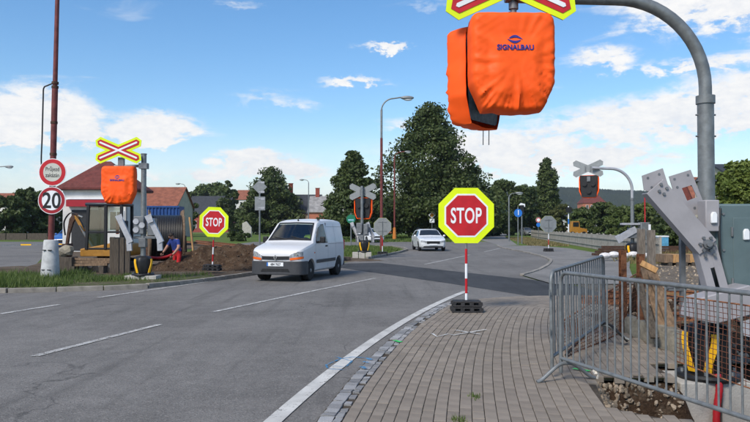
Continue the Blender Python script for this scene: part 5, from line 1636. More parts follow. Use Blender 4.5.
# ------------------------------------------------------------------ signal B, left
gB = G(143, 279, .1); BX, BY = gB.x, gB.y
def zB(py): return 1.6 + (227 - py) * BY / FPX - .1
def xB(px): return (px - 142.5) * BY / FPX
Bs = thing('signal_mast', 'grey mast with a yellow bordered cross over the left orange cover', 'crossing signal', (BX, BY, .1))
MB().tube([(0, 0, .1), (0, 0, zB(154.5))], .075, 18).build('mast', M_GALV, Bs)
MB().tube([(0, 0, zB(154.5)), (0, 0, zB(154.5) + .03)], .085, 18).build('cap', M_GALV, Bs)
MB().tube([(.1, 0, zB(165.8)), (-.85, 0, zB(166.2))], .042, 12).build('arm', M_GALV, Bs)
mb = MB(); mb.box((0, 0, zB(166)), (.24, .2, .16)); mb.build('clamp', M_GALV_D, Bs); mb = MB(); mb.box((xB(120), 0, zB(162)), (.16, .12, .26)); mb.build('clamp', M_GALV_D, Bs)
cross_sign(Bs, xB(118.7), -.14, zB(150.6), 46.5 * BY / FPX, 26.5 * BY / FPX)
light_board(Bs, (xB(118.5), -.02, zB(185)), 0)
orange_cover('orange cloth cover with small blue lettering on the left signal mast', (BX + xB(118.7), BY - .06, zB(185) + .1), R(3), 21, W=.485, H=37.5 * BY / FPX, res=44)
small_drive((BX, BY - .02, .1), 0, 'pale barrier drive with two slanting arms on the left mast', (-.42, .42))
base_wrap((BX, BY, .2), R(20), 'black housing with yellow bands at the foot of the left mast', .95)
t = thing('foundation_block', 'two pale concrete blocks under the left mast', 'concrete block', (BX, BY, .02)); 
for sx in (-.23, .24): mb = MB(); mb.box((sx, 0, .08), (.44, .55, .22)); mb.build('block', M_CONC, t, bevel=.012)

# ------------------------------------------------------------------ upright timbers
tp = [(112.5, 237, 24.0), (117, 238.5, 23.9), (122.5, 237.5, 23.8), (128, 239, 23.7)]
names_ = ['first upright tarred timber from the excavator', 'second upright tarred timber from the excavator', 'third upright tarred timber from the excavator', 'fourth upright tarred timber, nearest the left mast']
for (px, py, Yd), lb in zip(tp, names_):
    a = P(px, py, Yd); t = thing('timber_post', lb, 'timber post', (a.x, Yd, .0), random.uniform(-.1, .1), 'upright timbers beside the excavator')
    mb = MB(); mb.box((0, 0, (a.z) / 2), (.155, .10, a.z)); mb.build('post', M_WOODD, t, smooth=0, bevel=.008)

# ------------------------------------------------------------------ mini excavator
EX = thing('mini_excavator', 'muddy yellow and black mini excavator parked before the white house', 'excavator', (-9.75, 25.6, .0), R(0))
def seg(par, name, pts, w, y, m, th=.16):
    mb = MB(); mb.prism([(x, y - th / 2, z) for x, z in pts], (0, th, 0)); return mb.build(name, m, par, smooth=0, bevel=.012)
for y in (-.58, .58):
    mb = MB(); pts = []
    for k in range(9): a = R(90 + 180 * k / 8); pts.append((-.72 + .22 * math.cos(a), .22 + .22 * math.sin(a)))
    for k in range(9): a = R(-90 + 180 * k / 8); pts.append((.72 + .22 * math.cos(a), .22 + .22 * math.sin(a)))
    mb.prism([(x, y - .13, z) for x, z in pts], (0, .26, 0)); tr = mb.build('track', M_RUBBER, EX, smooth=0)
    pad = MB()
    for k in range(13): x = -.72 + 1.44 * k / 12; pad.box((x, y, .445), (.05, .27, .025)); pad.box((x, y, -.0 + .006), (.05, .27, .02))
    pad.build('track_lug', M_RUBBER, tr)
    for x in (-.72, -.36, 0, .36, .72): MB().tube([(x, y - .14, .22), (x, y - .12, .22)], .13 if abs(x) > .6 else .08, 14).build('roller', M_GALV_D, tr)
mb = MB(); mb.box((0, 0, .34), (.9, .9, .2)); mb.lathe([(.38, .44), (.38, .54)], 20); mb.build('undercarriage', M_RUSTD, EX)
mb = MB(); mb.prism([(-1.15, -.75, .05), (-1.22, -.75, .25), (-1.13, -.75, .42), (-1.08, -.75, .40), (-1.15, -.75, .25), (-1.09, -.75, .06)], (0, 1.5, 0)); mb.beam((-1.1, -.3, .22), (-.5, -.3, .3), .1, .1); mb.beam((-1.1, .3, .22), (-.5, .3, .3), .1, .1); mb.build('dozer_blade', M_RUSTD, EX)
mb = MB(); mb.prism([(-.75, -.68, .56), (.95, -.68, .56), (1.02, -.68, .7), (.98, -.68, 1.0), (.5, -.68, 1.06), (-.75, -.68, .82)], (0, 1.36, 0)); mb.build('engine_cover', M_YELLOW, EX, bevel=.04)
cbx = MB()
cx0, cx1, cy0, cy1, cz0, cz1 = -.52, .72, -.66, .40, .80, 2.36
for x, y in ((cx0, cy0), (cx1, cy0), (cx0, cy1), (cx1, cy1), (.16, cy0)): pb_ = MB(); pb_.beam((x, y, cz0), (x + (.06 if x == cx0 else 0), y, cz1), .10, .10, up=(1, 0, 0)); pb_.build('cab_post', M_SIGNBLACK, EX, bevel=.01)
for z in (cz0 + .03, 1.42): cbx.box(((cx0 + cx1) / 2, cy0, z), (cx1 - cx0, .06, .07)); cbx.box((cx0, (cy0 + cy1) / 2, z), (.06, cy1 - cy0, .07))
cbx.box((cx0 + .02, cy0 + .002, 1.12), (.05, .05, .6))
cab_ = cbx.build('cab_frame', M_SIGNBLACK, EX, bevel=.01)
mb = MB(); mb.box(((cx0 + cx1) / 2, (cy0 + cy1) / 2, cz1 + .05), (cx1 - cx0 + .12, cy1 - cy0 + .1, .12)); mb.build('cab_roof', mat('cab_blue_black', (.018, .022, .035), .4, var=.1), EX, bevel=.04)
for x0, x1, z0, z1 in ((cx0 + .06, .12, 1.47, cz1 - .06), (.20, cx1 - .05, 1.47, cz1 - .06), (cx0 + .05, .12, .88, 1.37)):
    mb = MB(); mb.box(((x0 + x1) / 2, cy0, (z0 + z1) / 2), (x1 - x0, .008, z1 - z0)); mb.build('pane', M_GLASS, cab_)
mb = MB(); mb.box((.40, -.1, 1.15), (.46, .5, .14)); mb.box((.62, -.1, 1.5), (.14, .46, .66)); mb.build('seat', M_SEAT, EX, bevel=.03)
mb = MB(); mb.box((.52, -.50, 1.66), (.10, .05, .62)); mb.build('hanging_vest', M_ORANGE, EX)
mb = MB(); mb.beam((-.3, -.1, .9), (-.3, -.1, 1.4), .05, .05); mb.beam((-.36, -.3, 1.3), (-.36, .1, 1.3), .05, .05); mb.build('control_levers', M_BLACKP, EX)
seg(EX, 'boom', [(-.60, .62), (-.48, .66), (-.64, 1.18), (-.92, 1.68), (-1.10, 2.02), (-1.22, 2.02), (-1.20, 1.90), (-1.04, 1.62), (-.78, 1.14)], .2, .02, M_YELLOW, .17)
seg(EX, 'dipper_arm', [(-1.10, 2.06), (-1.26, 2.12), (-1.42, 1.90), (-1.50, 1.40), (-1.56, .92), (-1.47, .90), (-1.40, 1.36), (-1.28, 1.76)], .2, .02, M_RUSTD, .12)
bk = seg(EX, 'bucket', [(-1.60, .98), (-1.42, 1.0), (-1.34, .78), (-1.42, .52), (-1.64, .42), (-1.92, .52), (-1.96, .60), (-1.74, .62), (-1.64, .74)], .2, .02, M_RUSTD, .48)
mb = MB()
for y in (-.18, -.06, .06, .18, .22): mb.beam((-1.92, y + .01, .56), (-2.05, y + .01, .60), .05, .04)
mb.build('bucket_tooth', M_GALV_D, bk)
mb = MB(); mb.tube([(-.46, -.12, .8), (-.86, -.12, 1.42)], .045, 10); mb.tube([(-.86, -.12, 1.42), (-1.0, -.12, 1.66)], .025, 10); mb.tube([(-.95, .02, 1.95), (-1.34, .02, 2.1)], .045, 10); mb.build('hydraulic_cylinder', M_GALV, EX)
mb = MB()
for k in range(3): mb.tube([tuple(p) for p in catmull([(-.5, -.05 + .03 * k, .7), (-.78, -.06 + .03 * k, 1.35), (-1.05, -.06 + .03 * k, 1.9), (-1.35, -.06 + .03 * k, 2.12), (-1.60, -.06 + .03 * k, 1.8), (-1.56, -.06 + .03 * k, 1.3)], 6)], .018, 6)
mb.build('hose', M_CABLEB, EX)
t = thing('plank_stack', 'muddy long planks lying in front of the excavator tracks', 'planks', (-9.9, 24.2, .0))
for k in range(3): mb = MB(); mb.box((.05 * k, .06 * k, .30 + .09 * k), (1.35, .12, .085), (0, .02 * (k - 1), .03 * k)); mb.build('plank', M_WOOD, t, smooth=0, bevel=.004)
for sx in (-.5, .5): mb = MB(); mb.box((sx, .05, .12), (.16, .4, .26)); mb.build('bearer', M_WOODD, t, smooth=0)
t = thing('rubble_bag', 'pale lump of broken concrete beside the pole foot', 'rubble', (-10.75, 24.3, .0)); mb = MB(); mb.ball((0, 0, .75), .25, 10, (1.2, .9, .75)); mb.v = [tuple(Vector(v) * (1 + .18 * noise.noise(Vector(v) * 5))) for v in mb.v]; mb.build('lump', M_CONC_OLD, t, smooth=0)
mb = MB(); mb.box((0, 0, .28), (.7, .5, .56)); mb.build('crate', M_WOODD, t, smooth=0, bevel=.01)

# ------------------------------------------------------------------ cable drum, container, worker
t = thing('cable_drum', 'big wooden drum wound with thick black cable', 'cable drum', (-8.75, 29.3, .0), R(20))
ax_l = .62; rD = 1.14
for sx in (-1, 1):
    mb = MB(); mb.tube([(sx * ax_l, 0, rD), (sx * (ax_l + .06), 0, rD)], rD, 36); fl = mb.build('flange', M_WOOD, t, smooth=30)
    for k in range(8):
        z = -rD + .15 + k * .29; hwid = math.sqrt(max(.01, rD * rD - z * z)) * .97; mb = MB(); mb.box((sx * (ax_l + .072), 0, rD + z), (.02, 2 * hwid, .27)); mb.build('plank', M_WOOD, fl, smooth=0, bevel=.004)
mb = MB(); n = 18
for k in range(n):
    x = -ax_l + .035 + (2 * ax_l - .07) * k / (n - 1); mb.tube([(x, .93 * math.cos(a), rD + .93 * math.sin(a)) for a in np.linspace(0, 2 * math.pi, 30, endpoint=False)], .038, 6, closed=True)
mb.tube([(-ax_l, 0, rD), (ax_l, 0, rD)], .91, 30); mb.build('cable_winding', M_CABLEB, t)
for sx in (-1, 1):
    mb = MB(); x = sx * (ax_l + .16); mb.beam((x, -.75, 0), (x, 0, rD + .08), .07, .1, up=(1, 0, 0)); mb.beam((x, .75, 0), (x, 0, rD + .08), .07, .1, up=(1, 0, 0)); mb.build('stand', M_RUSTD, t)
t = thing('container', 'blue steel skip container behind the cable drum', 'container', (-17.35, 58, 0), R(4)); t.scale = (.86, .86, 1.0); mb = MB(); mb.prism([(-1.4, -1.1, .3), (1.4, -1.1, .3), (1.55, -1.1, 3.3), (-1.55, -1.1, 3.3)], (0, 2.2, 0)); mb.build('box', M_BLUEPAINT, t)
for k in range(9): mb = MB(); mb.box((-1.3 + k * .325, -1.15, 1.8), (.09, .09, 2.9)); mb.build('rib', M_BLUEPAINT, t)
mb = MB(); mb.box((0, -1.15, 3.25), (3.1, .14, .14)); mb.build('top_rail', M_BLUEPAINT, t)

WKx, WKy = -7.45, 26.35
W = thing('person', 'worker in blue shirt and red trousers bending over the trench', 'person', (WKx, WKy, -.22), R(238))
# faces -x after rotation: local +x is the way he looks
J = [(-.05, 0, .86), (.02, 0, 1.05), (.14, 0, 1.26), (.20, 0, 1.36), (.26, 0, 1.43), (.31, 0, 1.53), (.12, .20, 1.30), (.18, .30, 1.06), (.36, .26, .86), (.43, .24, .80), (.12, -.20, 1.30), (.22, -.29, 1.07), (.42, -.22, .92), (.49, -.20, .87),
     (-.04, .11, .80), (.06, .14, .46), (-.02, .15, .09), (.12, .16, .04), (-.04, -.11, .80), (.00, -.15, .46), (-.10, -.16, .09), (.04, -.18, .04)]
E = [(0, 1), (1, 2), (2, 3), (3, 4), (4, 5), (2, 6), (6, 7), (7, 8), (8, 9), (2, 10), (10, 11), (11, 12), (12, 13), (0, 14), (14, 15), (15, 16), (16, 17), (0, 18), (18, 19), (19, 20), (20, 21)]
Rr = [(.15, .14), (.165, .13), (.17, .13), .06, .08, .09, .085, .06, .042, .032, .085, .06, .042, .032, .10, .078, .055, .045, .10, .078, .055, .045]
def wk(c):
    if c.z < .06: return 3
    if c.z < .93 and c.x < .22: return 2
    if c.z > 1.37 and c.x > .12: return 0
    if c.x > .17 and c.z < 1.10 or abs(c.y) > .22 and c.z < 1.16: return 0
    return 1
skin_body('body', J, E, Rr, ([M_SKIN, M_SHIRT, M_TROUSER, M_SIGNBLACK], wk), W)
head_detail(W, (.29, 0, 1.50), (.9, 0, -.35), .105)
fingers(W, (.42, .24, .81), (.5, -.05, -.7), (0, 1, 0)); fingers(W, (.48, -.20, .88), (.6, .1, -.5), (0, 1, 0))
t = thing('conduit_bundle', 'red corrugated conduit lying by the worker', 'pipe', (-7.9, 26.6, .1)); MB().tube([tuple(p) for p in catmull([(-.9, .3, .35), (-.3, .1, .32), (.2, 0, .45), (.55, -.05, .7)], 8)], .055, 12).build('pipe', M_REDPIPE, t)
t = thing('plywood_board', 'pale plywood board lying on the soil by the worker', 'board', (-6.65, 26.9, .42), R(20)); mb = MB(); mb.box((0, 0, .06), (.75, .5, .03), (.25, .15, 0)); mb.build('board', M_WOODL, t, smooth=0)
t = thing('lumber', 'pale timber leaning on the cable drum', 'timber', (-7.35, 28.6, 0)); mb = MB(); mb.beam((0, 0, 0), (-.25, .1, 2.0), .14, .06, up=(1, 0, 0)); mb.build('board', M_WOODL, t, smooth=0)

# ------------------------------------------------------------------ far-left signal C seen from behind
gC = G(362, 257.5, .05); CX, CY = gC.x, gC.y
def zC(py): return 1.6 + (227 - py) * CY / FPX
Cs = thing('signal_mast', 'mast behind the van with the grey back of a cross and an orange rimmed board', 'crossing signal', (CX, CY, 0), R(180 - 14))
MB().tube([(0, 0, .1), (0, 0, zC(186))], .075, 16).build('mast', M_GALV, Cs)
cross_sign(Cs, 0, -.14, zC(191.5), 1.42, .86, border=False)
light_board(Cs, (0, -.25, zC(208)), 0, W=.40, H=1.0)
mb = MB(); mb.box((0, -.1, zC(208)), (.10, .3, .06)); mb.build('bracket', M_GALV_D, Cs)
v_ = Euler((0, 0, R(166))).to_matrix() @ Vector((0, -.29, 0))
orange_cover('orange cover rim round the far signal board behind the van', (CX + v_.x, CY + v_.y, zC(208)), R(166), 31, logo=False, res=32, D=.2)
small_drive((CX, CY, 0), R(180 - 14), 'far barrier drive with pale arms behind the white van', (-.42, .42), -1)
base_wrap((CX + .1, CY - .05, .32), R(10), 'black housing with yellow bands behind the white van', 1.0)
t = thing('foundation_block', 'row of pale concrete blocks under the mast behind the van', 'concrete block', (CX, CY - .1, 0))
for k in range(3): mb = MB(); mb.box((-.33 + .33 * k, 0, .16), (.30, .5, .34)); mb.build('block', M_CONC, t, bevel=.012)
g = G(382.5, 254.8, .05)
t = stop_sign((g.x, g.y, .02), R(175), 'grey back of the stop sign standing beyond the crossing', 1.6 + (227 - 227) * g.y / FPX, bands=2, R_=.49)

# ------------------------------------------------------------------ far-right signal D seen from behind
DX, DY = 12.5, 34.0
def zD(py): return 1.6 + (227 - py) * DY / FPX
def xD(px): return (px - 632) * DY / FPX
Ds = thing('arched_signal', 'far arched signal pole with the grey back of its cross by the picket fence', 'crossing signal', (DX, DY, 0))
MB().tube([(0, 0, .1), (0, 0, zD(198))], .088, 16).build('pole', M_GALV, Ds)
MB().tube([(0, 0, zD(200)), (0, 0, zD(198))], .105, 16).build('collar', M_GALV, Ds)
MB().tube(arch_path(xD(592), 1.05, zD(168.5), 2.2), .070, 14).build('arch', M_GALV_L, Ds)
hd = bpy.data.objects.new('signal_head', None); C.objects.link(hd); hd.parent = Ds; hd.location = (xD(590), .1, 0); hd.rotation_euler.z = R(180 - 24)
cb_ = cross_sign(hd, .08, -.14, zD(168), 1.45, .84, border=False)
bd_ = light_board(hd, (.05, -.22, zD(186)), 0, W=.42, H=1.06)
for o_ in list(hd.children):          # a flat two-level thing: hand the head's pieces to the signal itself
    mw = hd.matrix_basis.copy(); o_.parent = Ds; o_.matrix_local = mw @ o_.matrix_local
bpy.data.objects.remove(hd)
v_ = Euler((0, 0, R(156))).to_matrix() @ Vector((.05, -.27, 0))
orange_cover('orange cover rim round the black board of the far arched signal', (DX + xD(590) + v_.x, DY + .1 + v_.y, zD(186)), R(156), 44, logo=False, res=32, D=.2)
Dd = thing('barrier_drive', 'grey barrier drive on the far arched pole, arm slanting left', 'barrier drive', (DX, DY, 0))
channel(Dd, 'arm', (xD(633), zD(229)), (xD(614.5), zD(239.5)), .30, -.40, .16, m=M_GALV_L)
channel(Dd, 'arm', (xD(618), zD(237.5)), (xD(613.5), zD(240)), .36, -.42, .10, m=M_GALV_L)
mb = MB(); mb.box((xD(641), -.30, zD(231)), (.42, .40, .84)); mb.build('gear_box', M_GALV, Dd, bevel=.02)
mb = MB(); mb.box((xD(632), -.16, zD(233)), (.52, .36, .50)); mb.build('motor_box', M_GALV_D, Dd, bevel=.02)
mb = MB(); mb.box((xD(628), -.25, zD(224)), (.9, .3, .10)); mb.build('top_plate', M_GALV_L, Dd, bevel=.01)
mb = MB(); mb.box((xD(645), -.52, zD(228)), (.10, .04, .34)); mb.build('label_plate', M_SIGNWHITE, Dd)
base_wrap((DX + .02, DY, .02), 0, 'black housing with yellow bands at the foot of the far arched pole', 1.35)
g = G(548.5, 251.5, .03)
t = stop_sign((g.x, g.y, .03), R(184), 'grey back of the stop sign on the far pavement by the fence', 1.6 + (227 - 224.5) * g.y / FPX, bands=3, R_=.53)

# ------------------------------------------------------------------ picket fence
f0, f1 = Vector((13.4, 33.0)), Vector((23.2, 104)); fd = f1 - f0; FL = fd.length; nb = 30
F = thing('picket_fence', 'long low grey picket fence receding along the far pavement', 'fence', (f0.x, f0.y, 0), math.atan2(fd.y, fd.x))
M_PICKET = mat('grey_picket', (.30, .285, .255), .9, var=.18, scale=3, dirt=.25, island=.14)
bay = FL / nb
sl = MB(); ns = int(bay / .14)
for k in range(ns): sl.box((bay * (k + .5) / ns, 0, .56), (.105, .025, 1.04 + .02 * ((k * 7) % 3)))
sl.box((bay / 2, .035, .30), (bay, .04, .07)); sl.box((bay / 2, .035, .82), (bay, .04, .07)); sme = sl.mesh('picket_panel', M_PICKET, smooth=0)
po = MB(); po.box((0, -.035, .58), (.13, .10, 1.14)); pme2 = po.mesh('post', mat('fence_post_concrete', (.33, .31, .27), .9, var=.2, dirt=.3), smooth=0)
for k in range(nb + 1):
    if k < nb:
        o = bpy.data.objects.new('picket_panel', sme); C.objects.link(o); o.parent = F; o.location = (bay * k, 0, 0); o['kind'] = 'stuff'
    o = bpy.data.objects.new('post', pme2); C.objects.link(o); o.parent = F; o.location = (bay * k, 0, random.uniform(-.02, .02))
M_WOODG = mat('grey_wood', (.17, .145, .12), .95, var=.35, scale=4, bump=.3, bscale=26, stretch=(6, 6, .8))
# near end: bundles, timber posts
for (px, py, Yd, h, lb) in ((641, 229, 27, None, 'weathered square timber standing left beside the far drive'), (651, 230, 26.4, None, 'weathered square timber standing right beside the far drive')):
    a = P(px, py, Yd); t = thing('timber_post', lb, 'timber post', (a.x, Yd, 0)); mb = MB(); mb.box((0, 0, a.z / 2), (.26, .2, a.z)); mb.build('post', M_WOODG, t, smooth=0, bevel=.01)
t = thing('sack_row', 'white sacks lying in a row at the end of the picket fence', 'sacks', (11.6, 32.6, 0))
for k in range(5): mb = MB(); mb.ball((-.9 + .45 * k, .1 * (k % 2), .26 + .05 * (k % 2)), .26, 10, (1.1, .8, .6)); mb.build('sack', mat('white_sack', (.60, .58, .58), .8, var=.2, scale=6), t)
t = thing('timber_pile', 'pile of short yellowish timbers on the works ground', 'timber pile', (12.6, 29.2, 0))
for k in range(5): mb = MB(); mb.box((-.55 + .35 * k + (.15 if k > 2 else 0) * 0, 0, .30), (.34, .9, .34)); mb.build('timber', M_WOODL if k % 2 else M_WOOD, t, smooth=0, bevel=.01)
for k in range(5): mb = MB(); mb.box((-.5 + .32 * k, -.1, .08), (.14, .8, .16)); mb.build('bearer', M_WOODD, t, smooth=0)
t = thing('rail_stack', 'dark rusty rails stacked across behind the timber pile', 'rails', (16.5, 38.5, 0), R(-4))
for k in range(4): mb = MB(); mb.box((.2 * k, .1 * k, .10 + .13 * k), (9.0, .14, .12)); mb.build('rail', M_RUSTD, t, smooth=0)
# ------------------------------------------------------------------ trees
LEAF = {'dark': leafmat('leaf_dark', (.034, .056, .016), (.095, .125, .034), .35), 'mid': leafmat('leaf_mid', (.045, .075, .018), (.125, .16, .042), .35),
        'light': leafmat('leaf_light', (.06, .10, .018), (.16, .20, .04), .4), 'olive': leafmat('leaf_olive', (.05, .065, .02), (.11, .12, .035), .4)}


def crown_r(kind, t):
    if kind == 'cone': return (max(0, 1 - t) ** .72) * min(1, t * 6 + .25) ** .6 * 1.32
    if kind == 'column': return min(1, t * 4 + .35) ** .6 * max(0, 1 - t ** 2.6) ** .8
    if kind == 'wide': return math.sqrt(max(0, 1 - (2 * t - 1) ** 2)) ** .75
    return math.sqrt(max(0, 1 - (1.75 * t - .78) ** 2)) if t < .98 else .1


def tree(name, label, x, y, h, w, kind='round', n=12000, ls=.3, leaf='dark', base=.12, seed=0, cat='tree', trunk=True, group=None, clump=None, dx=1.0):
    rng = np.random.default_rng(seed + 100); t = thing(name, label, cat, (x, y, 0), 0, group)
    n = int(n * 1.25); z0 = h * base; H = h - z0; nc = clump or 110
    cen = []; tries = 0
    while len(cen) < nc and tries < 9000:
        tries += 1; tt = rng.random() ** (1.35 if kind == 'cone' else 1); a = rng.random() * 2 * math.pi; rr = rng.random() ** .38
        lob = 1 + .22 * noise.noise(Vector((math.cos(a) * 1.3, math.sin(a) * 1.3, tt * 3 + seed)))
        r = crown_r(kind, tt) * w / 2 * lob * rr
        if rng.random() > crown_r(kind, tt) * .9 + .15: continue
        cen.append((r * math.cos(a), r * math.sin(a) * dx, z0 + tt * H, rr))
    cen = np.array(cen); cr = w * (.105 if kind != 'column' else .17) * rng.uniform(.6, 1.35, len(cen))
    idx = rng.integers(0, len(cen), n); d = rng.normal(size=(n, 3)); d /= np.linalg.norm(d, axis=1)[:, None]
    rad = rng.random(n) ** .45
    p = cen[idx, :3] + d * (cr[idx] * rad)[:, None] * np.array([1.15, 1.15, .8])
    p[:, 2] = np.maximum(p[:, 2], .1)
    nrm = d * .7 + rng.normal(size=(n, 3)) * .6 + np.array([0, 0, .35]); nrm /= np.linalg.norm(nrm, axis=1)[:, None]
    aux = rng.normal(size=(n, 3)); u = np.cross(nrm, aux); u /= np.linalg.norm(u, axis=1)[:, None]; v = np.cross(nrm, u)
    s = (ls * rng.uniform(.55, 1.25, n))[:, None]
    q4 = np.stack([p - u * s * .6, p - v * s * .36, p + u * s * .6, p + v * s * .36], 1).reshape(-1, 3)
    me = bpy.data.meshes.new('crown'); me.vertices.add(4 * n); me.vertices.foreach_set('co', q4.ravel()); me.loops.add(4 * n); me.loops.foreach_set('vertex_index', np.arange(4 * n))
    me.polygons.add(n); me.polygons.foreach_set('loop_start', np.arange(0, 4 * n, 4)); me.polygons.foreach_set('loop_total', np.full(n, 4)); me.materials.append(LEAF[leaf]); me.update(); me.validate()
    o = bpy.data.objects.new('crown' if cat == 'tree' else 'foliage', me); C.objects.link(o); o.parent = t
    if trunk:
        mb = MB(); r0 = max(.06, h * .019); th = z0 + H * .62
        mb.tube([(.0, 0, -.1), (.02 * h * .1, 0, z0 * .6), (0, .03, z0 + H * .25), (.05, 0, th)], [r0 * 1.25, r0, r0 * .7, r0 * .2], 9)
        for k in range(7):
            zz = z0 + H * (.04 + .07 * k); a = k * 2.4; rr = crown_r(kind, min(.95, (zz - z0) / H + .18)) * w * .36
            mb.tube([(0, 0, zz), (rr * .5 * math.cos(a), rr * .5 * math.sin(a) * dx, zz + H * .07), (rr * math.cos(a), rr * math.sin(a) * dx, zz + H * .2)], [r0 * .42, r0 * .28, r0 * .08], 6)
        mb.build('trunk' if cat == 'tree' else 'stem', M_BARK, t)
    return t


def T(name, label, px, ptop, Y, wpx, **k):
    """tree whose crown tops out at picture height ptop when seen at distance Y"""
    return tree(name, label, (px - 375) * Y / FPX, Y, 1.6 + (227 - ptop) * Y / FPX, wpx * Y / FPX, **k)


T('linden_tree', 'tallest broad dark tree beyond the bend', 431, 109, 98, 112, kind='cone', n=42000, ls=.42, base=.07, seed=1, clump=300)
T('linden_tree', 'dark bushy tree with ragged top just right of the white van', 353, 150, 88, 54, kind='cone', n=24000, ls=.36, base=.07, seed=2, clump=230, leaf='dark')
T('linden_tree', 'dark rounded tree behind the diamond sign', 271, 169, 150, 60, kind='cone', n=24000, ls=.55, base=.07, seed=3, clump=230)
T('linden_tree', 'narrow dark tree right of the left stop sign', 229, 180, 170, 30, kind='cone', n=12000, ls=.55, base=.08, seed=4, clump=100)
T('bushy_tree', 'small bushy green tree right of the cable drum', 182, 193, 140, 30, kind='round', n=11000, ls=.5, base=.12, seed=5, leaf='mid', clump=90)
T('bushy_tree', 'distant green crown rising behind the dark roofed building', 213, 185, 260, 44, kind='wide', n=8000, ls=.9, base=.3, seed=6, leaf='mid', clump=60)
T('bushy_tree', 'low tree top between the distant roofs near the left lamp', 196, 192, 255, 20, kind='wide', n=4000, ls=.8, base=.3, seed=7, leaf='mid', clump=40)
T('bushy_tree', 'dark tree at the left edge of the picture', 6, 196, 92, 40, kind='round', n=12000, ls=.4, base=.04, seed=8, clump=90)
T('bushy_tree', 'dark tree left of the speed limit sign', 32, 190, 96, 42, kind='wide', n=12000, ls=.4, base=.04, seed=9, clump=90)
T('bushy_tree', 'dark bush right behind the sign pole', 58, 196, 100, 30, kind='wide', n=9000, ls=.4, base=.04, seed=10, clump=70)
for i, (px, pt, Y, wp, kd, lf, n) in enumerate([(488, 188, 125, 40, 'round', 'dark', 14000), (508, 183, 135, 42, 'wide', 'dark', 14000), (525, 186, 140, 34, 'round', 'dark', 11000), (470, 183, 120, 46, 'cone', 'dark', 14000)]):
    T('row_tree', ['dark tree in the row just right of the central stop sign', 'tallest tree in the row left of the poplar', 'dark tree in the row nearest the poplar', 'dark tree partly hidden by the central stop sign'][i], px, pt, Y, wp, kind=kd, n=n, ls=.5, base=.04, seed=20 + i, leaf=lf, clump=110)
T('poplar_tree', 'tall narrow poplar against the hill', 547, 160, 150, 24, kind='column', n=20000, ls=.5, base=.04, seed=30, clump=260, leaf='dark')
mids = [(562, 205, 130, 22, 'olive', 'round'), (583, 209, 120, 26, 'mid', 'round'), (604, 204, 105, 32, 'dark', 'wide'), (623, 207, 98, 30, 'mid', 'round'), (642, 205, 92, 30, 'mid', 'wide'), (661, 210, 88, 30, 'dark', 'round')]
for i, (px, pt, Y, wp, lf, kd) in enumerate(mids):
    T('garden_tree', ['olive green tree just right of the poplar', 'garden tree under the far orange house', 'dark garden tree below the far signal board', 'garden tree left of the far arched pole', 'garden tree right of the far arched pole', 'dark garden tree behind the grey plates'][i], px, pt, Y, wp, kind=kd, n=9000, ls=.42, base=.03, seed=40 + i, leaf=lf, clump=70)
T('shrub', 'dense dark shrub behind the timber pile', 680, 222, 44, 34, kind='wide', n=9000, ls=.18, base=.03, seed=50, leaf='dark', cat='shrub', clump=80)
T('shrub', 'shrub left of the bent barrier arm', 652, 232, 50, 34, kind='wide', n=7000, ls=.2, base=.03, seed=51, leaf='mid', cat='shrub', clump=60)
T('shrub', 'shrub behind the grey pole', 706, 218, 46, 34, kind='wide', n=7000, ls=.2, base=.03, seed=52, leaf='mid', cat='shrub', clump=60)
T('ash_tree', 'bright green tree behind the teal cabinet at the right edge', 742, 163, 30, 58, kind='round', n=26000, ls=.15, base=.2, seed=53, leaf='light', clump=170)
T('ash_tree', 'bright green tree beyond the right edge of the picture', 775, 170, 34, 50, kind='round', n=12000, ls=.18, base=.2, seed=54, leaf='light', clump=90)
T('shrub', 'low green bush at the foot of the left stop sign', 238, 231, 78, 20, kind='wide', n=3500, ls=.25, base=.02, seed=55, leaf='dark', cat='shrub', clump=30)

# hills
mb = MB(); nx, ny = 150, 12; vs = []
for j in range(ny + 1):
    for i in range(nx + 1):
        az = R(-34 + 68 * i / nx); dist = 1300 + 42 * j; x, y = dist * math.tan(az), dist
        deg = math.degrees(az); hh = np.interp(deg, [-34, -10, 4, 9, 13, 18, 22, 26, 34], [34, 38, 66, 92, 98, 94, 82, 72, 56])
        prof = math.sin(math.pi * min(1, (j + .3) / ny * 1.05) * .5) if j < ny else 1
        vs.append((x, y, hh * prof + 7 * fbm(x * .004, y * .004, 3) * prof - (2 if j == 0 else 0)))
mb.add(vs, [(j * (nx + 1) + i, j * (nx + 1) + i + 1, (j + 1) * (nx + 1) + i + 1, (j + 1) * (nx + 1) + i) for j in range(ny) for i in range(nx)])
hill = mb.build('hills', groundmat('forest_hill', [(.012, .022, .012), (.028, .045, .02), (.04, .05, .022)], .02, .8, .25), None, smooth=60); struct(hill, label='low wooded hills on the horizon')
def samp_forest():
    pass
# forest on the hill as many small crowns
rng = np.random.default_rng(5); n = 26000; vs = []; fs = []
azs = rng.uniform(-34, 34, n); js = rng.uniform(2, ny, n)
A_ = np.zeros((n * 4, 3))
for k in range(n):
    az = R(azs[k]); dist = 1300 + 42 * js[k]; x, y = dist * math.tan(az), dist
    hh = np.interp(azs[k], [-34, -10, 4, 9, 13, 18, 22, 26, 34], [34, 38, 66, 92, 98, 94, 82, 72, 56]); prof = math.sin(math.pi * min(1, (js[k] + .3) / ny * 1.05) * .5)
    z = hh * prof + 7 * fbm(x * .004, y * .004, 3) * prof; s_ = rng.uniform(4, 8.5)
    A_[4 * k] = (x - s_ * .6, y, z - 2); A_[4 * k + 1] = (x + s_ * .6, y + rng.uniform(-2, 2), z - 2); A_[4 * k + 2] = (x + rng.uniform(-1, 1), y + 4, z - 1); A_[4 * k + 3] = (x, y + 1, z + s_ * .75)
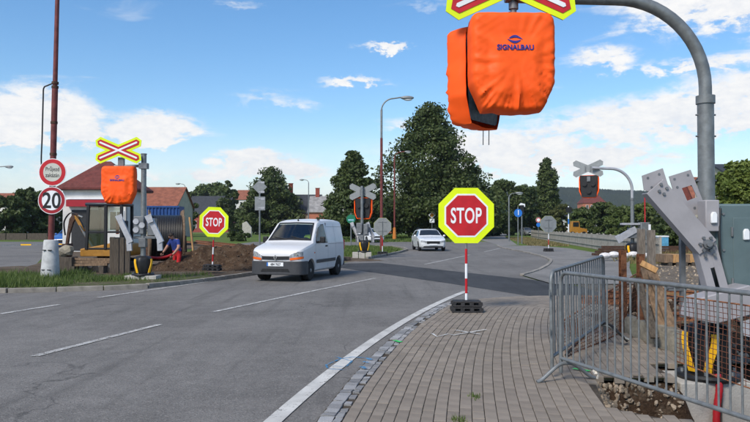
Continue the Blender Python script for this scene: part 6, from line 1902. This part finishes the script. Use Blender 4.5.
fa = np.array([[0, 1, 3], [1, 2, 3], [2, 0, 3]]); F_ = (np.arange(n)[:, None, None] * 4 + fa[None]).reshape(-1)
me = bpy.data.meshes.new('forest'); me.vertices.add(4 * n); me.vertices.foreach_set('co', A_.ravel()); me.loops.add(9 * n); me.loops.foreach_set('vertex_index', F_); me.polygons.add(3 * n); me.polygons.foreach_set('loop_start', np.arange(0, 9 * n, 3)); me.polygons.foreach_set('loop_total', np.full(3 * n, 3))
me.materials.append(leafmat('forest_leaf', (.012, .022, .01), (.035, .05, .02), .01)); me.update(); me.validate()
o = bpy.data.objects.new('forest', me); C.objects.link(o); struct(o, 'stuff', 'dense wood covering the hills')

# ------------------------------------------------------------------ buildings
M_TILE_R = mat('red_roof_tile', (.13, .034, .028), .85, var=.25, scale=3, bump=.2, bscale=14, dirt=.2)
M_TILE_B = mat('brown_red_roof_tile', (.24, .085, .05), .85, var=.25, scale=1.5, bump=.2, bscale=8)
M_TILE_D = mat('slate_roof', (.035, .038, .045), .7, var=.25, scale=1.5, bump=.2, bscale=6)
M_TILE_G = mat('grey_roof', (.26, .25, .24), .8, var=.3, scale=1.2, bump=.1, bscale=6, dirt=.3)
M_WALLW = mat('white_render', (.62, .61, .58), .9, var=.08, scale=2, bump=.05, dirt=.15)
M_WALLO = mat('orange_render', (.42, .15, .09), .9, var=.12, scale=1)
M_WALLC = mat('cream_render', (.50, .44, .34), .9, var=.1, scale=1)
M_BRICK = mat('red_brick', (.26, .065, .045), .9, var=.2, scale=2, bump=.1)


def house(label, x, y, w, d, eave, ridge, wall, roof, rot=0.0, hip=0.0, wins=(), door=None, over=.3, chim=(), gable=False, name='house', vis_roof=None):
    """box house; ridge along local x; hip = how far the ridge ends draw in"""
    t = thing(name, label, 'house', (x, y, 0), rot)
    mb = MB(); hw, hd = w / 2, d / 2
    if hip <= 0: pts = [(-hw, -hd, 0), (-hw, hd, 0), (-hw, hd, eave), (-hw, 0, ridge - .12), (-hw, -hd, eave)]; mb.prism(pts, (w, 0, 0))
    else: mb.box((0, 0, eave / 2), (w, d, eave))
    wl = mb.build('wall', wall, t, smooth=0)
    e = over; rx = hw + e - hip if hip > 0 else hw + e
    mb = MB(); th = .16; dz = (ridge - eave) / hd * e if hip <= 0 else 0; ez = eave - dz + (.02 if hip > 0 else .05)
    top = [(-hw - e, -hd - e, ez), (hw + e, -hd - e, ez), (hw + e, hd + e, ez), (-hw - e, hd + e, ez), (-rx, 0, ridge), (rx, 0, ridge)]
    if hip > 0:
        mb.add(top + [(a, b_, c - .12) for a, b_, c in top[:4]], [(0, 1, 5, 4), (2, 3, 4, 5), (1, 2, 5), (3, 0, 4), (0, 6, 7, 1), (1, 7, 8, 2), (2, 8, 9, 3), (3, 9, 6, 0), (9, 8, 7, 6)])
    else:
        low = [(a, b_, c - th) for a, b_, c in top]
        mb.add(top + low, [(0, 1, 5, 4), (2, 3, 4, 5), (7, 6, 10, 11), (9, 8, 11, 10), (0, 6, 7, 1), (2, 8, 9, 3), (1, 7, 11, 5), (5, 11, 8, 2), (3, 9, 10, 4), (4, 10, 6, 0)])
    rf = mb.build('roof', roof, t, smooth=0)
    for cx, cy, cw, ct in chim: mb = MB(); mb.box((cx, cy, (ridge + ct) / 2 - .6), (cw, cw, ct - ridge + 1.2)); mb.box((cx, cy, ct + .03), (cw * 1.2, cw * 1.2, .1)); mb.build('chimney', M_BRICK, rf)
    for wx, wz, ww, wh in wins:
        mb = MB(); mb.box((wx, -hd - .01, wz), (ww + .16, .07, wh + .16)); fr = mb.build('window', M_SIGNWHITE, t, smooth=0)
        for sx in (-1, 1): mb = MB(); mb.box((wx + sx * ww / 4, -hd - .05, wz), (ww / 2 - .04, .012, wh)); mb.build('pane', M_DGLASS, fr, smooth=0)
        mb = MB(); mb.box((wx, -hd - .08, wz - wh / 2 - .11), (ww + .3, .2, .05)); mb.build('sill', M_CONC, fr, smooth=0)
    if door: mb = MB(); mb.box((door[0], -hd - .02, door[2] / 2), (door[1], .06, door[2])); dr = mb.build('door', M_WOODD, t, smooth=0)
    return t


# the small white station house
HY = 45.0
def hx(px): return (px - 375) * HY / FPX
H1 = house('small white house with a red hipped roof behind the excavator', -18.0, HY + 1.9, 4.15, 3.8, 4.1, 6.0, M_WALLW, M_TILE_R, 0, hip=2.15, over=.36, wins=(), chim=())
mb = MB(); mb.box((0, 0, 4.02), (4.8, 4.45, .10)); mb.build('gutter_board', mat('dark_eave', (.05, .035, .03), .7), H1)
mb = MB(); mb.box((-.35, -2.05, 3.12), (2.7, .5, .42)); mb.build('awning', M_DKRED, H1)
mb = MB(); mb.box((-.35, -1.95, 3.42), (2.9, .55, .10)); mb.build('awning_edge', M_SIGNWHITE, H1)
mb = MB(); mb.box((-.4, -1.91, 1.4), (2.2, .06, 2.6)); mb.build('shutter', M_DASH, H1)
for wx in (1.40,):
    mb = MB(); mb.box((wx, -1.92, 2.0), (.95, .06, 1.3)); f_ = mb.build('window', M_SIGNWHITE, H1)
    for sx in (-1, 1): mb = MB(); mb.box((wx + sx * .22, -1.955, 2.0), (.38, .012, 1.14)); mb.build('pane', M_DGLASS, f_)
mb = MB(); mb.tube([(2.02, -1.95, .1), (2.02, -1.95, 3.95)], .045, 8); mb.build('downpipe', M_GALV_D, H1)


def HP(label, px0, px1, peave, pridge, Y, wall, roof, d=9, **k):
    """house spanning px0..px1 in the picture at distance Y"""
    x0, x1 = (px0 - 375) * Y / FPX, (px1 - 375) * Y / FPX
    return house(label, (x0 + x1) / 2, Y + d / 2, x1 - x0, d, 1.6 + (227 - peave) * Y / FPX, 1.6 + (227 - pridge) * (Y + d / 2) / FPX, wall, roof, **k)


def rowwins(n, w, z, ww=1.0, wh=1.4): return [(-w / 2 + w * (i + .5) / n, z, ww, wh) for i in range(n)]
HP('house with a brown red tiled roof behind the white house', 136, 176, 205, 187, 110, M_WALLC, M_TILE_B, d=10, wins=rowwins(3, 5.5, 1.9))
HP('long red walled building with a dark slate roof', 160, 228, 213, 196, 210, M_BRICK, M_TILE_D, d=12, wins=rowwins(7, 19, 2.4, 1.3, 2))
HP('red roofed house at the left edge behind the trees', -14, 22, 204, 193, 120, M_WALLW, M_TILE_B, d=8, rot=R(-8))
HP('dark roofed house with skylights behind the van', 281, 319, 212.5, 194.5, 150, M_WALLC, M_TILE_D, d=10, chim=[(-2.6, 0, .9, 11.2)], wins=rowwins(3, 7, 2.2))
HP('orange walled house with a pale grey roof behind the van', 309, 342, 211, 196, 140, M_WALLO, M_TILE_G, d=10, chim=[(-2.0, 0, .8, 9.6)], wins=rowwins(3, 6, 2.4))
for px, py in ((292.5, 204), (304.5, 203.8)):
    pass
HP('distant orange house with a red roof under the hill', 583, 606, 203, 194, 330, M_WALLO, M_TILE_R, d=9, wins=rowwins(4, 9, 11, 1.2, 1.8) + rowwins(4, 9, 6, 1.2, 1.8), hip=3)
HP('low white building with a dark roof beyond the fence', 556, 600, 218.5, 213.5, 170, M_WALLW, M_TILE_D, d=9, wins=rowwins(5, 10, 2.0))
HP('red brick building behind the grey pole', 694, 732, 196, 177, 95, M_BRICK, M_TILE_B, d=5, wins=rowwins(2, 4, 2.4))
HP('house gable with a dark roof at the right edge', 738, 790, 178, 164, 60, M_WALLC, M_TILE_D, d=8, wins=rowwins(2, 4, 3.4))
HP('distant red roof between the trees left of the diamond sign', 236, 258, 199, 190, 300, M_WALLW, M_TILE_B, d=10)
HP('distant orange brick house between the dark trees', 384, 396, 213, 203, 180, M_WALLO, M_TILE_R, d=9, wins=rowwins(2, 3, 2.4))
# skylights on the dark roof and a dormer on the grey one
# ------------------------------------------------------------------ street lamps
def lamp(label, px, ptop, Y, arm=1.6, side=1, color=M_GALV, lower=None, r=.09, foot=None, double=False):
    x = (px - 375) * Y / FPX; h = 1.6 + (227 - ptop) * Y / FPX
    t = thing('street_lamp', label, 'street lamp', (x, Y, 0))
    split = h * (.74 if lower and lower is not color else .55)
    MB().tube([(0, 0, 0), (0, 0, split)], [r * 1.2, r], 12).build('lower_post', lower or color, t)
    for sd in ((side, -side) if double else (side,)):
        rad = min(1.0, arm * .6); p = [(0, 0, split), (0, 0, h - rad)]
        for k in range(1, 8): a = math.pi / 2 * k / 7; p.append((sd * rad * (1 - math.cos(a)), 0, h - rad + rad * math.sin(a)))
        p.append((sd * arm, 0, h + .08)); mb = MB(); mb.tube(p, [r * .9] * 2 + [r * .55] * (len(p) - 2), 10); mb.build('arm', color, t)
        mb = MB(); n = 12; mb.ball((sd * (arm + .35), 0, h + .04), .36, 14, (1.25, .5, .38)); hd_ = mb.build('lamp_head', M_SIGNBACK, t)
        mb = MB(); mb.ball((sd * (arm + .40), 0, h - .06), .26, 12, (1.15, .5, .40)); mb.build('lens', M_SIGNWHITE, hd_)
    if foot: mb = MB(); mb.lathe([(.26, 0), (.24, .5), (.16, 1.5), (.10, 1.55)], 14); mb.build('foot', foot, t)
    return t


lamp('tall street lamp with a dark red post right of the van', 381.5, 98, 46, 1.35, 1, M_GALV, M_REDPOLE, .085)
lamp('red street lamp post with an orange foot before the tallest tree', 394.5, 152, 86, 1.3, 1, M_REDPOLE, M_REDPOLE, .10, mat('orange_foot', (.5, .17, .03), .8))
lamp('distant street lamp over the dark roofed houses', 308.5, 180, 130, .9, -1, M_GALV, None, .09)
lamp('distant street lamp above the brown red roof', 185, 184, 130, 1.0, -1, M_GALV, None, .09)
lamp('street lamp whose head reaches in at the left edge', -14, 167, 70, 1.9, 1, M_GALV, None, .09)
lamp('grey street lamp left of the blue round sign', 509, 193.5, 78, .8, 1, M_GALV, None, .08)

# ------------------------------------------------------------------ smaller distant signs
def post_thing(name, label, cat, px, Y, ptop, r=.035, m=M_GALV):
    x = (px - 375) * Y / FPX; h = 1.6 + (227 - ptop) * Y / FPX; t = thing(name, label, cat, (x, Y, 0)); MB().tube([(0, 0, 0), (0, 0, h)], r, 10).build('post', m, t); return t, lambda py: 1.6 + (227 - py) * Y / FPX


t, Z = post_thing('priority_sign', 'grey back of a diamond sign with a square plate below, left of the van', 'road sign', 259.7, 38, 178.5, .045)
def diamond(t, z, s, y0, y1, m, nm): mb = MB(); mb.prism([(-s, y0, z), (0, y0, z - s), (s, y0, z), (0, y0, z + s)], (0, y1 - y0, 0)); return mb.build(nm, m, t, smooth=0)
diamond(t, Z(187), .40, -.052, -.04, M_SIGNBACK, 'diamond_plate'); mb = MB(); mb.box((.02, -.046, Z(203.5)), (.56, .012, .74)); mb.build('square_plate', M_SIGNBACK, t, smooth=0)
mb = MB()
for z in (Z(182.5), Z(192), Z(199), Z(208)): mb.box((0, -.06, z), (.12, .02, .05)); mb.box((.16, -.058, z), (.2, .008, .11))
mb.build('bracket', M_GALV_L, t)
t, Z = post_thing('priority_sign', 'small yellow diamond priority sign beyond the white estate car', 'road sign', 432, 90, 211, .04)
dp = diamond(t, Z(215), .46, -.06, -.045, M_SIGNWHITE, 'diamond_plate'); diamond(dp, Z(215), .30, -.065, -.06, mat('sign_orange', (.75, .28, .01), .5), 'yellow_centre')
mb = MB(); mb.box((0, -.05, Z(220.7)), (.62, .012, .5)); p_ = mb.build('square_plate', M_SIGNWHITE, t); mb = MB(); mb.beam((-.2, -.058, Z(222)), (.1, -.058, Z(219.5)), .09, .004, up=(0, 1, 0)); mb.build('black_band', M_SIGNBLACK, p_)
t, Z = post_thing('mandatory_sign', 'blue round path sign on a post left of the poplar', 'road sign', 518, 62, 207, .05)
round_b = MB().disc((0, Z(213)), .36, -.07, -.055).build('sign_plate', M_SIGNBLUE, t, smooth=30); mb = MB(); mb.box((.02, -.072, Z(213)), (.07, .004, .36)); mb.ball((.02, -.072, Z(210.6)), .05, 8, (1, .1, 1)); mb.build('white_symbol', M_SIGNWHITE, round_b)
t, Z = post_thing('small_signal', 'dark signal with white backing above the blue round sign', 'signal', 521.8, 66, 203, .06)
mb = MB(); mb.box((0, -.1, Z(210)), (.34, .16, .9)); mb.build('head', M_BLACKP, t); mb = MB(); mb.prism([(-.3, -.08, Z(205)), (-.1, -.08, Z(203)), (.3, -.08, Z(204)), (.3, -.08, Z(207)), (.0, -.08, Z(206))], (0, .03, 0)); mb.build('white_plate', M_SIGNWHITE, t)
t, Z = post_thing('prohibition_sign', 'small red rimmed round sign over a blue one near the fence end', 'road sign', 538.3, 92, 217, .04)
round_sign(t, 0, Z(220), .34, -.07, M_SIGNRED, M_SIGNWHITE, .2); MB().disc((0, Z(224.8)), .28, -.07, -.055).build('blue_plate', M_SIGNBLUE, t)
t, Z = post_thing('track_signal', 'dark signal head on a blue and white post beyond the fence', 'signal', 568.5, 80, 206, .07, M_SIGNWHITE)
mb = MB(); mb.box((0, -.08, Z(210)), (.62, .25, .62)); mb.build('head', M_BLACKP, t); MB().tube([(0, 0, Z(224)), (0, 0, Z(219))], .08, 10).build('blue_band', M_SIGNBLUE, t)
t, Z = post_thing('fuel_sign', 'round green sign behind the van rear', 'sign', 351, 62, 213, .05)
MB().disc((0, Z(219)), .40, -.07, -.05).build('sign_plate', mat('sign_green', (.01, .17, .09), .5), t); mb = MB(); mb.box((0, -.074, Z(220)), (.5, .004, .14)); mb.build('pale_band', mat('pale_blue', (.25, .5, .6), .5), t)
t, Z = post_thing('marker_post', 'thin red marker post left of the grey plates', 'post', 645, 60, 197, .05, M_SIGNRED)
t = thing('stone_slab', 'pale upright stone slab on the grass right of the left stop sign', 'stone', ((247 - 375) * 110 / FPX, 110, 0)); mb = MB(); mb.prism([(-.75, 0, 0), (.7, 0, 0), (.7, 0, 1.5), (-.1, 0, 2.5), (-.75, 0, 2.2)], (0, .5, 0)); mb.build('slab', M_CONC, t, bevel=.03)
t, Z = post_thing('red_mast', 'thin dark red mast with crossarms between dark trees', 'mast', 395.5, 150, 203, .05, M_REDPOLE)

# ------------------------------------------------------------------ parked and distant vehicles
M_CARBLUE = mat('car_blue_paint', (.02, .10, .36), .3, var=.05, coat=.5); M_CARGREY = mat('car_grey_paint', (.2, .21, .22), .3, .3, var=.05, coat=.5); M_CARDARK = mat('car_dark_paint', (.03, .035, .05), .3, var=.05, coat=.5)
car('blue car parked behind the sign pole beside the white house', (-21.0, 48.7, .006), (.06, -1), M_CARBLUE, (4.2, 1.75, 1.62))
car('silver car whose front shows behind the far barrier drive', ((370 - 375) * 72 / FPX, 73, .006), (.35, -.94), M_CARWHITE, (4.4, 1.78, 1.46))
car('white hatchback parked far off left of the left stop sign', ((204 - 375) * 215 / FPX, 215, .006), (-1, -.1), M_CARWHITE, (4.3, 1.75, 1.5), group='cars parked on the far street', detail=False)
car('dark car parked far off right of the left stop sign', ((232 - 375) * 215 / FPX, 217, .006), (-1, 0), M_CARDARK, (4.5, 1.78, 1.45), group='cars parked on the far street', detail=False)
car('grey car parked far off beside the stone slab', ((255 - 375) * 215 / FPX, 215, .006), (-1, 0), M_CARGREY, (4.4, 1.78, 1.45), group='cars parked on the far street', detail=False)
car('white car far off beyond the picket fence', ((581 - 375) * 125 / FPX, 126, .006), (1, 0), M_CARWHITE, (4.3, 1.75, 1.5), detail=False)
car('distant light car at the far end of the path', ((527 - 375) * 128 / FPX, 128, .006), (.1, -1), M_CARGREY, (4.3, 1.75, 1.5), detail=False)
t = thing('works_machine', 'small yellow works machine beyond the fence', 'machine', ((577 - 375) * 110 / FPX, 110, 0)); mb = MB(); mb.prism([(-1.4, -.6, .5), (1.5, -.6, .5), (1.4, -.6, 1.3), (.3, -.6, 1.5), (.2, -.6, 2.5), (-.9, -.6, 2.5), (-1.2, -.6, 1.4)], (0, 1.2, 0)); mb.build('body', M_YELLOW, t, bevel=.05)
for x in (-.9, .9): MB().tube([(x, -.7, .45), (x, -.35, .45)], .45, 18).build('wheel', M_TYRE, t)
mb = MB(); mb.box((-.35, -.62, 2.0), (.9, .03, .7)); mb.build('pane', M_DGLASS, t)
t = thing('blue_banner', 'blue and white box behind the timbers on the works side', 'box', ((661 - 375) * 40 / FPX, 40, 0)); mb = MB(); mb.box((0, 0, .55), (.62, .6, .95)); mb.build('box', mat('sky_blue_paint', (.10, .33, .52), .6, var=.2), t, bevel=.03); mb = MB(); mb.box((0, 0, 1.06), (.66, .64, .08)); mb.build('lid', M_SIGNWHITE, t, bevel=.02)
t = thing('wall_low', 'long low dark fence under the trees at the left', 'fence', (-47, 84, 0)); 
for k in range(14): mb = MB(); mb.box((-16 + 2.5 * k, 0, .45), (2.4, .08, .8)); mb.build('panel', M_WOODD, t)
t = thing('warning_tape', 'yellow and black tape strung across the side street', 'tape', (-19.6, 38, 0), R(3))
for k in range(12):
    mb = MB(); mb.box((-3.2 + .55 * k, 0, .62 - .05 * math.sin(k * .5)), (.55, .012, .075)); mb.build('tape_band', M_CABLEY if k % 3 == 1 else M_GALV_D, t)
for x in (-3.5, 3.1): MB().tube([(x, 0, 0), (x, 0, .75)], .025, 8).build('stake', M_RUSTD, t)

# ------------------------------------------------------------------ clutter on the works ground
bank = height_patch('soil_bank', lambda x, y: (.50 * math.exp(-(((x - 5.0) / .9) ** 2 + ((y - 11.0) / 1.5) ** 2)) + .32 * math.exp(-(((x - 5.6) / .8) ** 2 + ((y - 9.2) / 1.0) ** 2))) * (1 + .3 * fbm(x * 3, y * 3, 1)) + .05 * fbm(x * 7, y * 7, 5) - .06, 4.0, 7.0, 8.4, 13.4, 60, 80, M_SOIL)
tag(bank, 'low bank of brown soil behind the pole housing', 'soil heap')
rr = random.Random(4)
lab = ['rusty rail offcut lying nearest the teal cabinet', 'rusty rail offcut lying across the soil bank', 'rusty rail offcut lying beyond the soil bank']
for k, (x, y, a, L_) in enumerate(((5.2, 10.3, 20, 2.2), (4.9, 12.1, -14, 2.6), (6.4, 13.8, 8, 3.0))):
    t = thing('rail_offcut', lab[k], 'rail', (x, y, .25 if k < 2 else .06), R(a)); mb = MB(); mb.prism([(-L_ / 2, p_[0], p_[1]) for p_ in ((-.06, 0), (-.06, .02), (-.012, .03), (-.012, .10), (-.034, .115), (-.034, .145), (.034, .145), (.034, .115), (.012, .10), (.012, .03), (.06, .02), (.06, 0))], (L_, 0, 0)); mb.build('rail', M_RUST, t, smooth=0)
lab = ['weathered board lying left of the soil bank', 'pale board lying on top of the soil bank', 'dark board standing aslant behind the mossy edging', 'grey board lying flat far behind the leaning planks', 'short brown board beside the mossy edging']
for k, (x, y, z, a, tl, L_, m__) in enumerate(((4.45, 10.6, .22, 60, .1, 1.5, M_WOOD), (5.0, 11.3, .50, 25, .12, 1.7, M_WOODL), (4.25, 11.4, .5, 80, .7, 1.3, M_WOODD), (6.2, 15.2, .06, 15, .0, 2.2, M_WOODG), (4.15, 9.5, .30, 75, .15, 1.1, M_WOOD))):
    t = thing('board', lab[k], 'board', (x, y, z), R(a)); mb = MB(); mb.box((0, 0, 0), (L_, .16, .035), (0, tl, 0)); mb.build('plank', m__, t, smooth=0, bevel=.003)
def samp_bank():
    x, y = rr.uniform(4.1, 6.9), rr.uniform(8.5, 13.2); z = (.50 * math.exp(-(((x - 5.0) / .9) ** 2 + ((y - 11.0) / 1.5) ** 2)) + .32 * math.exp(-(((x - 5.6) / .8) ** 2 + ((y - 9.2) / 1.0) ** 2)))
    return x, y, z - .03
scatter('clods', 500, samp_bank, .055, bank, m=M_STONE)

# ------------------------------------------------------------------ air: faint haze that fades the hills
hz = bpy.data.materials.new('haze_air'); hz.use_nodes = True; hz.node_tree.nodes.clear(); b = NB(hz.node_tree)
out = b.n('ShaderNodeOutputMaterial'); vol = b.n('ShaderNodeVolumePrincipled')
vol.inputs['Color'].default_value = (.80, .88, 1.0, 1); vol.inputs['Density'].default_value = .00012; vol.inputs['Anisotropy'].default_value = .1
b.l(vol.outputs[0], out.inputs['Volume'])
mb = MB(); mb.box((0, 2400, 69), (7400, 5800, 142)); o = mb.build('haze', hz, None, smooth=0); struct(o, 'stuff', 'thin blue haze over the far hills')
